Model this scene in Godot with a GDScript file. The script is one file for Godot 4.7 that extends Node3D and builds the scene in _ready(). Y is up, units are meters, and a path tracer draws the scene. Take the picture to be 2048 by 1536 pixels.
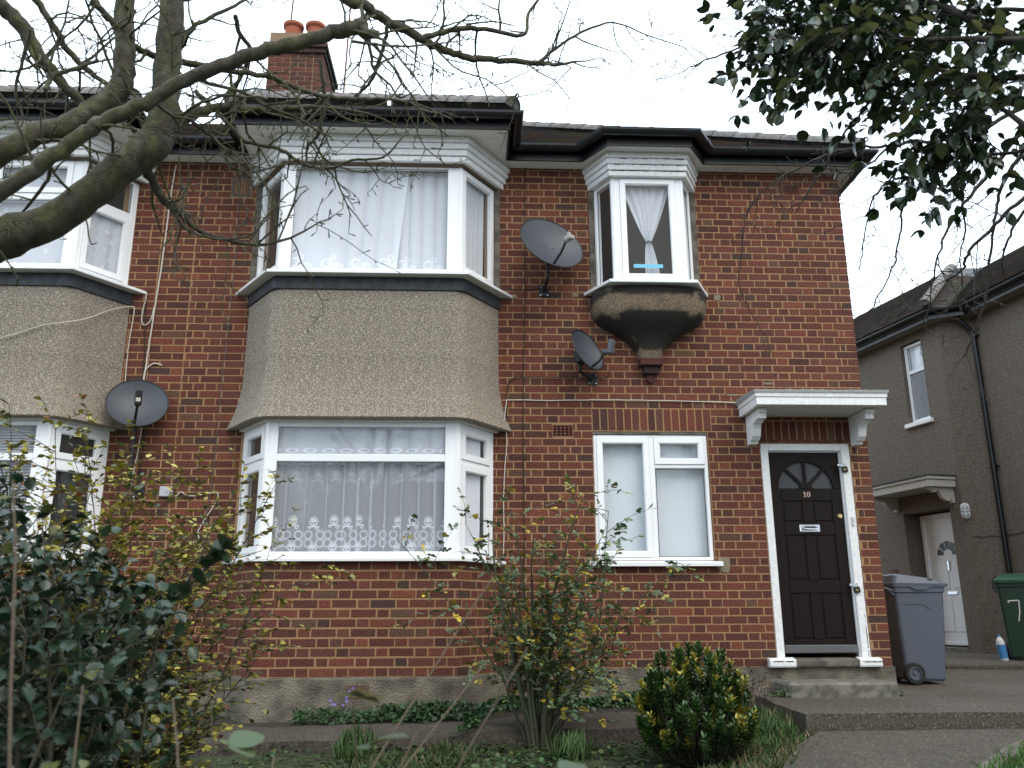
extends Node3D
# A brick semi-detached house under an overcast sky, seen from its front garden.
# Metres; x runs along the house front (0 = its right-hand corner), y = 0 is the top of the rendered plinth, z = 0 is the brick face.

const EYE := Vector3(-3.9017, 0.455, 8.2124)
var rng := RandomNumberGenerator.new()
var taken := {}
var M := {}
var T := {}

func rf(a: float, b: float) -> float: return rng.randf_range(a, b)
func rn(s: float) -> float: return rng.randfn(0.0, s)
func rv(s: float) -> Vector3: return Vector3(rf(-s, s), rf(-s, s), rf(-s, s))

# ---------------------------------------------------------------- mesh builder
class MB:
	var v := PackedVector3Array()
	var n := PackedVector3Array()
	var c := PackedColorArray()
	var uv := PackedVector2Array()
	var ix := PackedInt32Array()
	var col := Color(1, 1, 1)
	func add(p: Vector3, nn: Vector3, t := Vector2.ZERO) -> int:
		v.append(p); n.append(nn); c.append(col); uv.append(t)
		return v.size() - 1
	func tri(a: Vector3, b: Vector3, d: Vector3) -> void:      # counter-clockwise seen from outside
		var nn := (b - a).cross(d - a)
		if nn.length_squared() < 1e-16: return
		nn = nn.normalized()
		var i := v.size()
		add(a, nn); add(b, nn); add(d, nn)
		ix.append(i); ix.append(i + 2); ix.append(i + 1)
	func quad(a: Vector3, b: Vector3, d: Vector3, e: Vector3) -> void:
		var nn := (d - a).cross(e - b)
		if nn.length_squared() < 1e-16: return
		nn = nn.normalized()
		var i := v.size()
		add(a, nn, Vector2(0, 1)); add(b, nn, Vector2(1, 1)); add(d, nn, Vector2(1, 0)); add(e, nn, Vector2(0, 0))
		for k in [0, 2, 1, 0, 3, 2]: ix.append(i + k)
	func box(lo: Vector3, hi: Vector3) -> void:
		fbox(Transform3D.IDENTITY, lo, hi)
	func fbox(t: Transform3D, lo: Vector3, hi: Vector3) -> void:
		var p := []
		for k in 8: p.append(t * Vector3(hi.x if k & 1 else lo.x, hi.y if k & 2 else lo.y, hi.z if k & 4 else lo.z))
		quad(p[4], p[5], p[7], p[6]); quad(p[1], p[0], p[2], p[3]); quad(p[5], p[1], p[3], p[7])
		quad(p[0], p[4], p[6], p[2]); quad(p[6], p[7], p[3], p[2]); quad(p[0], p[1], p[5], p[4])
	func cbox(t: Transform3D, lo: Vector3, hi: Vector3, b: float) -> void:   # box with its twelve edges chamfered
		var s := (hi - lo) * 0.5
		b = min(b, min(s.x, min(s.y, s.z)) * 0.9)
		var m := (hi + lo) * 0.5
		var q := func(x, y, z): return t * (m + Vector3(x, y, z))
		var i := s - Vector3(b, b, b)
		for g in [-1.0, 1.0]:
			var f := [q.call(-i.x, -i.y, g * s.z), q.call(i.x, -i.y, g * s.z), q.call(i.x, i.y, g * s.z), q.call(-i.x, i.y, g * s.z)]
			if g < 0: f.reverse()
			quad(f[0], f[1], f[2], f[3])
			f = [q.call(g * s.x, -i.y, i.z), q.call(g * s.x, -i.y, -i.z), q.call(g * s.x, i.y, -i.z), q.call(g * s.x, i.y, i.z)]
			if g < 0: f.reverse()
			quad(f[0], f[1], f[2], f[3])
			f = [q.call(-i.x, g * s.y, i.z), q.call(i.x, g * s.y, i.z), q.call(i.x, g * s.y, -i.z), q.call(-i.x, g * s.y, -i.z)]
			if g < 0: f.reverse()
			quad(f[0], f[1], f[2], f[3])
		for a in [-1.0, 1.0]:
			for e in [-1.0, 1.0]:
				var w: bool = a * e > 0
				var f := [q.call(a * s.x, -i.y, e * i.z), q.call(a * s.x, i.y, e * i.z), q.call(a * i.x, i.y, e * s.z), q.call(a * i.x, -i.y, e * s.z)]
				if not w: f.reverse()
				quad(f[0], f[1], f[2], f[3])
				f = [q.call(-i.x, a * s.y, e * i.z), q.call(-i.x, a * i.y, e * s.z), q.call(i.x, a * i.y, e * s.z), q.call(i.x, a * s.y, e * i.z)]
				if not w: f.reverse()
				quad(f[0], f[1], f[2], f[3])
				f = [q.call(a * s.x, e * i.y, -i.z), q.call(a * i.x, e * s.y, -i.z), q.call(a * i.x, e * s.y, i.z), q.call(a * s.x, e * i.y, i.z)]
				if not w: f.reverse()
				quad(f[0], f[1], f[2], f[3])
		for a in [-1.0, 1.0]:
			for e in [-1.0, 1.0]:
				for g in [-1.0, 1.0]:
					var A = q.call(a * s.x, e * i.y, g * i.z); var B = q.call(a * i.x, e * s.y, g * i.z); var E = q.call(a * i.x, e * i.y, g * s.z)
					if a * e * g > 0: tri(A, B, E)
					else: tri(A, E, B)
	func tube(p: PackedVector3Array, r: PackedFloat32Array, sides := 6, caps := true) -> void:
		var m := p.size()
		if m < 2: return
		var tan0 := (p[1] - p[0]).normalized()
		var nx := tan0.cross(Vector3.UP if absf(tan0.y) < 0.9 else Vector3.RIGHT).normalized()
		var base := v.size()
		for k in m:
			var t: Vector3
			if k == 0: t = tan0
			elif k == m - 1: t = (p[k] - p[k - 1]).normalized()
			else: t = (p[k + 1] - p[k - 1]).normalized()
			nx = (nx - t * nx.dot(t))
			if nx.length_squared() < 1e-8: nx = t.cross(Vector3.RIGHT)
			nx = nx.normalized()
			var ny := t.cross(nx)
			for s in sides:
				var a := TAU * s / sides
				var d := nx * cos(a) + ny * sin(a)
				add(p[k] + d * r[k], d, Vector2(float(s) / sides, float(k)))
		for k in m - 1:
			for s in sides:
				var a0 := base + k * sides + s
				var a1 := base + k * sides + (s + 1) % sides
				var b0 := a0 + sides
				var b1 := a1 + sides
				for w in [a0, b0, a1, a1, b0, b1]: ix.append(w)
		if caps:
			for k in [0, m - 1]:
				var ct := add(p[k], (p[0] - p[1]).normalized() if k == 0 else (p[m - 1] - p[m - 2]).normalized())
				for s in sides:
					var a: int = base + k * sides + s
					var b: int = base + k * sides + (s + 1) % sides
					if k == 0:
						for w in [ct, a, b]: ix.append(w)
					else:
						for w in [ct, b, a]: ix.append(w)
	func lathe(prof: Array, sides := 24, t := Transform3D.IDENTITY) -> void:   # profile of Vector2(radius, y)
		for k in prof.size() - 1:
			var a: Vector2 = prof[k]
			var b: Vector2 = prof[k + 1]
			var nn := Vector2(b.y - a.y, a.x - b.x)
			if nn.length() < 1e-9: continue
			nn = nn.normalized()
			var base := v.size()
			for s in sides + 1:
				var an := TAU * s / sides
				var d := Vector3(cos(an), 0, sin(an))
				var q := (t.basis * (d * nn.x + Vector3.UP * nn.y)).normalized()
				add(t * (d * a.x + Vector3.UP * a.y), q); add(t * (d * b.x + Vector3.UP * b.y), q)
			for s in sides:
				var i := base + s * 2
				for w in [i, i + 2, i + 1, i + 1, i + 2, i + 3]: ix.append(w)
	func prism(poly: PackedVector2Array, t: Transform3D, z0: float, z1: float) -> void:   # poly in x,y of t, extruded along its z
		if Geometry2D.is_polygon_clockwise(poly): poly.reverse()
		var tr := Geometry2D.triangulate_polygon(poly)
		for k in range(0, tr.size(), 3):
			var a := poly[tr[k]]; var b := poly[tr[k + 1]]; var d := poly[tr[k + 2]]
			if (b - a).cross(d - a) < 0: var sw := b; b = d; d = sw
			tri(t * Vector3(a.x, a.y, z1), t * Vector3(b.x, b.y, z1), t * Vector3(d.x, d.y, z1))
			tri(t * Vector3(a.x, a.y, z0), t * Vector3(d.x, d.y, z0), t * Vector3(b.x, b.y, z0))
		for k in poly.size():
			var a := poly[k]; var b := poly[(k + 1) % poly.size()]
			quad(t * Vector3(a.x, a.y, z0), t * Vector3(b.x, b.y, z0), t * Vector3(b.x, b.y, z1), t * Vector3(a.x, a.y, z1))
	# a section (x = outward, y = height) swept along a level line of Vector2(x, z); outward is on the left of the direction of travel seen from above with z down the page
	func sweep(sec: PackedVector2Array, plan: PackedVector2Array, caps := true) -> void:
		var m := plan.size()
		var off := []
		for k in m:
			var d0 := (plan[k] - plan[maxi(k - 1, 0)]).normalized() if k > 0 else (plan[1] - plan[0]).normalized()
			var d1 := (plan[mini(k + 1, m - 1)] - plan[k]).normalized() if k < m - 1 else d0
			var n0 := Vector2(-d0.y, d0.x); var n1 := Vector2(-d1.y, d1.x)
			var b := (n0 + n1).normalized()
			off.append(b / maxf(0.3, b.dot(n0)))
		if Geometry2D.is_polygon_clockwise(sec): sec.reverse()
		var w := sec.size()
		for k in m - 1:
			for s in w:
				var s2 := (s + 1) % w
				var A := at2(plan[k] + off[k] * sec[s].x, sec[s].y); var B := at2(plan[k + 1] + off[k + 1] * sec[s].x, sec[s].y)
				var E := at2(plan[k + 1] + off[k + 1] * sec[s2].x, sec[s2].y); var G := at2(plan[k] + off[k] * sec[s2].x, sec[s2].y)
				quad(A, B, E, G)
		if caps:
			var tr := Geometry2D.triangulate_polygon(sec)
			for e in [0, m - 1]:
				for k in range(0, tr.size(), 3):
					var P := []
					for q in 3: P.append(at2(plan[e] + off[e] * sec[tr[k + q]].x, sec[tr[k + q]].y))
					var ou := at2(plan[0] - plan[1], 0.0) if e == 0 else at2(plan[m - 1] - plan[m - 2], 0.0)
					if (P[1] - P[0]).cross(P[2] - P[0]).dot(ou) > 0: tri(P[0], P[1], P[2])
					else: tri(P[0], P[2], P[1])
	func at2(q: Vector2, y: float) -> Vector3: return Vector3(q.x, y, q.y)
	func append(o: MB, t: Transform3D) -> void:
		var b := v.size()
		for k in o.v.size():
			v.append(t * o.v[k]); n.append((t.basis * o.n[k]).normalized()); c.append(o.c[k]); uv.append(o.uv[k])
		for k in o.ix.size(): ix.append(b + o.ix[k])
	func mesh(shift := Vector3.ZERO) -> ArrayMesh:
		var a := []
		a.resize(Mesh.ARRAY_MAX)
		if shift != Vector3.ZERO:
			for k in v.size(): v[k] -= shift
		a[Mesh.ARRAY_VERTEX] = v; a[Mesh.ARRAY_NORMAL] = n; a[Mesh.ARRAY_COLOR] = c; a[Mesh.ARRAY_TEX_UV] = uv; a[Mesh.ARRAY_INDEX] = ix
		var m := ArrayMesh.new()
		m.add_surface_from_arrays(Mesh.PRIMITIVE_TRIANGLES, a)
		return m

# ---------------------------------------------------------------- things and parts
func numbered(s: String) -> String:
	if not taken.has(s):
		taken[s] = 0
		return s
	taken[s] += 1
	return "%s_%03d" % [s, taken[s]]

func tag(o: Node, label: String, category: String, group := "") -> void:
	o.set_meta("label", label); o.set_meta("category", category)
	if group: o.set_meta("group", group)

func thing(called: String, label: String, category: String, at: Vector3, group := "", basis := Basis.IDENTITY) -> Node3D:
	var o := Node3D.new()
	o.name = numbered(called)
	add_child(o)
	o.transform = Transform3D(basis, at)
	if basis != Basis.IDENTITY: o.set_meta("own_axes", true)
	tag(o, label, category, group)
	return o

# a part; the builder's points are world points, or the thing's own when the thing is turned
func part(parent: Node3D, called: String, mb: MB, m: Material, stuff := false) -> MeshInstance3D:
	var o := MeshInstance3D.new()
	o.name = called
	var s := Vector3.ZERO
	var q: Node = parent
	var own := false
	while q is Node3D and q != self:
		if q.has_meta("own_axes"): own = true
		s += q.position
		q = q.get_parent()
	o.mesh = mb.mesh(Vector3.ZERO if own else s)
	o.material_override = m
	parent.add_child(o, true)
	if stuff: o.set_meta("kind", "stuff")
	return o

func struct(called: String, mb: MB, m: Material) -> MeshInstance3D:
	var o := MeshInstance3D.new()
	o.name = numbered(called)
	o.mesh = mb.mesh()
	o.material_override = m
	o.set_meta("kind", "structure")
	add_child(o)
	return o

func single(called: String, mb: MB, m: Material, label: String, category: String, group := "") -> MeshInstance3D:
	var o := MeshInstance3D.new()
	o.name = numbered(called)
	var lo := mb.v[0]; var hi := mb.v[0]
	for q in mb.v: lo = lo.min(q); hi = hi.max(q)
	var at := Vector3((lo.x + hi.x) / 2, lo.y, (lo.z + hi.z) / 2)
	o.mesh = mb.mesh(at)
	o.position = at
	o.material_override = m
	add_child(o)
	tag(o, label, category, group)
	return o

func line(a: Array) -> PackedVector3Array:      # flat list of metres -> points
	var p := PackedVector3Array()
	for k in range(0, a.size(), 3): p.append(Vector3(a[k], a[k + 1], a[k + 2]))
	return p
func even(r: float, m: int) -> PackedFloat32Array:
	var a := PackedFloat32Array(); a.resize(m); a.fill(r); return a
func smooth(p: PackedVector3Array, per := 5) -> PackedVector3Array:   # Catmull-Rom
	var o := PackedVector3Array()
	for k in p.size() - 1:
		var a := p[maxi(k - 1, 0)]; var d := p[mini(k + 2, p.size() - 1)]
		for s in per: o.append(p[k].cubic_interpolate(p[k + 1], a, d, float(s) / per))
	o.append(p[p.size() - 1])
	return o
func frame(o: Vector3, along: Vector3, out: Vector3) -> Transform3D:   # x along a face, y up it, z out of it
	return Transform3D(Basis(along.normalized(), out.cross(along).normalized(), out.normalized()), o)

# ---------------------------------------------------------------- materials
func lin(r: float, g: float, b: float) -> Color: return Color(r, g, b).linear_to_srgb()

func noise_tex(seed_: int, freq: float, lo: float, hi: float, size := 512, kind := FastNoiseLite.TYPE_SIMPLEX_SMOOTH, oct := 5) -> ImageTexture:
	var fn := FastNoiseLite.new()
	fn.seed = seed_; fn.noise_type = kind; fn.frequency = freq; fn.fractal_octaves = oct
	if oct <= 1: fn.fractal_type = FastNoiseLite.FRACTAL_NONE
	var im := fn.get_seamless_image(size, size)
	im.convert(Image.FORMAT_RGB8)
	var d := im.get_data()
	for k in d.size(): d[k] = int(clampf((lo + (hi - lo) * d[k] / 255.0), 0.0, 1.0) * 255.0)
	return ImageTexture.create_from_image(Image.create_from_data(size, size, false, Image.FORMAT_RGB8, d))
func normal_tex(seed_: int, freq: float, strength: float, size := 512, kind := FastNoiseLite.TYPE_SIMPLEX_SMOOTH, oct := 5, jit := 1.0) -> ImageTexture:
	var fn := FastNoiseLite.new()
	fn.seed = seed_; fn.noise_type = kind; fn.frequency = freq; fn.fractal_octaves = oct; fn.cellular_jitter = jit
	if oct <= 1: fn.fractal_type = FastNoiseLite.FRACTAL_NONE
	var im := fn.get_seamless_image(size, size)
	im.convert(Image.FORMAT_RGBA8)
	im.bump_map_to_normal_map(strength)
	return ImageTexture.create_from_image(im)
# stones set in render: each cell its own tone from a list
func stone_tex(seed_: int, freq: float, tones: Array, size := 512) -> ImageTexture:
	var fn := FastNoiseLite.new()
	fn.seed = seed_; fn.noise_type = FastNoiseLite.TYPE_CELLULAR; fn.frequency = freq; fn.fractal_type = FastNoiseLite.FRACTAL_NONE
	fn.cellular_return_type = FastNoiseLite.RETURN_CELL_VALUE
	var im := fn.get_seamless_image(size, size, false, false, 0.05)
	im.convert(Image.FORMAT_L8)
	var d := im.get_data()
	var o := PackedByteArray(); o.resize(size * size * 3)
	for k in d.size():
		var t: Color = tones[(d[k] * 37 / 16) % tones.size()]
		o[k * 3] = int(t.r * 255); o[k * 3 + 1] = int(t.g * 255); o[k * 3 + 2] = int(t.b * 255)
	return ImageTexture.create_from_image(Image.create_from_data(size, size, false, Image.FORMAT_RGB8, o))

func mat(called: String, color: Color, rough: float, tex: Texture2D = null, scale := 1.0, nrm: Texture2D = null, ns := 1.0, vcol := false) -> StandardMaterial3D:
	var m := StandardMaterial3D.new()
	m.resource_name = called
	m.albedo_color = color; m.roughness = rough
	m.vertex_color_use_as_albedo = vcol
	if tex or nrm:
		m.uv1_triplanar = true; m.uv1_world_triplanar = true; m.uv1_scale = Vector3.ONE * scale
	if tex: m.albedo_texture = tex
	if nrm: m.normal_enabled = true; m.normal_texture = nrm; m.normal_scale = ns
	M[called] = m
	return m

func materials() -> void:
	T.soft = noise_tex(4, 0.02, 0.90, 1.0)
	T.fine = noise_tex(3, 0.035, 0.72, 1.08)
	T.brick = noise_tex(7, 0.05, 0.38, 1.36, 512, FastNoiseLite.TYPE_SIMPLEX_SMOOTH, 4)
	T.n_brick = normal_tex(13, 0.06, 9.0)
	T.blotch = noise_tex(5, 0.008, 0.6, 1.1, 512, FastNoiseLite.TYPE_SIMPLEX_SMOOTH, 6)
	T.grit = noise_tex(9, 0.22, 0.55, 1.2, 512, FastNoiseLite.TYPE_SIMPLEX_SMOOTH, 2)
	T.n_fine = normal_tex(11, 0.09, 6.0)
	T.n_rough = normal_tex(12, 0.03, 10.0)
	var pb := pebble_tex(21, 5200, 2.6, 4.6, lin(0.17, 0.15, 0.125), [lin(0.50, 0.46, 0.41), lin(0.30, 0.265, 0.225), lin(0.42, 0.375, 0.325), lin(0.62, 0.59, 0.55), lin(0.21, 0.18, 0.15), lin(0.45, 0.39, 0.32), lin(0.36, 0.325, 0.29), lin(0.33, 0.31, 0.29)])
	T.stone = pb[0]; T.n_stone = pb[1]
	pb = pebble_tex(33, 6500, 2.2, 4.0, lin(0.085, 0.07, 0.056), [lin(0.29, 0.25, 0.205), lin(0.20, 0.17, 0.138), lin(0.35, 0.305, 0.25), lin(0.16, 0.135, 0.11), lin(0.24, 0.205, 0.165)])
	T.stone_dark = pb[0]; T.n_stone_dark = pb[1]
	T.aggregate = stone_tex(41, 0.11, [lin(0.085, 0.077, 0.066), lin(0.075, 0.066, 0.056), lin(0.10, 0.088, 0.074), lin(0.078, 0.068, 0.058), lin(0.14, 0.125, 0.105), lin(0.062, 0.055, 0.048), lin(0.09, 0.08, 0.068), lin(0.2, 0.185, 0.16)])
	T.grass = noise_tex(51, 0.02, 0.5, 1.1, 512, FastNoiseLite.TYPE_SIMPLEX_SMOOTH, 6)
	mat("brick", Color.WHITE, 0.92, T.brick, 2.6, T.n_brick, 1.0, true)
	mat("mortar", lin(0.43, 0.255, 0.125), 0.96, T.fine, 5.0, T.n_fine, 0.8)
	mat("plinth", lin(0.20, 0.172, 0.13), 0.95, T.blotch, 0.9, T.n_fine, 0.6)
	mat("pebble", lin(0.95, 0.91, 0.84), 0.95, T.stone, 2.1, T.n_stone, 1.0, true)
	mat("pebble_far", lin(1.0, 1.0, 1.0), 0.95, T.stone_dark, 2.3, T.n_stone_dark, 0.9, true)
	mat("upvc", lin(0.84, 0.85, 0.86), 0.32)
	mat("upvc_old", lin(0.76, 0.77, 0.78), 0.4)
	mat("paint", lin(0.83, 0.83, 0.825), 0.5, T.soft, 2.0, T.n_rough, 0.12)
	mat("paint_soffit", lin(0.80, 0.79, 0.755), 0.6, T.soft, 1.3)
	mat("flaked", lin(0.16, 0.115, 0.08), 0.9, T.fine, 6.0, T.n_fine, 0.8)
	mat("black_plastic", lin(0.008, 0.009, 0.012), 0.34, T.blotch, 1.2)
	mat("lead", lin(0.045, 0.05, 0.06), 0.62, T.blotch, 2.3, T.n_rough, 0.4)
	mat("tile", Color.WHITE, 0.92, T.fine, 4.0, T.n_fine, 0.9, true)
	mat("hip_tile", lin(0.24, 0.225, 0.215), 0.92, T.blotch, 2.6, T.n_fine, 0.7, true)
	mat("clay", lin(0.42, 0.115, 0.055), 0.85, T.fine, 3.0, T.n_fine, 0.5)
	mat("terracotta", lin(0.20, 0.075, 0.05), 0.9, T.fine, 6.0, T.n_fine, 0.6)
	mat("void", lin(0.012, 0.011, 0.01), 1.0)
	mat("room", lin(0.30, 0.29, 0.28), 0.95)
	mat("door_wood", lin(0.010, 0.0048, 0.004), 0.5, T.fine, 3.0, T.n_rough, 0.25).metallic_specular = 0.3
	mat("chrome", lin(0.62, 0.63, 0.66), 0.22).metallic = 0.9
	mat("brass", lin(0.6, 0.45, 0.2), 0.3).metallic = 0.9
	mat("dish", lin(0.058, 0.064, 0.080), 0.5, T.soft, 3.0)
	mat("dish_arm", lin(0.008, 0.008, 0.009), 0.45)
	mat("lnb_white", lin(0.5, 0.48, 0.43), 0.6, T.grit, 3.0)
	mat("lnb_grey", lin(0.065, 0.075, 0.088), 0.5)
	mat("cable_white", lin(0.52, 0.48, 0.41), 0.6)
	mat("cable_black", lin(0.008, 0.007, 0.006), 0.6)
	mat("cable_grey", lin(0.09, 0.09, 0.095), 0.6)
	mat("concrete", lin(0.78, 0.735, 0.675), 0.93, T.aggregate, 1.7, T.n_fine, 0.7, true)
	mat("concrete_worn", lin(0.17, 0.15, 0.12), 0.95, T.blotch, 1.4, T.n_fine, 0.7)
	mat("soil", lin(0.045, 0.036, 0.026), 1.0, T.grit, 1.0, T.n_rough, 1.0)
	mat("lawn", lin(0.06, 0.075, 0.028), 1.0, T.grass, 0.8, T.n_rough, 1.0)
	mat("bin_grey", lin(0.082, 0.094, 0.122), 0.5, T.soft, 2.2)
	mat("bin_black", lin(0.006, 0.006, 0.007), 0.6)
	mat("rubber", lin(0.012, 0.012, 0.013), 0.85)
	mat("bin_green", lin(0.010, 0.036, 0.015), 0.45, T.soft, 1.6)
	mat("bin_lid_green", lin(0.018, 0.075, 0.034), 0.45, T.soft, 1.6)
	mat("white_mark", lin(0.6, 0.6, 0.58), 0.8)
	mat("stem", Color.WHITE, 0.9, T.fine, 8.0, T.n_fine, 0.6, true)
	mat("bark", Color.WHITE, 0.95, T.blotch, 5.0, T.n_rough, 1.0, true)
	mat("far_wall", lin(0.30, 0.26, 0.21), 0.95, T.blotch, 0.3)
	mat("far_roof", lin(0.055, 0.04, 0.034), 0.95, T.fine, 1.0)
	var g := mat("glass", Color(1, 1, 1, 0.03), 0.0)
	g.transparency = BaseMaterial3D.TRANSPARENCY_ALPHA
	g = mat("rippled_glass", Color(lin(0.03, 0.035, 0.042), 1.0), 0.16, null, 5.0, T.n_rough, 0.5)

func leaf_mat(called: String, rough: float, back: float) -> StandardMaterial3D:
	var m := mat(called, Color.WHITE, rough, null, 1.0, null, 1.0, true)
	m.cull_mode = BaseMaterial3D.CULL_DISABLED
	m.backlight_enabled = back > 0.0
	m.backlight = Color(back, back, back * 0.6)
	return m

# lace: an RGBA picture of threads, denser where a motif is woven; what lies between the threads lets light through
# motifs: ["ring", x, y, radius, thread, density] or ["petal", x, y, angle, half length, half width, density]
func lace_tex(w: int, h: int, motifs: Array, ground: float) -> ImageTexture:
	var a := PackedFloat32Array(); a.resize(w * h)
	var r := RandomNumberGenerator.new(); r.seed = 4
	for k in a.size(): a[k] = ground + r.randf_range(-0.03, 0.03)
	for q in motifs:
		var reach: float = q[3] + q[4] + 1.0 if q[0] == "ring" else q[4] * 2.0 + q[5] + 1.0
		for y in range(maxi(0, int(q[2] - reach)), mini(h, int(q[2] + reach) + 1)):
			for x in range(int(q[1] - reach), int(q[1] + reach) + 1):
				var v := 0.0
				if q[0] == "ring": v = q[5] * ring(x, y, q[1], q[2], q[3], q[4])
				else: v = q[6] * petal(x, y, q[1], q[2], q[3], q[4], q[5])
				var at := y * w + posmod(x, w)
				if v > a[at]: a[at] = v
	var d := PackedByteArray(); d.resize(w * h * 4)
	for k in a.size():
		d[k * 4] = 233; d[k * 4 + 1] = 238; d[k * 4 + 2] = 246; d[k * 4 + 3] = int(clampf(a[k], 0.0, 0.97) * 255)
	return ImageTexture.create_from_image(Image.create_from_data(w, h, false, Image.FORMAT_RGBA8, d))

# pebbledash: thousands of single stones thrown into render; returns colour and relief
func pebble_tex(seed_: int, n: int, r0: float, r1: float, bed: Color, tones: Array, size := 512) -> Array:
	var r := RandomNumberGenerator.new(); r.seed = seed_
	var c := PackedByteArray(); c.resize(size * size * 3)
	var hgt := PackedByteArray(); hgt.resize(size * size)
	for k in size * size:
		var j := r.randf_range(0.85, 1.1)
		c[k * 3] = int(bed.r * j * 255); c[k * 3 + 1] = int(bed.g * j * 255); c[k * 3 + 2] = int(bed.b * j * 255)
		hgt[k] = 60
	for k in n:
		var cx := r.randi() % size; var cy := r.randi() % size
		var a := r.randf_range(r0, r1); var b := a * r.randf_range(0.6, 1.0); var an := r.randf() * PI
		var t: Color = tones[r.randi() % tones.size()]
		var j := r.randf_range(0.85, 1.12)
		var ca := cos(an); var sa := sin(an)
		var m := int(a) + 1
		var top := r.randi_range(150, 250)
		for y in range(-m, m + 1):
			for x in range(-m, m + 1):
				var u := (x * ca + y * sa) / a; var v := (y * ca - x * sa) / b
				var e := u * u + v * v
				if e > 1.0: continue
				var at := posmod(cy + y, size) * size + posmod(cx + x, size)
				c[at * 3] = mini(255, int(t.r * j * 255)); c[at * 3 + 1] = mini(255, int(t.g * j * 255)); c[at * 3 + 2] = mini(255, int(t.b * j * 255))
				hgt[at] = int(lerpf(top, 90, e))
	var im := Image.create_from_data(size, size, false, Image.FORMAT_L8, hgt)
	im.convert(Image.FORMAT_RGBA8)
	im.bump_map_to_normal_map(5.0)
	return [ImageTexture.create_from_image(Image.create_from_data(size, size, false, Image.FORMAT_RGB8, c)), ImageTexture.create_from_image(im)]

func cloth(called: String, tex: Texture2D, tint := Color(1, 1, 1)) -> StandardMaterial3D:
	var m := StandardMaterial3D.new()
	m.resource_name = called
	m.albedo_color = tint
	m.albedo_texture = tex
	m.roughness = 0.95
	m.transparency = BaseMaterial3D.TRANSPARENCY_ALPHA
	m.cull_mode = BaseMaterial3D.CULL_DISABLED
	m.backlight_enabled = true
	m.backlight = Color(0.35, 0.35, 0.36)
	M[called] = m
	return m

# ---------------------------------------------------------------- brickwork
const CH := 0.0762          # course
const PITCH := 0.334        # stretcher + header of the Flemish bond
const JOINT := 0.0118
var TONES := [Color(0.179, 0.051, 0.032), Color(0.151, 0.044, 0.029), Color(0.205, 0.058, 0.035), Color(0.125, 0.041, 0.029), Color(0.237, 0.071, 0.037), Color(0.105, 0.039, 0.029), Color(0.156, 0.076, 0.047), Color(0.166, 0.055, 0.038), Color(0.090, 0.046, 0.035), Color(0.192, 0.061, 0.040)]
var TONE_W := [6, 6, 4, 4, 2, 2, 1, 5, 1, 4]
var brick_shapes := {}

func pick_tone() -> int:
	var s := 0
	for w in TONE_W: s += w
	var r := rng.randi_range(0, s - 1)
	for k in TONE_W.size():
		r -= TONE_W[k]
		if r < 0: return k
	return 0

# one brick: its face in the x-y plane round the origin, worn edges, sides running back into the mortar
func brick_shape(w: float, h: float, tone: int, variant: int, back := 0.03) -> MB:
	var r := RandomNumberGenerator.new(); r.seed = variant * 97 + tone * 13 + int(w * 1000)
	var b := MB.new()
	var t: Color = TONES[tone]
	var k := r.randf_range(0.88, 1.12)
	b.col = Color(t.r * k, t.g * k * r.randf_range(0.95, 1.05), t.b * k)
	var o := []; var f := []; var e := []
	var hw := w * 0.5; var hh := h * 0.5
	var s := [Vector2(-1, -1), Vector2(1, -1), Vector2(1, 1), Vector2(-1, 1)]
	for q in s:
		var j := Vector2(r.randf_range(-0.0018, 0.0012), r.randf_range(-0.0014, 0.0012))
		var c := r.randf_range(0.002, 0.0045)
		o.append(Vector3(q.x * (hw + j.x), q.y * (hh + j.y), -r.randf_range(0.0022, 0.0034)))
		f.append(Vector3(q.x * (hw + j.x - c), q.y * (hh + j.y - c * 0.8), r.randf_range(-0.0008, 0.0008)))
		e.append(Vector3(q.x * (hw + j.x), q.y * (hh + j.y), -back))
	b.quad(f[0], f[1], f[2], f[3])
	for q in 4:
		var p := (q + 1) % 4
		b.quad(o[q], o[p], f[p], f[q])
		b.quad(e[q], e[p], o[p], o[q])
	return b

# bricks waiting to be laid: [face frame, centre x, centre y, width, height]
func lay_course(out: Array, F: Transform3D, x0: float, x1: float, y0: float, phase: float, from_right: bool, closer: bool, holes: Array) -> void:
	# walks from the fixed end; lengths include one joint
	var seq: Array = []
	var at := 0.0
	var L := x1 - x0
	var st := PITCH * 2.0 / 3.0; var hd := PITCH / 3.0
	var k := 0
	if closer:
		seq.append([at, hd]); at += hd
		seq.append([at, 0.058]); at += 0.058
	elif phase > 0.0:
		seq.append([at, phase]); at += phase
	while at < L + 0.05:
		var w := st if k % 2 == 0 else hd
		if rng.randf() < 0.06 and k % 2 == 0:      # an odd pair of headers
			seq.append([at, hd]); at += hd; w = hd
		seq.append([at, w]); at += w
		k += 1
	for q in seq:
		var a: float = q[0] + JOINT * 0.5 + rf(-0.002, 0.002)
		var b: float = minf(q[0] + q[1] - JOINT * 0.5 + rf(-0.002, 0.002), L - 0.001)
		if q[0] == 0.0: a = 0.0
		if b - a < 0.02: continue
		var xa := x1 - b if from_right else x0 + a
		var xb := x1 - a if from_right else x0 + b
		cut(out, F, xa, xb, y0 + JOINT * 0.5, y0 + CH - JOINT * 0.5, holes)

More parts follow.
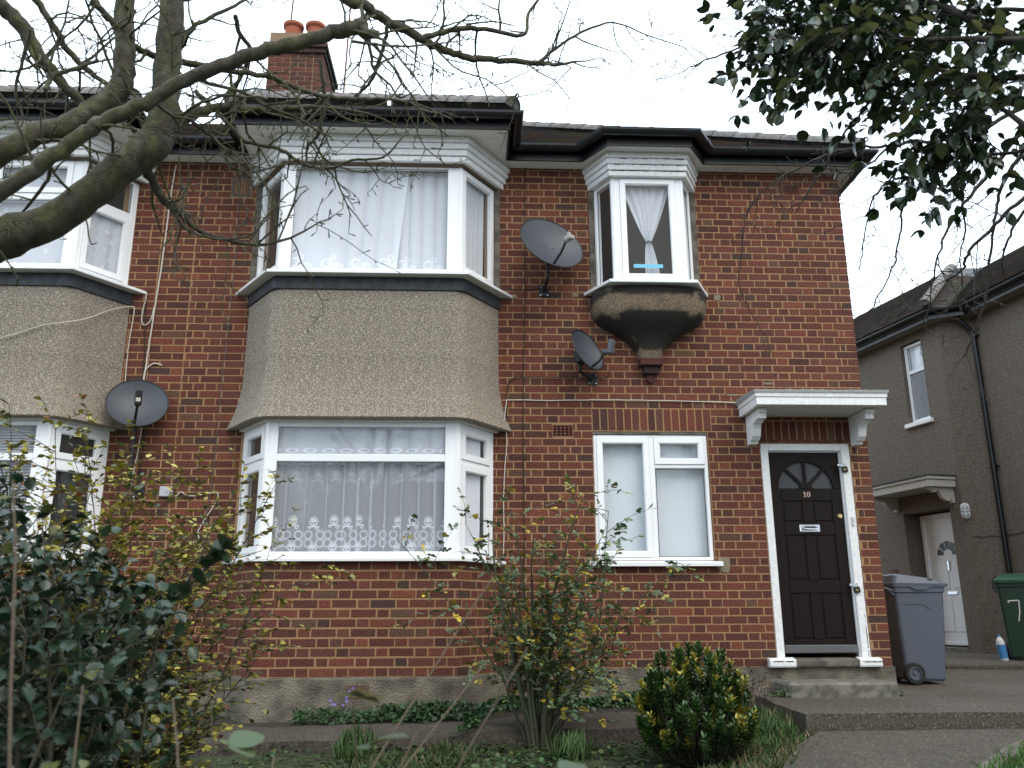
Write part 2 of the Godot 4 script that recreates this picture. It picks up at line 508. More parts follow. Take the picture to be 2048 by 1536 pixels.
func cut(out: Array, F: Transform3D, xa: float, xb: float, ya: float, yb: float, holes: Array) -> void:
	for h in holes:
		if yb <= h[2] + 0.004 or ya >= h[3] - 0.004 or xb <= h[0] or xa >= h[1]: continue
		if ya >= h[2] - 0.004 and yb <= h[3] + 0.004 or yb - ya > 0:
			var ya2 := ya; var yb2 := yb
			if h[2] > ya + 0.02: yb2 = h[2] - 0.004                    # keep the part below the hole
			elif h[3] < yb - 0.02: ya2 = h[3] + 0.004
			if yb2 - ya2 < yb - ya - 0.001 and yb2 - ya2 > 0.02:
				cut(out, F, maxf(xa, h[0]), minf(xb, h[1]), ya2, yb2, [])
			if xa < h[0] - 0.02: cut(out, F, xa, h[0] - 0.004, ya, yb, holes)
			if xb > h[1] + 0.02: cut(out, F, h[1] + 0.004, xb, ya, yb, holes)
			return
	if xb - xa > 0.02: out.append([F, (xa + xb) * 0.5, (ya + yb) * 0.5, xb - xa, yb - ya])

# soldiers on end over an opening
func soldiers(out: Array, F: Transform3D, x0: float, x1: float, y0: float, y1: float, count: int) -> void:
	var w := (x1 - x0) / count
	for k in count: out.append([F, x0 + w * (k + 0.5), (y0 + y1) * 0.5, w - JOINT, y1 - y0 - JOINT])

# the 300 that show largest become bricks of their own, the others one piece of brickwork
func build_bricks(owner: Node3D, list: Array, most := 300) -> void:
	var rated := []
	for q in list:
		var F: Transform3D = q[0]
		var c: Vector3 = F * Vector3(q[1], q[2], 0)
		var to := EYE - c
		rated.append([q[3] * q[4] * maxf(0.0, F.basis.z.dot(to.normalized())) / to.length_squared(), q, c])
	rated.sort_custom(func(a, b): return a[0] > b[0])
	var rest := MB.new()
	var n := 0
	for r in rated:
		var q: Array = r[1]
		var F: Transform3D = q[0]
		var tone := pick_tone()
		var t := Transform3D(F.basis, r[2] + F.basis.z * rf(-0.0012, 0.0012))
		if n < most:
			var key := [int(round(q[3] * 250)), int(round(q[4] * 250)), tone, rng.randi() % 3]
			if not brick_shapes.has(key): brick_shapes[key] = brick_shape(key[0] / 250.0, key[1] / 250.0, tone, key[3]).mesh()
			var o := MeshInstance3D.new()
			o.name = "brick"
			o.mesh = brick_shapes[key]
			o.material_override = M.brick
			t.origin -= owner.position
			o.transform = t
			owner.add_child(o, true)
			n += 1
		else:
			rest.append(brick_shape(q[3], q[4], tone, rng.randi() % 50), t)
	if rest.v.size(): part(owner, "brickwork", rest, M.brick, true)

func wall_cells(mb: MB, F: Transform3D, x0: float, x1: float, y0: float, y1: float, holes: Array, z0: float, z1: float) -> void:
	var ys := [y0, y1]
	for h in holes:
		for y in [h[2], h[3]]:
			if y > y0 and y < y1 and not ys.has(y): ys.append(y)
	ys.sort()
	for k in ys.size() - 1:
		var ym: float = (ys[k] + ys[k + 1]) * 0.5
		var cuts := []
		for h in holes:
			if ym > h[2] and ym < h[3]: cuts.append(h)
		cuts.sort_custom(func(a, b): return a[0] < b[0])
		var x := x0
		for h in cuts:
			if h[0] > x: mb.fbox(F, Vector3(x, ys[k], z0), Vector3(h[0], ys[k + 1], z1))
			x = maxf(x, h[1])
		if x < x1: mb.fbox(F, Vector3(x, ys[k], z0), Vector3(x1, ys[k + 1], z1))

# ---------------------------------------------------------------- windows
# a window in a face: frame bars, dividing bars, lights [x0, x1, y0, y1, opening sash?]
func window(h: Node3D, F: Transform3D, x0: float, x1: float, y0: float, y1: float, fw: Array, divs: Array, lights: Array, m: Material) -> void:
	var fr := MB.new()
	var b := 0.006
	fr.cbox(F, Vector3(x0, y0, -0.06), Vector3(x0 + fw[0], y1, 0.0), b)
	fr.cbox(F, Vector3(x1 - fw[1], y0, -0.06), Vector3(x1, y1, 0.0), b)
	fr.cbox(F, Vector3(x0 + fw[0], y0, -0.06), Vector3(x1 - fw[1], y0 + fw[2], -0.001), b)
	fr.cbox(F, Vector3(x0 + fw[0], y1 - fw[3], -0.06), Vector3(x1 - fw[1], y1, -0.001), b)
	for d in divs: fr.cbox(F, Vector3(d[0], d[2], -0.06), Vector3(d[1], d[3], -0.0015), b)
	var w := part(h, "window", fr, m)
	for l in lights:
		var a: float = l[0]; var e: float = l[1]; var c: float = l[2]; var d: float = l[3]
		if l[4]:
			var s := MB.new()
			var q := 0.05
			a -= 0.02; e += 0.02; c -= 0.02; d += 0.02
			# four mitred bars, proud of the frame
			var P := [[Vector2(a, c), Vector2(e, c), Vector2(e - q, c + q), Vector2(a + q, c + q)], [Vector2(e, c), Vector2(e, d), Vector2(e - q, d - q), Vector2(e - q, c + q)],
				[Vector2(e, d), Vector2(a, d), Vector2(a + q, d - q), Vector2(e - q, d - q)], [Vector2(a, d), Vector2(a, c), Vector2(a + q, c + q), Vector2(a + q, d - q)]]
			for g in P:
				var mid: Vector2 = (g[0] + g[1] + g[2] + g[3]) / 4.0
				var sh := PackedVector2Array()
				for v in g: sh.append(v + (mid - v).normalized() * 0.0006)
				s.prism(sh, F, -0.03, 0.011)
				# bevelled inner lip
			for g in [[a + q, a + q + 0.008, c + q, d - q], [e - q - 0.008, e - q, c + q, d - q], [a + q + 0.008, e - q - 0.008, c + q, c + q + 0.008], [a + q + 0.008, e - q - 0.008, d - q - 0.008, d - q]]:
				s.fbox(F, Vector3(g[0], g[2], -0.028), Vector3(g[1], g[3], 0.002))
			part(w, "sash", s, m)
			a += q; e -= q; c += q; d -= q
		var gl := MB.new()
		gl.fbox(F, Vector3(a - 0.004, c - 0.004, -0.031), Vector3(e + 0.004, d + 0.004, -0.027))
		var p := MB.new()
		p.quad(F * Vector3(a - 0.004, c - 0.004, -0.027), F * Vector3(e + 0.004, c - 0.004, -0.027), F * Vector3(e + 0.004, d + 0.004, -0.027), F * Vector3(a - 0.004, d + 0.004, -0.027))
		part(w, "pane", p, M.glass)
		var sl := MB.new()        # grey gasket round the pane
		for g in [[a - 0.003, a + 0.003, c, d], [e - 0.003, e + 0.003, c, d], [a + 0.003, e - 0.003, c - 0.003, c + 0.003], [a + 0.003, e - 0.003, d - 0.003, d + 0.003]]:
			sl.fbox(F, Vector3(g[0], g[2], -0.029), Vector3(g[1], g[3], -0.022))
		part(w, "gasket", sl, M.cable_grey)

func room(h: Node3D, x0: float, x1: float, y0: float, y1: float, z0: float, z1: float) -> void:   # the inside of a room, open towards the front
	var b := MB.new()
	var t := 0.05
	b.box(Vector3(x0 - t, y0 - t, z1 - t), Vector3(x1 + t, y1 + t, z1))
	b.box(Vector3(x0 - t, y0 - t, z1), Vector3(x0, y1 + t, z0)); b.box(Vector3(x1, y0 - t, z1), Vector3(x1 + t, y1 + t, z0))
	b.box(Vector3(x0, y0 - t, z1), Vector3(x1, y0, z0)); b.box(Vector3(x0, y1, z1), Vector3(x1, y1 + t, z0))
	part(h, "room_lining", b, M.room)

# ---------------------------------------------------------------- the two-storey bay
const BW := 1.23
const BF := 0.88
const BD := 0.5
func bay_plan(c: float, d := 0.0) -> PackedVector2Array:
	var k := 0.119 / 0.17 * 0.12
	return PackedVector2Array([Vector2(c - BW - 0.07, -0.1), Vector2(c - BF, BD), Vector2(c + BF, BD), Vector2(c + BW + 0.07, -0.1)])
func rounded(p: PackedVector2Array, r: float, n := 5) -> PackedVector2Array:
	var o := PackedVector2Array()
	o.append(p[0])
	for k in range(1, p.size() - 1):
		var a := p[k] + (p[k - 1] - p[k]).normalized() * r
		var b := p[k] + (p[k + 1] - p[k]).normalized() * r
		for s in n + 1:
			var t := float(s) / n
			o.append(a.lerp(p[k], t).lerp(p[k].lerp(b, t), t))
	o.append(p[p.size() - 1])
	return o
func sec(a: Array) -> PackedVector2Array:
	var o := PackedVector2Array()
	for k in range(0, a.size(), 2): o.append(Vector2(a[k], a[k + 1]))
	return o
func facets(c: float) -> Array:
	var o := []
	var p := [Vector2(c - BW, 0), Vector2(c - BF, BD), Vector2(c + BF, BD), Vector2(c + BW, 0)]
	for k in 3:
		var d: Vector2 = (p[k + 1] - p[k])
		var u := Vector3(d.x, 0, d.y).normalized()
		o.append([frame(Vector3(p[k].x, 0, p[k].y), u, Vector3(-u.z, 0, u.x)), d.length()])
	return o

func bay(h: Node3D, c: float, bricks: Array, left: bool) -> void:
	var plan := bay_plan(c)
	var rp := rounded(plan, 0.10)
	var b := MB.new()
	# dwarf wall core and its bricks
	b.sweep(sec([-0.2, -0.03, -0.0032, -0.03, -0.0032, 0.93, -0.2, 0.93]), plan)
	part(h, "bay_core", b, M.mortar)
	var fs := facets(c)
	for k in 12:
		for i in 3:
			var L: float = fs[i][1]
			var y := -0.03 + k * 0.0802
			var tmp := []
			var odd := k % 2 == 0
			lay_course(tmp, fs[i][0], 0.0, L, y, 0.17 if odd and i == 1 else (0.0 if i == 1 else (0.08 if odd else 0.0)), i == 2, false, [])
			bricks.append_array(tmp)
	b = MB.new()
	b.sweep(sec([-0.15, -0.75, 0.018, -0.75, 0.016, -0.05, 0.008, -0.032, -0.15, -0.032]), rounded(plan, 0.03, 3))
	part(h, "bay_plinth", b, M.plinth)
	# lower sill and windows
	b = MB.new()
	b.sweep(sec([-0.12, 0.935, 0.062, 0.925, 0.07, 0.928, 0.072, 0.95, 0.066, 0.956, -0.03, 0.972, -0.12, 0.972]), plan)
	part(h, "window_sill", b, M.upvc)
	for i in 3:
		var F: Transform3D = fs[i][0]
		F.origin -= F.basis.z * 0.03
		var L: float = fs[i][1]
		var y0 := 0.965; var y1 := 2.18
		if i == 1:
			window(h, F, -0.0, L, y0, y1, [0.115, 0.135, 0.05, 0.045], [[0.115, L - 0.135, 1.815, 1.885]], [[0.115, L - 0.135, 1.015, 1.815, false], [0.115, L - 0.135, 1.885, 2.135, false]], M.upvc)
		else:
			var a := 0.085 if i == 0 else 0.07
			var e := 0.07 if i == 0 else 0.085
			window(h, F, 0.0, L, y0, y1, [a, e, 0.05, 0.045], [[a, L - e, 1.80, 1.85]], [[a + 0.02, L - e - 0.02, 1.035, 1.78, true], [a + 0.02, L - e - 0.02, 1.87, 2.115, true]], M.upvc)
	# head strip under the apron
	b = MB.new()
	b.sweep(sec([-0.1, 2.18, 0.012, 2.18, 0.012, 2.20, -0.1, 2.20]), plan)
	part(h, "window_head", b, M.paint_soffit)
	# pebbledashed apron with its flared foot
	b = MB.new()
	var s := [-0.12, 2.205, 0.06, 2.196, 0.105, 2.19, 0.118, 2.2]
	for k in 14:
		var t := (k + 1) / 14.0
		s.append_array([0.012 + 0.106 * pow(1.0 - t, 2.4), 2.2 + t * 0.62])
	s.append_array([0.01, 3.46, -0.12, 3.46])
	b.sweep(sec(s), rp)
	part(h, "apron", b, M.pebble)
	b = MB.new()
	b.sweep(sec([-0.1, 3.455, 0.022, 3.452, 0.028, 3.456, 0.03, 3.50, 0.022, 3.585, -0.1, 3.585]), rounded(plan, 0.03, 3))
	part(h, "lead_flashing", b, M.lead)
	b = MB.new()
	b.sweep(sec([-0.1, 3.588, 0.118, 3.577, 0.13, 3.58, 0.132, 3.602, 0.126, 3.608, -0.02, 3.65, -0.1, 3.65]), plan)
	part(h, "window_sill", b, M.upvc)
	for i in 3:
		var F: Transform3D = fs[i][0]
		F.origin -= F.basis.z * 0.03
		var L: float = fs[i][1]
		var y0 := 3.64; var y1 := 4.80
		if i == 1:
			if left: window(h, F, 0.0, L, y0, y1, [0.12, 0.13, 0.06, 0.04], [[0.12, L - 0.13, 4.36, 4.43], [0.85, 0.91, 3.70, 4.36], [0.85, 0.91, 4.43, 4.76]],
				[[0.12, 0.85, 3.70, 4.36, false], [0.91, L - 0.13, 3.70, 4.36, false], [0.14, 0.83, 4.45, 4.74, true], [0.93, L - 0.15, 4.45, 4.74, true]], M.upvc)
			else: window(h, F, 0.0, L, y0, y1, [0.115, 0.15, 0.05, 0.035], [], [[0.115, L - 0.15, 3.69, 4.765, false]], M.upvc)
		else:
			var a := 0.075
			if left: window(h, F, 0.0, L, y0, y1, [a, a, 0.05, 0.04], [[a, L - a, 4.36, 4.43]], [[a + 0.02, L - a - 0.02, 3.71, 4.34, true], [a, L - a, 4.43, 4.76, false]], M.upvc)
			else: window(h, F, 0.0, L, y0, y1, [0.035, 0.035, 0.05, 0.035], [], [[0.055, L - 0.055, 3.71, 4.745, true]], M.upvc)
	# stepped cornice boards
	for k in 4:
		b = MB.new()
		var d := 0.052 + k * 0.019
		var y := 4.795 + k * 0.0635
		b.sweep(sec([-0.1, y, d - 0.002, y, d + 0.004, y + 0.006, d + 0.003, y + 0.058, d - 0.002, y + 0.0612, -0.1, y + 0.0612]), plan)
		part(h, "cornice_board", b, M.paint)
	b = MB.new()
	b.sweep(sec([-0.1, 4.78, 0.015, 4.78, 0.015, 4.796, -0.1, 4.796]), plan)
	part(h, "window_head", b, M.flaked)
	# boarded soffit round the bay head
	for k in 8:
		b = MB.new()
		var z := -0.02 + k * 0.1
		var z1 := minf(z + 0.0975, 0.775)
		if z >= 0.77: break
		b.cbox(Transform3D.IDENTITY, Vector3(c - 1.325, 5.05, z), Vector3(c + 1.325, 5.062, z1), 0.003)
		part(h, "soffit_board", b, M.paint_soffit)

# flaked paint: small lifted or bare patches of old wood along a board
func flakes(h: Node3D, F: Transform3D, x0: float, x1: float, y: float, z: float, n: int) -> void:
	var b := MB.new()
	for k in n:
		var x := rf(x0, x1); var w := rf(0.008, 0.05); var t := rf(0.002, 0.006)
		var p := PackedVector2Array()
		for q in 7:
			var a := TAU * q / 7.0
			p.append(Vector2(x + cos(a) * w * rf(0.5, 1.0), y + sin(a) * t * rf(0.4, 1.2) + rn(0.001)))
		if Geometry2D.triangulate_polygon(p).size() >= 15: b.prism(p, F, z, z + 0.0015)
	if b.v.size(): part(h, "bare_wood", b, M.flaked, true)

# ---------------------------------------------------------------- roof
const PI_R := 0.585          # roof pitch
func tile_tone() -> Color:
	var k := rf(0.7, 1.25)
	var q := rng.randf()
	if q < 0.12: return Color(0.075 * k, 0.085 * k, 0.035 * k)
	if q < 0.3: return Color(0.10 * k, 0.055 * k, 0.038 * k)
	return Color(0.062 * k, 0.047 * k, 0.042 * k)
# courses of plain tiles on a slope: eave from a to b, rising up `rise` (unit), cut left and right by the given slopes per course
func tiles(mb: MB, a: Vector3, b: Vector3, rise: Vector3, courses: int, cut_a: float, cut_b: float, gauge := 0.1, wide := 0.165) -> void:
	var u := (b - a).normalized()
	var nn := u.cross(rise).normalized()
	if nn.y < 0: nn = -nn
	var L := (b - a).length()
	for k in courses:
		var x := cut_a * k * gauge - (wide * 0.5 if k % 2 else 0.0)
		var xe := L - cut_b * k * gauge
		while x < xe:
			var x0 := maxf(x, cut_a * k * gauge) + 0.0015
			var x1 := minf(x + wide, xe) - 0.0015
			x += wide
			if x1 - x0 < 0.02: continue
			mb.col = tile_tone()
			var o := a + rise * (k * gauge)
			var j := rf(0.0, 0.003)
			var lo := o + nn * (0.024 + j)
			var hi := o + rise * (gauge + 0.03) + nn * 0.010
			mb.quad(lo + u * x0, lo + u * x1, hi + u * x1, hi + u * x0)
			mb.quad(lo + u * x0 - nn * 0.013, lo + u * x1 - nn * 0.013, lo + u * x1, lo + u * x0)
	mb.col = Color.WHITE

func hip_line(h: Node3D, a: Vector3, dir: Vector3, n: int, len: float, r: float) -> void:
	dir = dir.normalized()
	var side := dir.cross(Vector3.UP).normalized()
	var up := side.cross(dir).normalized()
	for k in n:
		var b := MB.new()
		var t := rf(0.75, 1.2)
		b.col = Color(t, t * rf(0.94, 1.02), t * rf(0.9, 1.04))
		var o := a + dir * (k * len)
		var e := o + dir * (len + 0.03)
		var m := 9
		for s in m:
			var a0 := PI * s / m; var a1 := PI * (s + 1) / m
			var r0 := r * (1.06); var r1 := r * 0.94
			var p0 := side * cos(a0) + up * sin(a0); var p1 := side * cos(a1) + up * sin(a1)
			b.quad(o + p0 * r0, o + p1 * r0, e + p1 * r1, e + p0 * r1)
			b.quad(o + p0 * (r0 - 0.014), o + p1 * (r0 - 0.014), o + p1 * r0, o + p0 * r0)
			if k == 0: b.tri(o + p0 * (r0 - 0.014) + dir * 0.01, o + p1 * (r0 - 0.014) + dir * 0.01, o + dir * 0.01)
		part(h, "hip_tile", b, M.hip_tile)

func hip_iron(h: Node3D, at: Vector3, dir: Vector3, s: float) -> void:
	var b := MB.new()
	var p := PackedVector3Array()
	var out := -Vector3(dir.x, 0, dir.z).normalized()
	p.append(at - out * 0.04 - Vector3.UP * 0.03)
	p.append(at + out * 0.01 + Vector3.UP * 0.02)
	for k in 18:
		var t := k / 17.0
		var a := PI - t * TAU * 1.25
		var r := s * (1.0 - 0.62 * t)
		p.append(at + out * (s * 0.95 + cos(a) * r) + Vector3.UP * (0.075 + sin(a) * r))
	b.tube(p, even(0.008, p.size()), 6)
	part(h, "hip_iron", b, M.cable_black)

# half-round gutter section round a fascia, both closed shells
func gutter_sec(x: float, y: float, r: float) -> PackedVector2Array:
	var o := PackedVector2Array()
	for k in 9:
		var a := PI + PI * k / 8.0
		o.append(Vector2(x + cos(a) * r, y + sin(a) * r))
	for k in 9:
		var a := TAU - PI * k / 8.0
		o.append(Vector2(x + cos(a) * (r - 0.006), y + 0.002 + sin(a) * (r - 0.006)))
	return o

const BC := -4.9            # middle of the bay
const BC2 := -8.56          # middle of the adjoining house's bay
const PARTY := -6.74
const OC := -2.14           # middle of the oriel
const OW := 0.53
const OF := 0.375
const OD := 0.3

func air_brick(h: Node3D, x0: float, x1: float, y0: float, y1: float, z: float, cols: int, rows: int, m: Material) -> void:
	var b := MB.new()
	var cw := (x1 - x0) / cols; var rh := (y1 - y0) / rows
	b.box(Vector3(x0, y0, z - 0.02), Vector3(x0 + cw * 0.28, y1, z)); b.box(Vector3(x1 - cw * 0.28, y0, z - 0.02), Vector3(x1, y1, z))
	for k in range(1, cols): b.box(Vector3(x0 + cw * k - cw * 0.13, y0 + rh * 0.28, z - 0.02), Vector3(x0 + cw * k + cw * 0.13, y1 - rh * 0.28, z - 0.001))
	for k in rows + 1:
		var e := 0.28 if k == 0 or k == rows else 0.14
		var a := y0 + rh * k - (0.0 if k == 0 else rh * e); var c := y0 + rh * k + (0.0 if k == rows else rh * e)
		b.box(Vector3(x0 + cw * 0.28, a, z - 0.02), Vector3(x1 - cw * 0.28, c, z - 0.002))
	var o := part(h, "air_brick", b, m)
	var v := MB.new()
	v.box(Vector3(x0 + 0.004, y0 + 0.004, z - 0.05), Vector3(x1 - 0.004, y1 - 0.004, z - 0.019))
	part(o, "duct", v, M.void)

func eaves(h: Node3D, plan: PackedVector2Array) -> void:
	var b := MB.new()
	b.sweep(sec([-0.022, 5.034, 0.0, 5.034, 0.0, 5.178, -0.022, 5.178]), plan)
	part(h, "fascia", b, M.black_plastic)
	b = MB.new()
	b.sweep(gutter_sec(0.066, 5.168, 0.061), plan)
	part(h, "gutter", b, M.black_plastic)
	# unions and brackets along the gutter
	for k in plan.size() - 1:
		var d := plan[k + 1] - plan[k]
		var L := d.length()
		if L < 0.3: continue
		var u := d / L
		var o := Vector2(-u.y, u.x)
		var n := int(L / 0.9) + 1
		for q in n:
			var t := (q + 0.5) / n * L
			var c := plan[k] + u * t
			b = MB.new()
			b.sweep(gutter_sec(0.066, 5.170, 0.0655), PackedVector2Array([c - u * 0.022, c + u * 0.022]))
			part(h, "gutter_union", b, M.black_plastic)

func house_main() -> Node3D:
	var h := thing("brick_house", "red brick house with white bay windows, small oriel window and dark front door", "house", Vector3(-3.4, -0.6, -3.0))
	var W := Transform3D.IDENTITY
	var holes := [[-6.15, -3.72, -0.4, 5.2], [-2.68, -1.60, 3.60, 5.2], [-2.735, -1.60, 0.93, 2.205], [-1.085, -0.19, -0.1, 2.095]]
	var arch := [[-2.735, -1.555, 2.205, 2.44], [-1.085, -0.165, 2.095, 2.325]]
	var vents := [[-3.126, -2.925, 2.152, 2.268], [-0.60, -0.43, 4.80, 4.912]]
	var mb := MB.new()
	wall_cells(mb, W, PARTY, 0.0 - 0.006, 0.0, 5.06, [[-6.0, -3.8, 0.6, 2.35], [-6.0, -3.8, 3.5, 4.95], [-2.6, -1.68, 3.7, 4.85], holes[2], [-1.085, -0.19, 0.0, 2.095], [-3.12, -2.93, 2.157, 2.263], [-0.595, -0.435, 4.805, 4.907]], -0.3, -0.0032)
	part(h, "wall", mb, M.mortar)
	mb = MB.new()
	mb.box(Vector3(-0.3, -0.8, -7.0), Vector3(-0.01, 5.06, -0.3)); mb.box(Vector3(PARTY, -0.8, -7.3), Vector3(-0.01, 5.06, -7.0))
	mb.box(Vector3(PARTY, 2.5, -7.0), Vector3(-0.3, 2.6, -0.3))
	part(h, "rear_wall", mb, M.mortar)
	mb = MB.new()
	wall_cells(mb, W, -3.7, 0.012, -0.8, -0.002, [[-3.57, -3.37, -0.21, -0.11]], -0.3, 0.014)
	part(h, "plinth", mb, M.plinth)
	mb = MB.new()
	wall_cells(mb, W, PARTY, -6.1, -0.8, -0.012, [[-6.55, -6.36, -0.21, -0.10]], -0.3, 0.014)
	part(h, "plinth", mb, M.plinth)
	var bricks := []
	for k in 67:
		var y := k * CH
		var hs := holes + arch + vents
		lay_course(bricks, W, -3.74, 0.0, y, 0.0, true, k % 2 == 0, hs)
		lay_course(bricks, W, PARTY + 0.004, -6.12, y, 0.055 if k % 2 == 0 else 0.222, true, false, [[-6.425, -6.212, 4.665, 4.88]])
	soldiers(bricks, W, -2.735, -1.555, 2.21, 2.437, 15)
	soldiers(bricks, W, -1.085, -0.165, 2.10, 2.322, 12)
	bay(h, BC, bricks, false)
	oriel(h)
	build_bricks(h, bricks)
	air_brick(h, -3.126, -2.925, 2.152, 2.268, 0.002, 5, 4, M.terracotta)
	air_brick(h, -0.60, -0.43, 4.80, 4.912, 0.002, 6, 5, M.terracotta)
	air_brick(h, -6.395, -6.245, 4.69, 4.855, 0.002, 5, 7, M.terracotta)
	air_brick(h, -3.57, -3.37, -0.21, -0.11, 0.016, 6, 4, M.terracotta)
	air_brick(h, -6.55, -6.36, -0.21, -0.10, 0.016, 6, 4, M.terracotta)
	mb = MB.new()      # cement collar round the upper vent
	for q in [[-6.425, -6.395, 4.665, 4.88], [-6.245, -6.212, 4.665, 4.88], [-6.395, -6.245, 4.665, 4.69], [-6.395, -6.245, 4.855, 4.88]]: mb.box(Vector3(q[0], q[2], -0.02), Vector3(q[1], q[3], -0.001))
	part(h, "cement_collar", mb, M.concrete_worn)
	air_brick(h, -4.95, -4.76, -0.20, -0.095, BD + 0.022, 6, 4, M.terracotta)
	# ground floor window, lintel strip, sill
	var F := Transform3D(Basis.IDENTITY, Vector3(0, 0, -0.02))
	mb = MB.new(); mb.box(Vector3(-2.735, 2.178, -0.1), Vector3(-1.6, 2.203, -0.008)); part(h, "window_head", mb, M.concrete_worn)
	window(h, F, -2.73, -1.605, 0.965, 2.175, [0.035, 0.035, 0.03, 0.03], [[-2.185, -2.13, 0.995, 2.145], [-2.13, -1.64, 1.845, 1.885]], [[-2.675, -2.205, 1.015, 2.125, true], [-2.11, -1.66, 1.905, 2.125, true], [-2.12, -1.65, 1.0, 1.835, false]], M.upvc)
	mb = MB.new()
	mb.sweep(sec([-0.05, 0.925, 0.06, 0.905, 0.068, 0.907, 0.07, 0.938, 0.064, 0.944, -0.05, 0.964]), PackedVector2Array([Vector2(-2.80, 0), Vector2(-1.545, 0)]))
	part(h, "window_sill", mb, M.upvc)
	for q in [[-2.79, 0.945, 0.05, 0.05], [-1.52, 0.93, 0.07, 0.10], [-3.50, 3.60, 0.05, 0.035], [-2.86, 3.625, 0.04, 0.03], [-1.41, 3.615, 0.045, 0.035], [-6.27, 3.59, 0.03, 0.03], [-0.95, 2.70, 0.06, 0.012], [-0.60, 2.63, 0.012, 0.045], [-1.32, 2.58, 0.09, 0.012], [-1.28, 2.50, 0.05, 0.03]]:
		mb = MB.new()
		var poly := PackedVector2Array()
		for k in 11:
			var a := TAU * k / 11.0
			poly.append(Vector2(q[0] + signf(cos(a)) * pow(absf(cos(a)), 0.5) * q[2] * rf(0.55, 1.0), q[1] + signf(sin(a)) * pow(absf(sin(a)), 0.5) * q[3] * rf(0.5, 1.0)))
		mb.prism(poly, W, -0.006, 0.004)
		part(h, "cement_patch", mb, M.cement)
	front_door(h)
	canopy(h)
	# eaves
	var B := 1.34
	var plan := PackedVector2Array([Vector2(PARTY, 0.2), Vector2(BC - B, 0.2), Vector2(BC - B, 0.78), Vector2(BC + B, 0.78), Vector2(BC + B, 0.2), Vector2(-2.79, 0.2), Vector2(-2.575, 0.53), Vector2(-1.715, 0.53), Vector2(-1.50, 0.2), Vector2(0.2, 0.2), Vector2(0.2, -6.0)])
	eaves(h, plan)
	mb = MB.new()
	mb.box(Vector3(PARTY, 5.052, 0.0), Vector3(BC - B, 5.062, 0.178)); part(h, "soffit", mb, M.paint_soffit)
	mb = MB.new(); mb.box(Vector3(BC + B - 0.02, 5.052, 0.0), Vector3(0.178, 5.062, 0.178)); mb.box(Vector3(0.0, 5.052, -6.0), Vector3(0.178, 5.062, 0.0))
	mb.prism(PackedVector2Array([Vector2(-2.78, -0.178), Vector2(-2.565, -0.51), Vector2(-1.725, -0.51), Vector2(-1.51, -0.178)]), frame(Vector3(0, 0, 0), Vector3.RIGHT, Vector3.UP), 5.05, 5.0605)
	part(h, "soffit", mb, M.paint_soffit)
	roof_main(h)
	room(h, -6.5, -3.4, 0.0, 2.5, -0.3, -4.0); room(h, -6.5, -3.4, 2.7, 5.0, -0.3, -4.0)
	room(h, -3.2, -1.4, 0.0, 2.5, -0.3, -3.2); room(h, -3.2, -0.9, 2.7, 5.0, -0.3, -3.2)
	mb = MB.new()      # closed loft floor and bay linings
	mb.box(Vector3(PARTY, 5.07, -7.0), Vector3(0.15, 5.10, 0.15)); mb.box(Vector3(BC - 1.3, 5.07, 0.15), Vector3(BC + 1.3, 5.10, 0.75)); mb.box(Vector3(-2.55, 5.07, 0.15), Vector3(-1.74, 5.10, 0.5))
	part(h, "ceiling", mb, M.room)
	bay_linings(h, BC)
	return h

func bay_linings(h: Node3D, c: float) -> void:
	var mb := MB.new()
	var poly := PackedVector2Array([Vector2(c - BW + 0.05, 0.28), Vector2(c - BW + 0.05, 0.0), Vector2(c - BF + 0.02, -BD + 0.05), Vector2(c + BF - 0.02, -BD + 0.05), Vector2(c + BW - 0.05, 0.0), Vector2(c + BW - 0.05, 0.28)])
	var F := frame(Vector3.ZERO, Vector3.RIGHT, Vector3.UP)
	mb.prism(poly, F, 0.88, 0.93); mb.prism(poly, F, 2.21, 2.3); mb.prism(poly, F, 3.5, 3.56); mb.prism(poly, F, 4.86, 4.9)
	part(h, "bay_lining", mb, M.room)

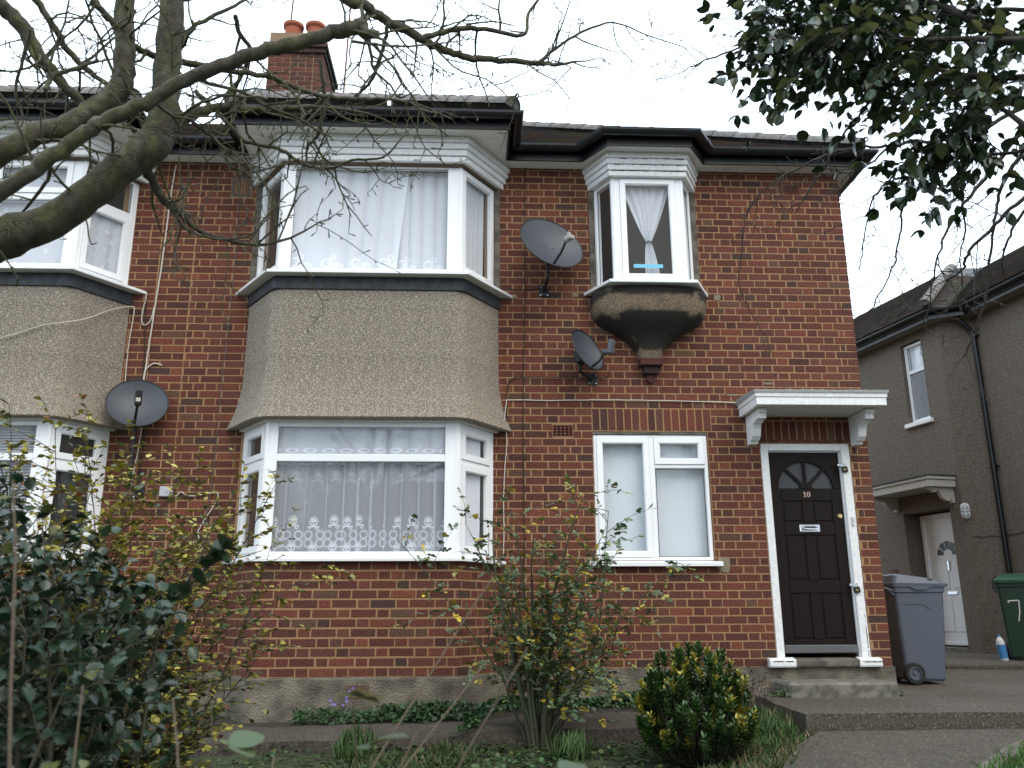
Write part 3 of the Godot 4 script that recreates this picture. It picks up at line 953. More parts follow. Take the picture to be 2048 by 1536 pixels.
func roof_main(h: Node3D) -> void:
	var tp := tan(PI_R); var up := Vector3(0, sin(PI_R), -cos(PI_R))
	var y0 := 5.185
	var mb := MB.new()
	# boarded slopes under the tiles
	var ry := y0 + 3.55 * tp - 0.02
	mb.quad(Vector3(PARTY, y0 - 0.01, 0.25), Vector3(0.25, y0 - 0.01, 0.25), Vector3(-3.3, ry, -3.3), Vector3(PARTY, ry, -3.3))
	mb.quad(Vector3(0.25, y0 - 0.01, 0.25), Vector3(0.25, y0 - 0.01, -6.85), Vector3(-3.3, ry, -3.3), Vector3(-3.3, ry, -3.3))
	mb.tri(Vector3(0.25, y0 - 0.01, 0.25), Vector3(0.25, y0 - 0.01, -6.85), Vector3(-3.3, ry, -3.3))
	mb.quad(Vector3(0.25, y0 - 0.01, -6.85), Vector3(PARTY, y0 - 0.01, -6.85), Vector3(PARTY, ry, -3.3), Vector3(-3.3, ry, -3.3))
	bay_roof_boards(mb, BC, y0, tp)
	var q := [Vector3(-2.79, y0 - 0.02, 0.24), Vector3(-2.60, y0 - 0.02, 0.56), Vector3(-1.69, y0 - 0.02, 0.56), Vector3(-1.50, y0 - 0.02, 0.24), Vector3(-2.1, y0 + 0.2, 0.0)]
	for k in 3: mb.tri(q[k], q[k + 1], q[4])
	part(h, "roof_boarding", mb, M.lead)
	mb = MB.new()
	tiles(mb, Vector3(PARTY, y0, 0.25), Vector3(0.25, y0, 0.25), up, 36, 0.0, cos(PI_R))
	bay_roof_tiles(mb, BC, y0)
	part(h, "roof_tiles", mb, M.tile, true)
	hip_line(h, Vector3(0.2, y0 + 0.075, 0.2), Vector3(-1, tp, -1), 20, 0.31, 0.1)
	hip_iron(h, Vector3(0.22, y0 + 0.07, 0.22), Vector3(-1, tp, -1), 0.032)
	var a := Vector3(BC + 1.36, y0 + 0.085, 0.79)
	hip_line(h, a, Vector3(-1, tp, -1), 7, 0.31, 0.105)
	hip_iron(h, a + Vector3(0.02, 0.02, 0.02), Vector3(-1, tp, -1), 0.032)
	hip_line(h, Vector3(BC - 1.36, y0 + 0.085, 0.79), Vector3(1, tp, -1), 7, 0.31, 0.105)
	chimney(h)

func bay_roof_boards(mb: MB, c: float, y0: float, tp: float) -> void:
	var w := 1.39
	var ap := Vector3(c, y0 + w * tp - 0.02, 0.83 - w)
	var L := Vector3(c - w, y0 - 0.01, 0.83); var R := Vector3(c + w, y0 - 0.01, 0.83)
	var bk := Vector3(c, y0 + w * tp - 0.02, 0.25 - w)
	mb.tri(L, R, ap)
	mb.quad(R, Vector3(c + w, y0 - 0.01, 0.25), bk, ap)
	mb.quad(Vector3(c - w, y0 - 0.01, 0.25), L, ap, bk)
func bay_roof_tiles(mb: MB, c: float, y0: float) -> void:
	var w := 1.39
	tiles(mb, Vector3(c - w, y0, 0.83), Vector3(c + w, y0, 0.83), Vector3(0, sin(PI_R), -cos(PI_R)), 17, cos(PI_R), cos(PI_R))
	tiles(mb, Vector3(c + w, y0, 0.83), Vector3(c + w, y0, 0.2), Vector3(-cos(PI_R), sin(PI_R), 0), 14, cos(PI_R), -cos(PI_R))

func chimney(h: Node3D) -> void:
	var x0 := -6.98; var x1 := -6.17; var z0 := -3.0; var z1 := -3.95
	var mb := MB.new()
	mb.box(Vector3(x0 + 0.006, 7.0, z1 + 0.006), Vector3(x1 - 0.006, 8.92, z0 - 0.006))
	var st := part(h, "chimney", mb, M.mortar_old)
	var list := []
	var FF := frame(Vector3(x0, 7.34, z0), Vector3.RIGHT, Vector3(0, 0, 1)); var FR := frame(Vector3(x1, 7.34, z0), Vector3(0, 0, -1), Vector3.RIGHT)
	for k in 16:
		lay_course(list, FF, 0.0, x1 - x0, k * CH, 0.11 if k % 2 else 0.0, false, false, [])
		lay_course(list, FR, 0.0, z0 - z1, k * CH, 0.0 if k % 2 else 0.11, false, false, [])
	for c in 2:      # oversailing courses
		var e := 0.035 * (c + 1)
		var yy := 7.34 + (16 + c) * CH
		mb = MB.new(); mb.box(Vector3(x0 - e + 0.008, yy, z1 - e), Vector3(x1 + e - 0.008, yy + CH, z0 + e - 0.008)); part(st, "oversail", mb, M.soot)
		lay_course(list, frame(Vector3(x0 - e, yy, z0 + e), Vector3.RIGHT, Vector3(0, 0, 1)), 0.0, x1 - x0 + 2 * e, 0.0, 0.0, false, false, [])
	for k in 2: lay_course(list, frame(Vector3(x0 + 0.02, 7.34 + (18 + k) * CH, z0 - 0.02), Vector3.RIGHT, Vector3(0, 0, 1)), 0.0, x1 - x0 - 0.04, 0.0, 0.1 * k, false, false, [])
	var rest := MB.new()
	for q in list:
		var F: Transform3D = q[0]
		rest.append(brick_shape(q[3], q[4], ([3, 1, 5, 0, 7][rng.randi() % 5] if (F * Vector3(q[1], q[2], 0)).y < 8.56 else [5, 8][rng.randi() % 2]), rng.randi() % 50), Transform3D(F.basis, F * Vector3(q[1], q[2], 0)))
	part(st, "brickwork", rest, M.brick, true)
	mb = MB.new(); mb.cbox(Transform3D.IDENTITY, Vector3(x0 + 0.03, 8.86, z1 + 0.03), Vector3(x1 - 0.03, 8.94, z0 - 0.03), 0.03); part(st, "flaunching", mb, M.soot)
	for px in [-6.72, -6.38]:
		mb = MB.new()
		mb.lathe([Vector2(0.115, 0.0), Vector2(0.12, 0.08), Vector2(0.125, 0.30), Vector2(0.155, 0.33), Vector2(0.158, 0.375), Vector2(0.13, 0.38), Vector2(0.105, 0.3), Vector2(0.1, 0.05)], 24, Transform3D(Basis.IDENTITY, Vector3(px, 8.92, -3.35)))
		part(st, "chimney_pot", mb, M.clay)

# ---------------------------------------------------------------- oriel window over its pebbledashed corbel
func oriel(h: Node3D) -> void:
	var c := OC
	var plan := PackedVector2Array([Vector2(c - OW - 0.06, -0.115), Vector2(c - OF, OD), Vector2(c + OF, OD), Vector2(c + OW + 0.06, -0.115)])
	var b := MB.new()
	b.sweep(sec([-0.08, 3.628, 0.09, 3.615, 0.098, 3.618, 0.1, 3.642, 0.094, 3.648, -0.02, 3.685, -0.08, 3.685]), plan)
	part(h, "window_sill", b, M.upvc)
	var p := [Vector2(c - OW, 0), Vector2(c - OF, OD), Vector2(c + OF, OD), Vector2(c + OW, 0)]
	for k in 3:
		var d: Vector2 = p[k + 1] - p[k]
		var u := Vector3(d.x, 0, d.y).normalized()
		var F := frame(Vector3(p[k].x, 0, p[k].y), u, Vector3(-u.z, 0, u.x))
		F.origin -= F.basis.z * 0.02
		var L := d.length()
		if k == 1: window(h, F, 0.0, L, 3.675, 4.80, [0.095, 0.095, 0.03, 0.02], [], [[0.115, L - 0.115, 3.715, 4.77, true]], M.upvc)
		else: window(h, F, 0.0, L, 3.675, 4.80, [0.045, 0.045, 0.04, 0.035], [], [[0.045, L - 0.045, 3.715, 4.765, false]], M.upvc)
	for k in 4:
		b = MB.new()
		var e := 0.032 + k * 0.015
		var y := 4.80 + k * 0.0625
		b.sweep(sec([-0.1, y, e - 0.002, y, e + 0.004, y + 0.006, e + 0.003, y + 0.0565, e - 0.002, y + 0.0605, -0.1, y + 0.0605]), plan)
		part(h, "cornice_board", b, M.paint)
	for k in 3:
		var F := frame(Vector3(c - OF, 4.8, OD), Vector3.RIGHT, Vector3(0, 0, 1))
		flakes(h, F, 0.0, OF * 2, 0.0625 * (k + 1) - rf(0.002, 0.01), 0.032 + k * 0.015 + 0.0035, [40, 16, 20][k])
	var FB := frame(Vector3(BC - BF, 4.795, BD), Vector3.RIGHT, Vector3(0, 0, 1))
	flakes(h, FB, 0.05, 0.6, 0.062, 0.0545, 22)
	flakes(h, FB, 1.0, 1.6, 0.062, 0.0545, 10)
	# render edge each side of the window
	for q in [c - OW - 0.007, c + OW + 0.007, BC - BW, BC + BW]:
		b = MB.new()
		b.box(Vector3(q - 0.03, 3.63, -0.02), Vector3(q + 0.03, 4.85, 0.004))
		part(h, "render_edge", b, M.concrete_worn)
	# corbel
	var prof := [[3.625, 0.50, 0.285], [3.60, 0.565, 0.335], [3.52, 0.585, 0.345], [3.42, 0.58, 0.345], [3.34, 0.55, 0.33], [3.27, 0.475, 0.285], [3.21, 0.375, 0.23], [3.15, 0.275, 0.175], [3.09, 0.20, 0.14], [3.03, 0.15, 0.12], [2.97, 0.125, 0.11], [2.93, 0.118, 0.106]]
	var cm := MB.new()
	var na := 40; var nv := 44
	var fn := FastNoiseLite.new(); fn.seed = 8; fn.frequency = 7.0; fn.fractal_octaves = 4
	for j in nv + 1:
		var t := float(j) / nv * (prof.size() - 1)
		var k := mini(int(t), prof.size() - 2)
		var f := t - k
		var a: Array = prof[maxi(k - 1, 0)]; var b0: Array = prof[k]; var b1: Array = prof[k + 1]; var e: Array = prof[mini(k + 2, prof.size() - 1)]
		var y: float = lerpf(b0[0], b1[0], f)
		var w: float = cubic_interpolate(b0[1], b1[1], a[1], e[1], f); var dd: float = cubic_interpolate(b0[2], b1[2], a[2], e[2], f)
		for i in na + 1:
			var s := float(i) / na
			# half of a rounded three-sided outline
			var ang := PI * s
			var x := -cos(ang); var z := sin(ang)
			var fx: float = w * signf(x) * pow(absf(x), 0.75); var fz: float = dd * pow(z, 0.55)
			var P := Vector3(c + fx, y, fz)
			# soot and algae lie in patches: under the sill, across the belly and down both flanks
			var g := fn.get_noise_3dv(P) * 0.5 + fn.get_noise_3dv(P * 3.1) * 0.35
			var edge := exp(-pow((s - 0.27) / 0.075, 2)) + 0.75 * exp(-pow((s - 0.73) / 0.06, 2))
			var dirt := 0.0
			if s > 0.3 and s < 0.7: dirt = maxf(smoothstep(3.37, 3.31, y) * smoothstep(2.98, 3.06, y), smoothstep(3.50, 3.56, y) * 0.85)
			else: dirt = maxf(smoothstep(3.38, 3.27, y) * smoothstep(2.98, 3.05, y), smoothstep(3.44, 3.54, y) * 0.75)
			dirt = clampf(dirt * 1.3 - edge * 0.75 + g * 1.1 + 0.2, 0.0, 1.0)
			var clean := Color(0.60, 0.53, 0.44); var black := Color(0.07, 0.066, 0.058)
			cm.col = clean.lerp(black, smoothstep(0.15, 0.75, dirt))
			cm.add(P, Vector3.ZERO)
	var row := na + 1
	for j in nv:
		for i in na:
			var q := j * row + i
			for w in [q, q + 1, q + row, q + 1, q + row + 1, q + row]: cm.ix.append(w)
	recompute(cm)
	part(h, "corbel", cm, M.pebble)
	var cf := MB.new()
	cf.col = Color(0.11, 0.035, 0.028)
	cf.cbox(Transform3D.IDENTITY, Vector3(c - 0.115, 2.855, -0.02), Vector3(c + 0.115, 2.928, 0.115), 0.006)
	part(h, "corbel_brick", cf, M.brick)
	cf = MB.new(); cf.col = Color(0.045, 0.022, 0.02)
	cf.cbox(Transform3D.IDENTITY, Vector3(c - 0.075, 2.775, -0.02), Vector3(c + 0.075, 2.852, 0.08), 0.006)
	part(h, "corbel_brick", cf, M.brick)
	cf = MB.new(); cf.col = Color(0.10, 0.03, 0.025)
	cf.prism(PackedVector2Array([Vector2(-0.045, 2.772), Vector2(0.045, 2.772), Vector2(0.03, 2.71), Vector2(0.0, 2.685), Vector2(-0.03, 2.71)]), Transform3D(Basis.IDENTITY, Vector3(c, 0, 0)), -0.02, 0.045)
	part(h, "corbel_brick", cf, M.brick)

func recompute(m: MB) -> void:      # smooth normals for a shared-vertex grid
	for k in m.n.size(): m.n[k] = Vector3.ZERO
	for k in range(0, m.ix.size(), 3):
		var a := m.v[m.ix[k]]; var b := m.v[m.ix[k + 1]]; var d := m.v[m.ix[k + 2]]
		var nn := (d - a).cross(b - a)
		for q in 3: m.n[m.ix[k + q]] += nn
	for k in m.n.size(): m.n[k] = m.n[k].normalized() if m.n[k].length() > 1e-12 else Vector3.UP

# ---------------------------------------------------------------- front door
func front_door(h: Node3D) -> void:
	var x0 := -1.08; var x1 := -0.195; var top := 2.09
	var b := MB.new()
	var I := Transform3D.IDENTITY
	b.cbox(I, Vector3(x0, 0.075, -0.09), Vector3(x0 + 0.075, top, 0.0), 0.006)
	b.cbox(I, Vector3(x1 - 0.085, 0.075, -0.09), Vector3(x1, top, 0.0), 0.006)
	b.cbox(I, Vector3(x0 + 0.075, top - 0.07, -0.09), Vector3(x1 - 0.085, top, -0.001), 0.006)
	b.box(Vector3(x0 + 0.075, 0.075, -0.085), Vector3(x0 + 0.085, top - 0.07, -0.035)); b.box(Vector3(x1 - 0.097, 0.075, -0.085), Vector3(x1 - 0.085, top - 0.07, -0.035)); b.box(Vector3(x0 + 0.085, top - 0.08, -0.085), Vector3(x1 - 0.097, top - 0.07, -0.035))
	var fr := part(h, "door_frame", b, M.paint)
	# ragged brush line and bare spots on the right post
	flakes(fr, frame(Vector3(x1, 0.1, -0.002), Vector3(0, 1, 0), Vector3(0, 0, 1)), 0.0, 1.9, 0.006, 0.0, 46)
	flakes(fr, frame(Vector3(x1 - 0.02, 0.1, 0.0), Vector3(0, 1, 0), Vector3(0, 0, 1)), 0.0, 0.35, 0.0, 0.0, 14)
	# timber sill: painted ends, dark worn middle
	b = MB.new()
	b.sweep(sec([-0.09, 0.0, 0.055, 0.0, 0.06, 0.012, 0.06, 0.055, 0.05, 0.062, -0.09, 0.078]), PackedVector2Array([Vector2(-0.93, 0), Vector2(-0.335, 0)]))
	var sl := part(h, "door_sill", b, M.concrete_worn)
	for q in [[-1.175, -0.93], [-0.335, -0.125]]:
		b = MB.new()
		b.sweep(sec([-0.02, -0.002, 0.062, -0.002, 0.068, 0.012, 0.068, 0.058, 0.056, 0.068, -0.02, 0.082]), PackedVector2Array([Vector2(q[0], 0), Vector2(q[1], 0)]))
		part(sl, "sill_end", b, M.paint)
	flakes(sl, frame(Vector3(-0.335, 0.03, 0.0685), Vector3.RIGHT, Vector3(0, 0, 1)), 0.02, 0.2, 0.012, 0.0, 16)
	flakes(sl, frame(Vector3(-1.175, 0.03, 0.0685), Vector3.RIGHT, Vector3(0, 0, 1)), 0.0, 0.22, 0.02, 0.0, 14)
	# leaf
	var a := x0 + 0.088; var e := x1 - 0.1
	var cx := (a + e) * 0.5
	var yb := 0.115; var yt := top - 0.083; var z := -0.05
	b = MB.new()
	var R := 0.285; var fy := 1.655
	var poly := PackedVector2Array([Vector2(a, fy), Vector2(cx - R, fy)])
	for k in 25: poly.append(Vector2(cx - cos(PI * k / 24.0) * R, fy + sin(PI * k / 24.0) * (R - 0.012)))
	poly.append_array([Vector2(e, fy), Vector2(e, yt), Vector2(a, yt)])
	poly.remove_at(1)
	b.prism(poly, I, z - 0.04, z)
	b.box(Vector3(a, yb, z - 0.04), Vector3(e, fy, z - 0.012))
	# stiles and rails stand 12 mm over the panel ground
	var bars := [[a, a + 0.1, yb, fy], [e - 0.1, e, yb, fy], [a + 0.1, e - 0.1, 1.535, fy], [a + 0.1, e - 0.1, 1.205, 1.325], [a + 0.1, e - 0.1, 0.66, 0.775], [a + 0.1, e - 0.1, yb, 0.235], [cx - 0.05, cx + 0.05, 1.325, 1.535], [cx - 0.05, cx + 0.05, 0.775, 1.205], [cx - 0.05, cx + 0.05, 0.235, 0.66]]
	for q in bars: b.cbox(I, Vector3(q[0], q[2], z - 0.02), Vector3(q[1], q[3], z), 0.004)
	var leaf := part(h, "front_door", b, M.door_wood)
	for q in [[1.325, 1.535], [0.775, 1.205], [0.235, 0.66]]:
		for s in [[a + 0.1, cx - 0.05], [cx + 0.05, e - 0.1]]:
			b = MB.new()
			b.cbox(I, Vector3(s[0] + 0.016, q[0] + 0.016, z - 0.014), Vector3(s[1] - 0.016, q[1] - 0.016, z - 0.002), 0.011)
			part(leaf, "panel", b, M.door_wood)
	b = MB.new()
	for k in [1, 2, 3]:
		var an: float = PI * k / 4.0
		var u := Vector3(cos(an), sin(an), 0)
		b.fbox(frame(Vector3(cx, fy, 0), u, Vector3(0, 0, 1)), Vector3(0.03, -0.013, z - 0.02), Vector3(R + 0.004, 0.013, z + 0.003))
	var hub := PackedVector2Array()
	for k in 13: hub.append(Vector2(cx + cos(PI * k / 12.0) * 0.062, fy + sin(PI * k / 12.0) * 0.062))
	b.prism(hub, I, z - 0.02, z + 0.005)
	# raised rim of the fanlight
	for k in 24:
		var a0 := PI * k / 24.0; var a1 := PI * (k + 1) / 24.0
		var p0 := Vector2(cx + cos(a0) * R, fy + sin(a0) * (R - 0.012)); var p1 := Vector2(cx + cos(a1) * R, fy + sin(a1) * (R - 0.012))
		var d0 := Vector2(cos(a0), sin(a0)) * 0.012; var d1 := Vector2(cos(a1), sin(a1)) * 0.012
		b.prism(PackedVector2Array([p0 - d0, p0 + d0, p1 + d1, p1 - d1]), I, z - 0.01, z + 0.005)
	part(leaf, "fanlight_bars", b, M.door_wood)
	b = MB.new()
	b.quad(Vector3(cx - R, fy, z - 0.018), Vector3(cx + R, fy, z - 0.018), Vector3(cx + R, fy + R, z - 0.018), Vector3(cx - R, fy + R, z - 0.018))
	part(leaf, "fanlight_pane", b, M.rippled_glass)
	b = MB.new(); b.cbox(I, Vector3(a - 0.0, yb - 0.0, z), Vector3(e, yb + 0.075, z + 0.028), 0.008)
	part(leaf, "weatherboard", b, M.cable_grey)
	b = MB.new()
	b.cbox(I, Vector3(cx - 0.1, 1.232, z), Vector3(cx + 0.1, 1.306, z + 0.012), 0.006)
	var lb := part(leaf, "letter_plate", b, M.chrome)
	b = MB.new()
	b.tube(smooth(line([cx - 0.062, 1.284, z + 0.008, cx - 0.06, 1.262, z + 0.04, cx - 0.045, 1.256, z + 0.046, cx + 0.045, 1.256, z + 0.046, cx + 0.06, 1.262, z + 0.04, cx + 0.062, 1.284, z + 0.008])), even(0.0065, 26), 8)
	part(lb, "handle", b, M.chrome)
	b = MB.new(); b.cbox(I, Vector3(cx - 0.052, 1.252, z + 0.012), Vector3(cx + 0.052, 1.288, z + 0.016), 0.003); part(lb, "flap", b, M.dish)
	b = MB.new()
	b.lathe([Vector2(0.0, 0.0), Vector2(0.024, 0.0), Vector2(0.024, 0.008), Vector2(0.019, 0.014), Vector2(0.0, 0.015)], 20, Transform3D(Basis(Vector3.RIGHT, PI / 2), Vector3(-0.335, 1.385, z)))
	part(leaf, "lock", b, M.brass)
	numerals(leaf, "10", Vector3(cx, 1.595, z + 0.001), 0.055, M.copper, "house_number")
	b = MB.new(); b.cbox(I, Vector3(-0.245, 1.285, 0.0), Vector3(-0.222, 1.375, 0.018), 0.005)
	var bl := part(h, "bell_push", b, M.white_mark)
	b = MB.new(); b.cbox(I, Vector3(-0.24, 1.335, 0.018), Vector3(-0.227, 1.35, 0.022), 0.002); part(bl, "button", b, M.cable_white)

func numerals(parent: Node3D, what: String, at: Vector3, size: float, m: Material, called: String, turn := 0.0) -> void:
	var tm := TextMesh.new()
	var f := SystemFont.new()
	f.font_names = PackedStringArray(["Droid Serif"]); f.font_weight = 700
	tm.font = f; tm.text = what; tm.font_size = 64; tm.pixel_size = size / 50.0; tm.depth = 0.006
	var o := MeshInstance3D.new()
	o.name = called
	o.mesh = tm
	o.material_override = m
	parent.add_child(o, true)
	var s := Vector3.ZERO
	var q: Node = parent
	while q is Node3D and q != self:
		if not q.has_meta("own_axes"): s += q.position
		else: s = Vector3.ZERO; break
		q = q.get_parent()
	o.position = at - s
	o.rotation.y = turn

func canopy(h: Node3D) -> void:
	var x0 := -1.262; var x1 := -0.035; var D := 0.54
	var I := Transform3D.IDENTITY
	var b := MB.new()
	var plan := PackedVector2Array([Vector2(x0, 0.0), Vector2(x0, D), Vector2(x1, D), Vector2(x1, 0.0)])
	b.sweep(sec([-0.03, 2.352, 0.0, 2.352, 0.003, 2.356, 0.003, 2.428, -0.03, 2.428]), plan)
	var c := part(h, "canopy", b, M.paint)
	b = MB.new(); b.sweep(sec([-0.03, 2.429, 0.012, 2.429, 0.014, 2.46, 0.02, 2.466, 0.02, 2.472, -0.03, 2.472]), plan); part(c, "moulding", b, M.paint)
	b = MB.new(); b.box(Vector3(x0 + 0.03, 2.362, 0.0), Vector3(x1 - 0.03, 2.374, D - 0.03)); part(c, "soffit", b, M.paint_soffit)
	b = MB.new()       # worn felt, dished a little, with the ragged upstand at its rim
	var n := 40
	for k in n:
		var xa := lerpf(x0 - 0.026, x1 + 0.026, float(k) / n); var xb := lerpf(x0 - 0.026, x1 + 0.026, float(k + 1) / n)
		var ya := 2.472 + 0.02 + rf(0.0, 0.006); var yb := ya + rf(-0.002, 0.002)
		b.quad(Vector3(xa, 2.470, D + 0.026), Vector3(xb, 2.470, D + 0.026), Vector3(xb, yb, D + 0.024), Vector3(xa, ya, D + 0.024))
		b.quad(Vector3(xa, ya, D + 0.024), Vector3(xb, yb, D + 0.024), Vector3(xb, 2.53, 0.0), Vector3(xa, 2.53, 0.0))
	b.quad(Vector3(x0 - 0.026, 2.47, 0.0), Vector3(x0 - 0.026, 2.47, D + 0.026), Vector3(x0 - 0.026, 2.496, D + 0.024), Vector3(x0 - 0.026, 2.53, 0.0))
	b.quad(Vector3(x1 + 0.026, 2.47, D + 0.026), Vector3(x1 + 0.026, 2.47, 0.0), Vector3(x1 + 0.026, 2.53, 0.0), Vector3(x1 + 0.026, 2.496, D + 0.024))
	part(c, "felt", b, M.felt)
	for x in [x0 + 0.055, x1 - 0.135]:
		b = MB.new()
		# ogee bracket: outline in depth (first) and height (second)
		var o := [0.0, 2.352, 0.40, 2.352, 0.40, 2.315, 0.375, 2.31, 0.375, 2.262, 0.29, 2.258, 0.27, 2.238, 0.255, 2.255, 0.225, 2.24, 0.20, 2.20, 0.175, 2.13, 0.135, 2.095, 0.10, 2.092, 0.085, 2.105, 0.08, 2.07, 0.0, 2.065]
		b.prism(sec(o), frame(Vector3(x + 0.08, 0, 0.0), Vector3(0, 0, 1), Vector3(-1, 0, 0)), 0.0, 0.08)
		part(c, "bracket", b, M.paint)

# ---------------------------------------------------------------- the adjoining house
func house_left() -> void:
	var h := thing("brick_house", "adjoining brick house at the left edge, bay half hidden by branches and shrubs", "house", Vector3(-9.0, -0.6, -3.0))
	var W := Transform3D.IDENTITY
	var mb := MB.new()
	var xl := -12.0
	wall_cells(mb, W, xl, PARTY, 0.0, 5.06, [[-9.6, -7.5, 0.6, 2.35], [-9.6, -7.5, 3.5, 4.95]], -0.3, -0.0032)
	part(h, "wall", mb, M.mortar)
	mb = MB.new(); mb.box(Vector3(xl, -0.8, -0.3), Vector3(PARTY, -0.012, 0.014)); part(h, "plinth", mb, M.plinth)
	mb = MB.new(); mb.box(Vector3(xl, -0.8, -7.3), Vector3(PARTY, 5.06, -7.0)); mb.box(Vector3(xl, 2.5, -7.0), Vector3(PARTY, 2.6, -0.3)); mb.box(Vector3(xl, -0.8, -7.0), Vector3(xl + 0.2, 5.06, -0.3)); part(h, "rear_wall", mb, M.mortar)
	var bricks := []
	for k in 67: lay_course(bricks, W, -7.36, PARTY - 0.004, k * CH, 0.11 if k % 2 == 0 else 0.0, true, false, [])
	for k in 67: lay_course(bricks, W, xl, -9.75, k * CH, 0.11 if k % 2 == 0 else 0.0, true, false, [])
	bay(h, BC2, bricks, true)
	build_bricks(h, bricks)
	var B := 1.34
	eaves(h, PackedVector2Array([Vector2(xl, 0.2), Vector2(BC2 - B, 0.2), Vector2(BC2 - B, 0.78), Vector2(BC2 + B, 0.78), Vector2(BC2 + B, 0.2), Vector2(PARTY, 0.2)]))
	mb = MB.new(); mb.box(Vector3(BC2 + B - 0.02, 5.052, 0.0), Vector3(PARTY, 5.062, 0.178)); part(h, "soffit", mb, M.paint_soffit)
	var tp := tan(PI_R); var y0 := 5.185
	mb = MB.new()
	var ry := y0 + 3.55 * tp - 0.02
	mb.quad(Vector3(xl, y0 - 0.01, 0.25), Vector3(PARTY, y0 - 0.01, 0.25), Vector3(PARTY, ry, -3.3), Vector3(xl, ry, -3.3))
	mb.quad(Vector3(PARTY, y0 - 0.01, -6.85), Vector3(xl, y0 - 0.01, -6.85), Vector3(xl, ry, -3.3), Vector3(PARTY, ry, -3.3))
	bay_roof_boards(mb, BC2, y0, tp)
	part(h, "roof_boarding", mb, M.lead)
	mb = MB.new()
	tiles(mb, Vector3(-8.5, y0, 0.25), Vector3(PARTY, y0, 0.25), Vector3(0, sin(PI_R), -cos(PI_R)), 36, 0.0, 0.0)
	bay_roof_tiles(mb, BC2, y0)
	part(h, "roof_tiles", mb, M.tile, true)
	hip_line(h, Vector3(BC2 + 1.36, y0 + 0.085, 0.79), Vector3(-1, tp, -1), 7, 0.31, 0.105)
	hip_line(h, Vector3(BC2 - 1.36, y0 + 0.085, 0.79), Vector3(1, tp, -1), 7, 0.31, 0.105)
	room(h, -10.2, -7.1, 0.0, 2.5, -0.3, -4.0); room(h, -10.2, -7.1, 2.7, 5.0, -0.3, -4.0)
	mb = MB.new(); mb.box(Vector3(xl, 5.07, -7.0), Vector3(PARTY, 5.10, 0.15)); mb.box(Vector3(BC2 - 1.3, 5.07, 0.15), Vector3(BC2 + 1.3, 5.10, 0.75)); part(h, "ceiling", mb, M.room)
	bay_linings(h, BC2)

# ---------------------------------------------------------------- measured lines, metres (and radii for branches)
const CABLE_WHITE_LONG := [-1.264, 2.496, 0.012, -1.655, 2.509, 0.012, -2.155, 2.516, 0.012, -2.652, 2.518, 0.012, -3.148, 2.509, 0.012, -3.542, 2.512, 0.012, -3.576, 2.479, 0.020, -3.597, 2.306, 0.030, -3.573, 2.110, 0.020, -3.592, 1.866, 0.012, -3.607, 1.530, 0.012, -3.603, 1.247, 0.012, -3.613, 0.969, 0.012]
const CABLE_BLACK_DROP := [-3.361, 5.154, 0.012, -3.378, 5.024, 0.012, -3.389, 4.389, 0.012, -3.390, 3.559, 0.012, -3.407, 2.716, 0.012, -3.413, 2.014, 0.012, -3.413, 1.388, 0.012, -3.427, 0.831, 0.012, -3.620, 0.035, 0.020]
const CABLE_DISH_SMALL := [-2.553, 2.816, 0.012, -2.565, 2.764, 0.012, -2.620, 2.743, 0.012, -2.745, 2.742, 0.012, -3.044, 2.745, 0.012, -3.442, 2.742, 0.012, -3.531, 2.715, 0.012, -3.561, 2.664, 0.012, -3.571, 2.511, 0.012, -3.572, 2.260, 0.012]
const CABLE_DISH_LARGE := [-3.194, 3.779, 0.012, -3.230, 3.724, 0.012, -3.282, 3.679, 0.012, -3.384, 3.667, 0.012, -3.558, 3.670, 0.012]
const CABLE_LOW := [-3.232, 0.162, 0.020, -3.461, 0.029, 0.020, -3.688, 0.015, 0.040]
const CABLE_CONDUIT := [-7.008, 5.007, 0.012, -7.022, 4.777, 0.012, -7.030, 4.494, 0.012, -7.037, 4.160, 0.012, -7.044, 3.833, 0.012, -7.061, 3.513, 0.012, -7.069, 3.302, 0.012, -7.081, 3.043, 0.012, -7.088, 2.839, 0.012, -7.096, 2.637, 0.012]
const CABLE_LOOP := [-7.162, 3.591, 0.012, -7.163, 3.511, 0.012, -7.177, 3.406, 0.012, -7.180, 3.301, 0.012, -7.155, 3.249, 0.012, -7.118, 3.260, 0.012, -7.085, 3.323, 0.012, -7.072, 3.433, 0.012]
const CABLE_CURL := [-7.096, 2.687, 0.012, -7.091, 2.778, 0.012, -7.049, 2.834, 0.012, -6.994, 2.855, 0.012, -6.935, 2.835, 0.012]
const CABLE_GREY_A := [-6.356, 4.934, 0.012, -6.333, 4.506, 0.012, -6.317, 4.172, 0.012, -6.322, 3.844, 0.012, -6.326, 3.522, 0.012, -6.337, 3.050, 0.012, -6.347, 2.643, 0.012, -6.347, 2.245, 0.012, -6.352, 1.857, 0.012, -6.371, 1.526, 0.012, -6.379, 1.247, 0.012, -6.382, 0.974, 0.012]
const CABLE_GREY_B := [-6.291, 5.022, 0.012, -6.250, 4.621, 0.012, -6.232, 4.173, 0.012, -6.212, 3.845, 0.012, -6.183, 3.657, 0.012]
const CABLE_WHITE_BOX := [-6.691, 1.544, 0.012, -6.657, 1.582, 0.012, -6.636, 1.601, 0.012, -6.587, 1.572, 0.012, -6.526, 1.563, 0.012, -6.412, 1.582, 0.012, -6.321, 1.596, 0.012, -6.291, 1.564, 0.012, -6.332, 1.456, 0.012, -6.384, 1.363, 0.012, -6.431, 1.270, 0.012, -6.445, 1.224, 0.012, -6.419, 1.133, 0.012, -6.390, 1.064, 0.012]
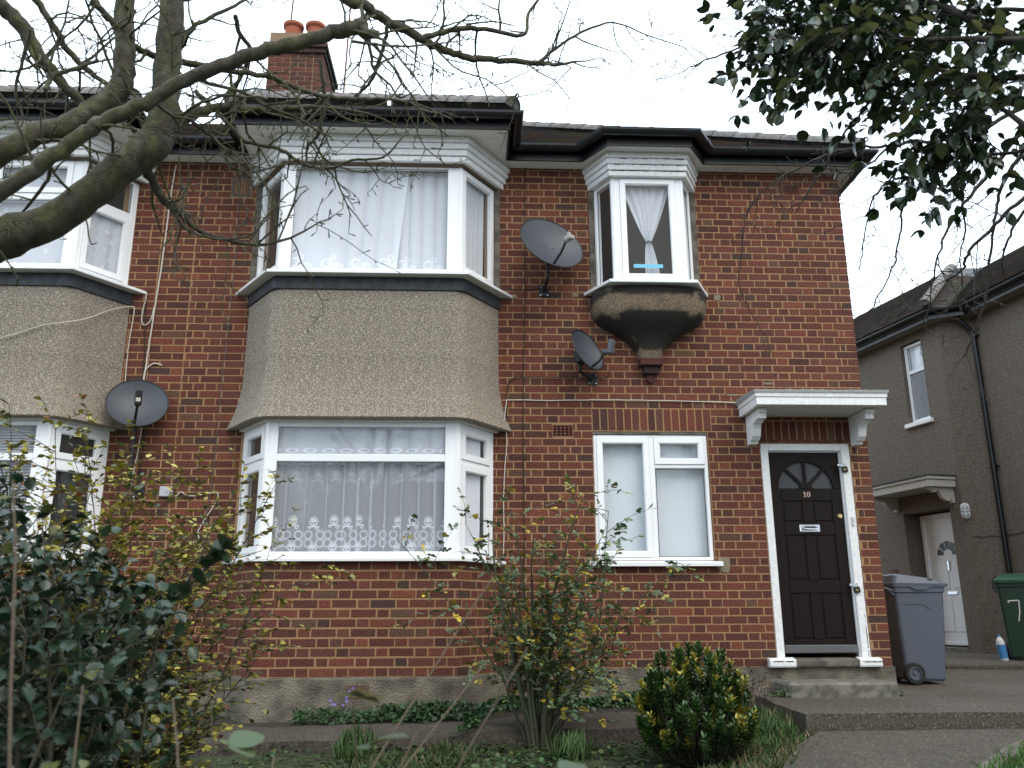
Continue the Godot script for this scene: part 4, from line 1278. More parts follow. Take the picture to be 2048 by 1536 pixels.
const CABLE_WHITE_POLE := [-7.064, 2.202, 0.012, -7.075, 1.999, 0.012, -7.091, 1.807, 0.012, -7.105, 1.595, 0.012, -7.102, 1.478, 0.012]
const CABLE_BLACK_LEFT := [-7.158, 3.511, 0.012, -7.119, 2.991, 0.012, -7.101, 2.687, 0.012, -7.039, 2.193, 0.012, -7.037, 1.903, 0.012, -7.036, 1.595, 0.012]
const CABLE_APRON := [-8.218, 2.927, 0.535, -8.048, 2.986, 0.535, -7.878, 3.051, 0.535, -7.681, 3.087, 0.535, -7.537, 3.163, 0.420, -7.414, 3.334, 0.200, -7.286, 3.431, 0.040, -7.255, 3.388, 0.030, -7.263, 3.190, 0.030, -7.269, 2.984, 0.030, -7.264, 2.681, 0.030, -7.236, 2.332, 0.040]
const FRUIT_LIMBS := [[-6.214, 1.712, 5.023, 0.144, -5.844, 1.844, 5.055, 0.094, -5.740, 1.878, 5.049, 0.087, -5.553, 1.956, 5.058, 0.066, -5.395, 2.074, 5.076, 0.065, -5.270, 2.193, 5.093, 0.065, -5.176, 2.282, 5.101, 0.068, -5.144, 2.392, 5.112, 0.058, -5.139, 2.588, 5.144, 0.052, -5.132, 2.867, 5.199, 0.046, -5.127, 3.116, 5.246, 0.041],
	[-6.035, 1.924, 5.193, 0.074, -5.690, 2.149, 5.223, 0.045, -5.585, 2.239, 5.207, 0.043, -5.475, 2.295, 5.181, 0.043, -5.390, 2.383, 5.162, 0.043, -5.329, 2.473, 5.144, 0.044, -5.314, 2.581, 5.127, 0.042, -5.335, 2.722, 5.118, 0.041, -5.352, 2.853, 5.107, 0.039, -5.359, 3.133, 5.136, 0.036],
	[-5.900, 1.665, 5.336, 0.044, -5.568, 1.900, 5.389, 0.028, -5.432, 2.011, 5.400, 0.027, -5.292, 2.135, 5.414, 0.026, -5.242, 2.178, 5.402, 0.027, -5.100, 2.263, 5.405, 0.025, -4.984, 2.349, 5.408, 0.025, -4.868, 2.411, 5.405, 0.024, -4.729, 2.482, 5.404, 0.025, -4.595, 2.528, 5.397, 0.026, -4.473, 2.581, 5.391, 0.026, -4.381, 2.617, 5.379, 0.029, -4.331, 2.652, 5.365, 0.026],
	[-4.860, 3.646, 4.676, 0.037, -4.546, 3.395, 4.588, 0.027, -4.470, 3.394, 4.557, 0.025, -4.409, 3.368, 4.518, 0.025, -4.340, 3.347, 4.481, 0.024, -4.246, 3.325, 4.445, 0.024, -4.157, 3.297, 4.407, 0.022, -4.061, 3.273, 4.370, 0.019, -3.948, 3.259, 4.337, 0.018, -3.781, 3.264, 4.312, 0.016, -3.572, 3.269, 4.288, 0.013, -3.456, 3.284, 4.263, 0.009, -3.359, 3.319, 4.243, 0.005],
	[-5.953, 3.014, 5.077, 0.036, -5.909, 2.962, 5.030, 0.033, -5.839, 2.895, 4.980, 0.032, -5.761, 2.773, 4.917, 0.028, -5.702, 2.708, 4.867, 0.024, -5.627, 2.635, 4.816, 0.019, -5.589, 2.605, 4.775, 0.010],
	[-5.860, 3.106, 5.002, 0.017, -5.793, 3.024, 4.949, 0.015, -5.735, 2.937, 4.893, 0.014, -5.697, 2.872, 4.843, 0.014, -5.637, 2.819, 4.797, 0.012, -5.544, 2.766, 4.752, 0.010, -5.487, 2.722, 4.708, 0.006],
	[-5.485, 2.928, 5.282, 0.014, -5.423, 2.831, 5.212, 0.013, -5.360, 2.776, 5.153, 0.014, -5.321, 2.731, 5.095, 0.014, -5.218, 2.711, 5.048, 0.014, -5.113, 2.713, 5.006, 0.014, -4.946, 2.711, 4.966, 0.012, -4.774, 2.703, 4.925, 0.011, -4.598, 2.664, 4.875, 0.010, -4.456, 2.669, 4.836, 0.009, -4.307, 2.695, 4.803, 0.007, -4.175, 2.701, 4.763, 0.005],
	[-5.232, 2.209, 5.048, 0.026, -5.222, 2.190, 5.006, 0.020, -5.171, 2.107, 4.949, 0.017, -5.099, 2.055, 4.901, 0.013, -5.025, 2.003, 4.853, 0.009, -4.819, 1.974, 4.818, 0.007, -4.684, 2.017, 4.799, 0.005, -4.567, 2.096, 4.789, 0.003],
	[-5.181, 2.342, 5.034, 0.030, -5.118, 2.447, 5.001, 0.025, -5.039, 2.522, 4.960, 0.021, -4.962, 2.566, 4.910, 0.017, -4.821, 2.592, 4.859, 0.012, -4.740, 2.634, 4.810, 0.010, -4.589, 2.673, 4.762, 0.008, -4.386, 2.677, 4.708, 0.006, -4.275, 2.663, 4.645, 0.003],
	[-5.171, 2.764, 4.734, 0.011, -5.085, 2.687, 4.698, 0.010, -4.985, 2.587, 4.657, 0.010, -4.935, 2.563, 4.634, 0.009, -4.813, 2.545, 4.616, 0.009, -4.735, 2.508, 4.591, 0.008, -4.669, 2.483, 4.568, 0.008, -4.579, 2.483, 4.553, 0.007, -4.477, 2.530, 4.552, 0.006, -4.338, 2.550, 4.545, 0.005, -4.258, 2.639, 4.554, 0.004, -4.231, 2.690, 4.550, 0.002],
	[-4.607, 2.893, 4.795, 0.010, -4.593, 2.782, 4.731, 0.009, -4.606, 2.723, 4.680, 0.009, -4.622, 2.642, 4.623, 0.008, -4.656, 2.615, 4.579, 0.007, -4.693, 2.605, 4.541, 0.006, -4.704, 2.570, 4.496, 0.005],
	[-4.650, 2.593, 4.608, 0.007, -4.627, 2.558, 4.565, 0.006, -4.586, 2.530, 4.525, 0.005, -4.496, 2.512, 4.490, 0.004],
	[-4.176, 3.242, 4.495, 0.015, -4.109, 3.298, 4.461, 0.014, -4.009, 3.353, 4.429, 0.014, -3.858, 3.388, 4.393, 0.012, -3.659, 3.389, 4.351, 0.010, -3.626, 3.526, 4.338, 0.009, -3.554, 3.660, 4.326, 0.008],
	[-3.575, 3.248, 4.317, 0.010, -3.485, 3.343, 4.305, 0.008, -3.350, 3.450, 4.299, 0.007, -3.171, 3.530, 4.288, 0.005, -2.989, 3.496, 4.245, 0.004, -2.762, 3.450, 4.202, 0.003],
	[-4.331, 3.258, 4.596, 0.011, -4.354, 3.175, 4.531, 0.010, -4.390, 3.105, 4.469, 0.010, -4.426, 3.058, 4.413, 0.009, -4.474, 3.033, 4.362, 0.008, -4.542, 3.008, 4.311, 0.006],
	[-4.468, 3.339, 4.611, 0.011, -4.435, 3.243, 4.552, 0.010, -4.421, 3.145, 4.492, 0.009, -4.409, 3.094, 4.444, 0.007, -4.332, 3.041, 4.399, 0.006, -4.284, 2.999, 4.355, 0.005, -4.211, 3.055, 4.339, 0.003],
	[-4.331, 2.394, 5.606, 0.006, -4.259, 2.415, 5.564, 0.005, -4.175, 2.440, 5.522, 0.004, -4.088, 2.475, 5.484, 0.004, -3.998, 2.518, 5.448, 0.003],
	[-5.152, 2.489, 5.075, 0.009, -5.071, 2.429, 5.028, 0.008, -4.999, 2.387, 4.986, 0.007, -4.967, 2.364, 4.946, 0.006, -4.934, 2.300, 4.896, 0.005, -4.859, 2.286, 4.861, 0.004, -4.739, 2.333, 4.845, 0.003],
	[-5.159, 2.106, 4.971, 0.008, -5.125, 2.047, 4.936, 0.007, -5.080, 1.996, 4.904, 0.006, -4.953, 1.968, 4.881, 0.005, -4.834, 1.992, 4.873, 0.004, -4.756, 2.081, 4.880, 0.002],
	[-4.909, 2.889, 5.091, 0.010, -4.901, 2.841, 5.027, 0.010, -4.871, 2.800, 4.965, 0.009, -4.948, 2.675, 4.876, 0.008, -4.944, 2.636, 4.814, 0.007],
	[-5.137, 2.748, 5.043, 0.010, -5.113, 2.862, 5.023, 0.010, -5.044, 2.946, 4.997, 0.009, -4.929, 3.042, 4.976, 0.007, -4.855, 3.130, 4.951, 0.006],
	[-5.550, 2.412, 5.243, 0.010, -5.545, 2.508, 5.200, 0.009, -5.478, 2.577, 5.153, 0.008, -5.438, 2.647, 5.105, 0.007],
	[-5.712, 2.766, 5.124, 0.007, -5.755, 2.664, 5.069, 0.007, -5.798, 2.560, 5.013, 0.006, -5.780, 2.455, 4.959, 0.005, -5.844, 2.348, 4.901, 0.004],
	[-5.529, 2.134, 5.169, 0.008, -5.554, 2.095, 5.123, 0.007, -5.629, 2.036, 5.069, 0.006, -5.695, 1.995, 5.020, 0.004]]
const EVERGREEN_LIMBS := [[-1.633, 2.077, 5.749, 0.051, -1.886, 2.255, 5.734, 0.029, -1.995, 2.366, 5.707, 0.024, -2.043, 2.445, 5.674, 0.021, -2.153, 2.537, 5.642, 0.016, -2.222, 2.612, 5.607, 0.014, -2.348, 2.697, 5.573, 0.008],
	[-1.555, 2.183, 5.678, 0.035, -1.833, 2.271, 5.661, 0.016, -1.959, 2.295, 5.633, 0.012, -2.022, 2.308, 5.605, 0.011, -2.146, 2.329, 5.577, 0.010, -2.202, 2.333, 5.547, 0.009, -2.260, 2.334, 5.516, 0.008, -2.342, 2.352, 5.489, 0.008, -2.450, 2.384, 5.464, 0.007, -2.536, 2.413, 5.440, 0.006, -2.633, 2.456, 5.419, 0.004, -2.738, 2.510, 5.400, 0.003],
	[-2.147, 2.266, 5.673, 0.009, -2.208, 2.307, 5.629, 0.008, -2.341, 2.375, 5.590, 0.007, -2.411, 2.429, 5.549, 0.007, -2.460, 2.498, 5.514, 0.007, -2.511, 2.611, 5.490, 0.007, -2.586, 2.676, 5.452, 0.006, -2.683, 2.747, 5.415, 0.005, -2.763, 2.811, 5.377, 0.003],
	[-1.989, 2.289, 5.894, 0.016, -2.101, 2.279, 5.851, 0.013, -2.226, 2.305, 5.818, 0.011, -2.311, 2.327, 5.785, 0.009, -2.391, 2.345, 5.752, 0.008, -2.453, 2.375, 5.723, 0.007, -2.528, 2.428, 5.699, 0.006, -2.621, 2.445, 5.665, 0.004, -2.749, 2.442, 5.623, 0.004, -2.845, 2.490, 5.597, 0.003],
	[-1.930, 2.225, 5.568, 0.011, -2.010, 2.257, 5.532, 0.010, -2.048, 2.247, 5.486, 0.009, -2.054, 2.213, 5.435, 0.007, -2.041, 2.202, 5.391, 0.007, -2.037, 2.213, 5.353, 0.006],
	[-2.142, 2.391, 5.500, 0.007, -2.221, 2.355, 5.424, 0.006, -2.287, 2.381, 5.366, 0.005, -2.375, 2.464, 5.322, 0.005, -2.489, 2.596, 5.290, 0.004, -2.586, 2.654, 5.239, 0.004],
	[-2.039, 1.815, 5.867, 0.016, -2.152, 1.964, 5.850, 0.010, -2.198, 2.046, 5.818, 0.007, -2.234, 2.099, 5.779, 0.006, -2.306, 2.153, 5.739, 0.004],
	[-1.695, 2.210, 5.471, 0.015, -1.839, 2.142, 5.405, 0.008, -1.943, 2.145, 5.359, 0.007, -2.073, 2.129, 5.307, 0.006, -2.148, 2.140, 5.265, 0.004, -2.187, 2.170, 5.230, 0.003],
	[-2.355, 2.523, 5.422, 0.005, -2.448, 2.577, 5.380, 0.004, -2.584, 2.629, 5.336, 0.004, -2.685, 2.681, 5.294, 0.003, -2.790, 2.729, 5.250, 0.002],
	[-1.929, 2.555, 5.658, 0.009, -2.031, 2.583, 5.619, 0.007, -2.154, 2.566, 5.567, 0.006, -2.263, 2.620, 5.535, 0.006, -2.375, 2.670, 5.502, 0.005, -2.471, 2.694, 5.463, 0.004]]
const BARE_TWIGS := [[-0.844, 3.114, 4.511, 0.018, -1.081, 2.977, 4.428, 0.010, -1.352, 2.849, 4.347, 0.008, -1.424, 2.850, 4.309, 0.007, -1.616, 2.858, 4.268, 0.007, -1.702, 2.856, 4.229, 0.007, -1.849, 2.867, 4.190, 0.005, -1.984, 2.859, 4.147, 0.005, -2.143, 2.798, 4.089, 0.004, -2.239, 2.758, 4.039, 0.004, -2.350, 2.674, 3.976, 0.003, -2.407, 2.569, 3.911, 0.003, -2.412, 2.423, 3.836, 0.003, -2.417, 2.274, 3.761, 0.002, -2.344, 2.123, 3.689, 0.002, -2.247, 1.991, 3.624, 0.002],
	[-1.428, 3.405, 4.459, 0.008, -1.593, 3.300, 4.388, 0.007, -1.718, 3.181, 4.316, 0.007, -1.861, 3.024, 4.232, 0.005, -1.928, 2.947, 4.173, 0.005, -1.970, 2.871, 4.116, 0.005, -1.997, 2.812, 4.065, 0.004, -2.057, 2.725, 4.004, 0.004, -2.104, 2.648, 3.946, 0.003, -2.124, 2.615, 3.902, 0.002],
	[-0.981, 2.852, 4.641, 0.017, -1.205, 2.751, 4.565, 0.011, -1.299, 2.633, 4.489, 0.009, -1.375, 2.532, 4.420, 0.008, -1.453, 2.428, 4.349, 0.006, -1.508, 2.323, 4.279, 0.005, -1.537, 2.166, 4.196, 0.004, -1.537, 2.030, 4.121, 0.003, -1.547, 1.943, 4.058, 0.003],
	[-1.228, 2.641, 4.573, 0.009, -1.285, 2.528, 4.480, 0.007, -1.286, 2.436, 4.396, 0.006, -1.276, 2.315, 4.304, 0.005, -1.265, 2.116, 4.192, 0.005, -1.269, 1.937, 4.084, 0.004, -1.300, 1.803, 3.987, 0.003, -1.294, 1.789, 3.924, 0.002],
	[-1.118, 2.469, 4.739, 0.014, -1.303, 2.360, 4.617, 0.008, -1.391, 2.272, 4.507, 0.007, -1.465, 2.188, 4.398, 0.006, -1.456, 2.124, 4.298, 0.005, -1.499, 2.106, 4.208, 0.004],
	[-1.422, 2.929, 4.227, 0.007, -1.482, 2.820, 4.155, 0.005, -1.543, 2.708, 4.084, 0.005, -1.561, 2.594, 4.013, 0.005, -1.558, 2.478, 3.943, 0.004, -1.566, 2.360, 3.872, 0.004, -1.603, 2.240, 3.799, 0.003, -1.668, 2.118, 3.724, 0.003, -1.730, 2.077, 3.671, 0.002],
	[-1.529, 2.852, 4.201, 0.005, -1.632, 2.754, 4.107, 0.004, -1.711, 2.678, 4.021, 0.004, -1.724, 2.572, 3.930, 0.003, -1.723, 2.436, 3.831, 0.003, -1.715, 2.351, 3.746, 0.002],
	[-1.162, 2.404, 4.408, 0.006, -1.169, 2.327, 4.283, 0.005, -1.145, 2.243, 4.158, 0.004, -1.070, 2.180, 4.040, 0.003],
	[-1.384, 2.695, 4.476, 0.005, -1.424, 2.628, 4.394, 0.005, -1.402, 2.510, 4.301, 0.004, -1.354, 2.387, 4.208, 0.004, -1.345, 2.260, 4.112, 0.003, -1.288, 2.104, 4.010, 0.002],
	[-2.280, 3.474, 4.335, 0.005, -2.414, 3.462, 4.242, 0.004, -2.554, 3.447, 4.149, 0.004, -2.643, 3.457, 4.064, 0.003, -2.765, 3.439, 3.971, 0.002, -2.862, 3.460, 3.889, 0.002],
	[-1.734, 2.821, 4.287, 0.005, -1.806, 2.776, 4.194, 0.004, -1.879, 2.763, 4.109, 0.004, -1.943, 2.819, 4.043, 0.003, -1.982, 2.911, 3.988, 0.003]]

# ---------------------------------------------------------------- satellite dishes
func dish(label: String, at: Vector3, yaw: float, pitch: float, roll: float, rx: float, ry: float, wall: Vector3, lnb: int) -> void:
	var B := Basis(Vector3.UP, yaw) * Basis(Vector3.RIGHT, -pitch) * Basis(Vector3(0, 0, 1), roll)
	var o := thing("satellite_dish", label, "satellite dish", at, "satellite dishes on the brick walls", B)
	var b := MB.new()
	var nr := 10; var na := 44
	for side in 2:
		var base := b.v.size()
		for i in nr + 1:
			for k in na:
				var r := float(i) / nr; var a := TAU * k / na
				b.add(Vector3(rx * r * cos(a), ry * r * sin(a), 0.075 * (r * r - 1.0) - side * 0.007), Vector3.ZERO)
		for i in nr:
			for k in na:
				var p := base + i * na + k; var q := base + i * na + (k + 1) % na
				var w := [p, p + na, q, q, p + na, q + na] if side == 0 else [p, q, p + na, q, q + na, p + na]
				for z in w: b.ix.append(z)
	recompute(b)
	if b.n[na * 3].z < 0: flip(b)
	part(o, "reflector", b, M.dish)
	b = MB.new()
	var p := PackedVector3Array()
	for k in na + 1: p.append(Vector3(rx * cos(TAU * k / na), ry * sin(TAU * k / na), -0.003))
	b.tube(p, even(0.0075, p.size()), 6, false)
	part(o, "rim", b, M.dish_arm)
	b = MB.new()
	var f := Vector3(rx * 0.08, -ry * 0.52, ry * 0.72)
	var root := Vector3(0, -ry * 0.86, -0.02)
	b.tube(PackedVector3Array([root, root.lerp(f, 0.5) + Vector3(0, -0.02, 0.01), f]), even(0.0125, 3), 8)
	part(o, "arm", b, M.dish_arm)
	b = MB.new()
	var back := (Vector3(0, 0, -0.05) - f).normalized()
	var LF := frame(f, back.cross(Vector3.RIGHT).normalized() if lnb == 9 else Vector3.RIGHT, back)
	if lnb == 0:
		b.lathe([Vector2(0, 0.03), Vector2(0.03, 0.028), Vector2(0.034, 0.0), Vector2(0.03, -0.035), Vector2(0.02, -0.05), Vector2(0, -0.05)], 16, Transform3D(LF.basis * Basis(Vector3.RIGHT, PI / 2), f))
		b.cbox(LF, Vector3(-0.03, -0.028, -0.10), Vector3(0.03, 0.016, -0.04), 0.01)
		b.cbox(LF, Vector3(-0.014, -0.07, -0.04), Vector3(0.014, -0.02, 0.0), 0.006)
		part(o, "receiver", b, M.lnb_white)
	else:
		b.lathe([Vector2(0, 0.02), Vector2(0.028, 0.018), Vector2(0.03, 0.0), Vector2(0.026, -0.05), Vector2(0, -0.05)], 16, Transform3D(LF.basis * Basis(Vector3.RIGHT, PI / 2), f))
		b.cbox(LF, Vector3(-0.032, -0.12, -0.085), Vector3(0.032, 0.02, -0.04), 0.008)
		part(o, "receiver", b, M.lnb_grey if lnb == 1 else M.dish_arm)
		if lnb == 2:
			b = MB.new(); b.cbox(LF, Vector3(-0.02, -0.05, -0.0875), Vector3(0.02, -0.015, -0.0845), 0.001); part(o, "sticker", b, M.cable_white)
	for k in 2:
		b = MB.new()
		b.lathe([Vector2(0.0, 0.004), Vector2(0.009, 0.003), Vector2(0.009, 0.0)], 8, Transform3D(Basis(Vector3.RIGHT, PI / 2), Vector3(-0.05 + 0.1 * k, 0.0, -0.0735)))
		part(o, "bolt", b, M.dish_arm)
	# clamp behind the reflector and the pipe to its wall plate
	var inv := Transform3D(B, at).affine_inverse()
	var hub := Vector3(0, -0.02, -0.115)
	b = MB.new(); b.cbox(Transform3D.IDENTITY, Vector3(-0.05, -0.09, -0.15), Vector3(0.05, 0.05, -0.075), 0.01); part(o, "clamp", b, M.dish_arm)
	var wl := inv * wall
	var elbow := inv * Vector3((B * hub + at).x, wall.y + 0.03, (B * hub + at).z)
	b = MB.new()
	b.tube(PackedVector3Array([hub, elbow.lerp(hub, 0.15), elbow, wl]), even(0.016, 4), 8)
	part(o, "mast", b, M.dish_arm)
	b = MB.new()
	b.cbox(inv, wall + Vector3(-0.05, -0.06, 0.001), wall + Vector3(0.05, 0.06, 0.012), 0.003)
	var pl := part(o, "wall_plate", b, M.dish_arm)
	for k in 4:
		b = MB.new()
		b.lathe([Vector2(0.0, 0.008), Vector2(0.007, 0.007), Vector2(0.008, 0.0)], 6, inv * Transform3D(Basis(Vector3.RIGHT, PI / 2), wall + Vector3(-0.035 if k % 2 else 0.035, -0.045 if k < 2 else 0.045, 0.012)))
		part(pl, "bolt", b, M.chrome)

func flip(b: MB) -> void:
	for k in range(0, b.ix.size(), 3):
		var t := b.ix[k + 1]; b.ix[k + 1] = b.ix[k + 2]; b.ix[k + 2] = t
	for k in b.n.size(): b.n[k] = -b.n[k]

func cable(pts: Array, r: float, m: Material, label: String) -> void:
	var b := MB.new()
	var p := smooth(line(pts), 6)
	for k in p.size(): p[k] += Vector3(rn(0.0012), rn(0.0012), 0)
	b.tube(p, even(r, p.size()), 6)
	single("cable", b, m, label, "cable")

# ---------------------------------------------------------------- wheeled bins
func rrect(hx: float, hz: float, r: float, n := 4) -> PackedVector2Array:
	var o := PackedVector2Array()
	var c := [Vector2(hx - r, hz - r), Vector2(-hx + r, hz - r), Vector2(-hx + r, -hz + r), Vector2(hx - r, -hz + r)]
	for q in 4:
		for k in n + 1: o.append(c[q] + Vector2.from_angle(PI / 2 * q + PI / 2 * k / n) * r)
	return o
# sections: [y at back, y at front, half width, half depth, corner radius, shift in z]
func loft(b: MB, s: Array, close_low := true, close_high := true) -> void:
	var rings := []
	for q in s:
		var ring := PackedVector3Array()
		for v in rrect(q[2], q[3], q[4]): ring.append(Vector3(v.x, lerpf(q[0], q[1], (v.y + q[3]) / (2 * q[3])), v.y + q[5]))
		rings.append(ring)
	for k in rings.size() - 1:
		var m: int = rings[k].size()
		for i in m:
			var j := (i + 1) % m
			b.quad(rings[k][j], rings[k][i], rings[k + 1][i], rings[k + 1][j])
	for e in [0, rings.size() - 1]:
		if e == 0 and not close_low or e > 0 and not close_high: continue
		var c := Vector3.ZERO
		for v in rings[e]: c += v
		c /= rings[e].size()
		for i in rings[e].size():
			var j: int = (i + 1) % rings[e].size()
			if e == 0: b.tri(c, rings[e][i], rings[e][j])
			else: b.tri(c, rings[e][j], rings[e][i])

func wheeled_bin(label: String, at: Vector3, yaw: float, body: Material, lidm: Material, mark: String) -> Node3D:
	var o := thing("wheeled_bin", label, "bin", at, "wheeled bins", Basis(Vector3.UP, yaw))
	var b := MB.new()
	loft(b, [[0.035, 0.02, 0.175, 0.185, 0.03, 0.0], [0.06, 0.045, 0.19, 0.20, 0.035, 0.0], [0.5, 0.5, 0.212, 0.232, 0.035, 0.004], [0.86, 0.86, 0.228, 0.252, 0.035, 0.008], [0.87, 0.87, 0.24, 0.264, 0.035, 0.008], [0.915, 0.915, 0.242, 0.266, 0.035, 0.008]])
	part(o, "body", b, body)
	# pressed line of the moulded side panel
	for s in [-1.0, 1.0]:
		b = MB.new()
		var p := smooth(line([s * 0.231, 0.755, -0.16, s * 0.2315, 0.757, 0.0, s * 0.231, 0.745, 0.05, s * 0.2285, 0.70, 0.09]))
		b.tube(p, even(0.0025, p.size()), 5)
		part(o, "moulded_line", b, body)
	b = MB.new()
	loft(b, [[0.918, 0.918, 0.252, 0.288, 0.04, 0.018], [0.958, 0.948, 0.256, 0.292, 0.04, 0.018], [0.962, 0.952, 0.244, 0.27, 0.05, 0.014], [1.035, 0.985, 0.215, 0.225, 0.06, -0.002], [1.05, 0.998, 0.19, 0.195, 0.06, -0.004]])
	var lid := part(o, "lid", b, lidm)
	b = MB.new()      # drooped lip along each side of the lid
	for s in [-1.0, 1.0]:
		var q := PackedVector2Array([Vector2(-0.10, 0.925), Vector2(0.12, 0.925), Vector2(0.09, 0.905), Vector2(0.05, 0.892), Vector2(-0.03, 0.892), Vector2(-0.07, 0.905)])
		b.prism(q, frame(Vector3(s * 0.252, 0, 0), Vector3(0, 0, 1), Vector3(-1, 0, 0)), -0.006, 0.006)
	part(lid, "lip", b, lidm, true)
	b = MB.new(); b.cbox(Transform3D.IDENTITY, Vector3(-0.225, 0.975, 0.105), Vector3(0.225, 0.998, 0.165), 0.006); part(lid, "grip_slot", b, M.bin_black)
	b = MB.new()
	b.tube(smooth(line([-0.21, 0.88, -0.245, -0.21, 0.895, -0.30, -0.19, 0.90, -0.315, 0.19, 0.90, -0.315, 0.21, 0.895, -0.30, 0.21, 0.88, -0.245])), even(0.015, 26), 8)
	part(o, "handle", b, lidm)
	for s in [-1.0, 1.0]:
		b = MB.new()
		var q := PackedVector2Array([Vector2(-0.315, 0.90), Vector2(-0.24, 0.905), Vector2(-0.235, 0.83), Vector2(-0.255, 0.845), Vector2(-0.30, 0.88)])
		b.prism(q, frame(Vector3(s * 0.2, 0, 0), Vector3(0, 0, 1), Vector3(-1, 0, 0)), -0.012, 0.012)
		part(o, "hinge", b, lidm)
		b = MB.new()
		var A := Transform3D(Basis(Vector3(0, 0, 1), -s * PI / 2), Vector3(s * 0.19, 0.1, -0.13))
		b.lathe([Vector2(0.058, 0.0), Vector2(0.1, 0.0), Vector2(0.1, 0.008), Vector2(0.1, 0.04), Vector2(0.094, 0.046), Vector2(0.066, 0.046), Vector2(0.06, 0.03)], 30, A)
		var w := part(o, "wheel", b, M.rubber)
		b = MB.new()
		b.lathe([Vector2(0.062, 0.0), Vector2(0.063, 0.042), Vector2(0.056, 0.044), Vector2(0.05, 0.028), Vector2(0.022, 0.026), Vector2(0.018, 0.04), Vector2(0.0, 0.041)], 30, A)
		part(w, "hub", b, lidm)
	b = MB.new(); b.tube(PackedVector3Array([Vector3(-0.19, 0.1, -0.13), Vector3(0.19, 0.1, -0.13)]), even(0.012, 2), 8); part(o, "axle", b, M.bin_black)
	if mark == "7":
		b = MB.new()
		for q in [[[-0.125, 0.70], [-0.01, 0.705]], [[-0.01, 0.705], [-0.015, 0.58], [-0.04, 0.46]], [[-0.125, 0.70], [-0.12, 0.675]]]:
			var pts := PackedVector3Array()
			for v in q: pts.append(Vector3(v[0], v[1], 0.241 + (v[1] - 0.5) * 0.058))
			b.tube(pts, even(0.0085, pts.size()), 5)
		part(o, "painted_number", b, M.white_mark)
	return o

# ---------------------------------------------------------------- curtains and blinds
# a hanging sheet: path in plan (x, z), soft folds; u runs with the cloth in metres / wide, v from bottom (1) to top (0)
func sheet(path: PackedVector2Array, y0: float, y1: float, fold: float, amp: float, wide: float, rows := 10, lean := 0.0) -> MB:
	var b := MB.new()
	var L := 0.0
	for k in path.size() - 1: L += path[k].distance_to(path[k + 1])
	var n := int(L / fold * 10.0)
	var ph := rf(0, TAU)
	var cols := n + 1
	var run := 0.0
	var prev := Vector2.INF
	var pts := []
	for i in cols:
		var s := L * i / n
		var k := 0
		var t := s
		while k < path.size() - 2 and t > path[k].distance_to(path[k + 1]): t -= path[k].distance_to(path[k + 1]); k += 1
		var d := (path[k + 1] - path[k]).normalized()
		var nn := Vector2(-d.y, d.x)
		var w := s / fold * TAU + ph + 1.7 * sin(s * 3.1 + ph) + 0.9 * sin(s * 7.7)
		var q := path[k] + d * (t + sin(w) * amp * 0.9) + nn * cos(w) * amp * (0.6 + 0.4 * sin(s * 5.0 + ph))
		if prev != Vector2.INF: run += prev.distance_to(q)
		prev = q
		pts.append([q, run, d, nn])
	for j in rows + 1:
		var v := float(j) / rows
		for i in cols:
			var q: Vector2 = pts[i][0]
			var sw := 1.0 + 0.35 * (v - 0.5)
			var c: Vector2 = q + pts[i][3] * (sin(v * 2.3 + i * 0.11) * 0.006 * sw) + pts[i][2] * lean * (1.0 - v) * (float(i) / n)
			b.add(Vector3(c.x, lerpf(y1, y0, v), c.y), Vector3.UP, Vector2(pts[i][1] / wide, v))
	for j in rows:
		for i in n:
			var p := j * cols + i
			for w in [p, p + 1, p + cols, p + 1, p + cols + 1, p + cols]: b.ix.append(w)
	recompute(b)
	return b

func ring(x: float, y: float, cx: float, cy: float, r: float, w: float) -> float: return 1.0 - smoothstep(w * 0.6, w, absf(Vector2(x - cx, y - cy).length() - r))
func petal(x: float, y: float, cx: float, cy: float, a: float, l: float, w: float) -> float:
	var d := Vector2(x - cx, y - cy).rotated(-a)
	return 1.0 - smoothstep(0.75, 1.0, pow((d.x - l) / l, 2) + pow(d.y / w, 2))

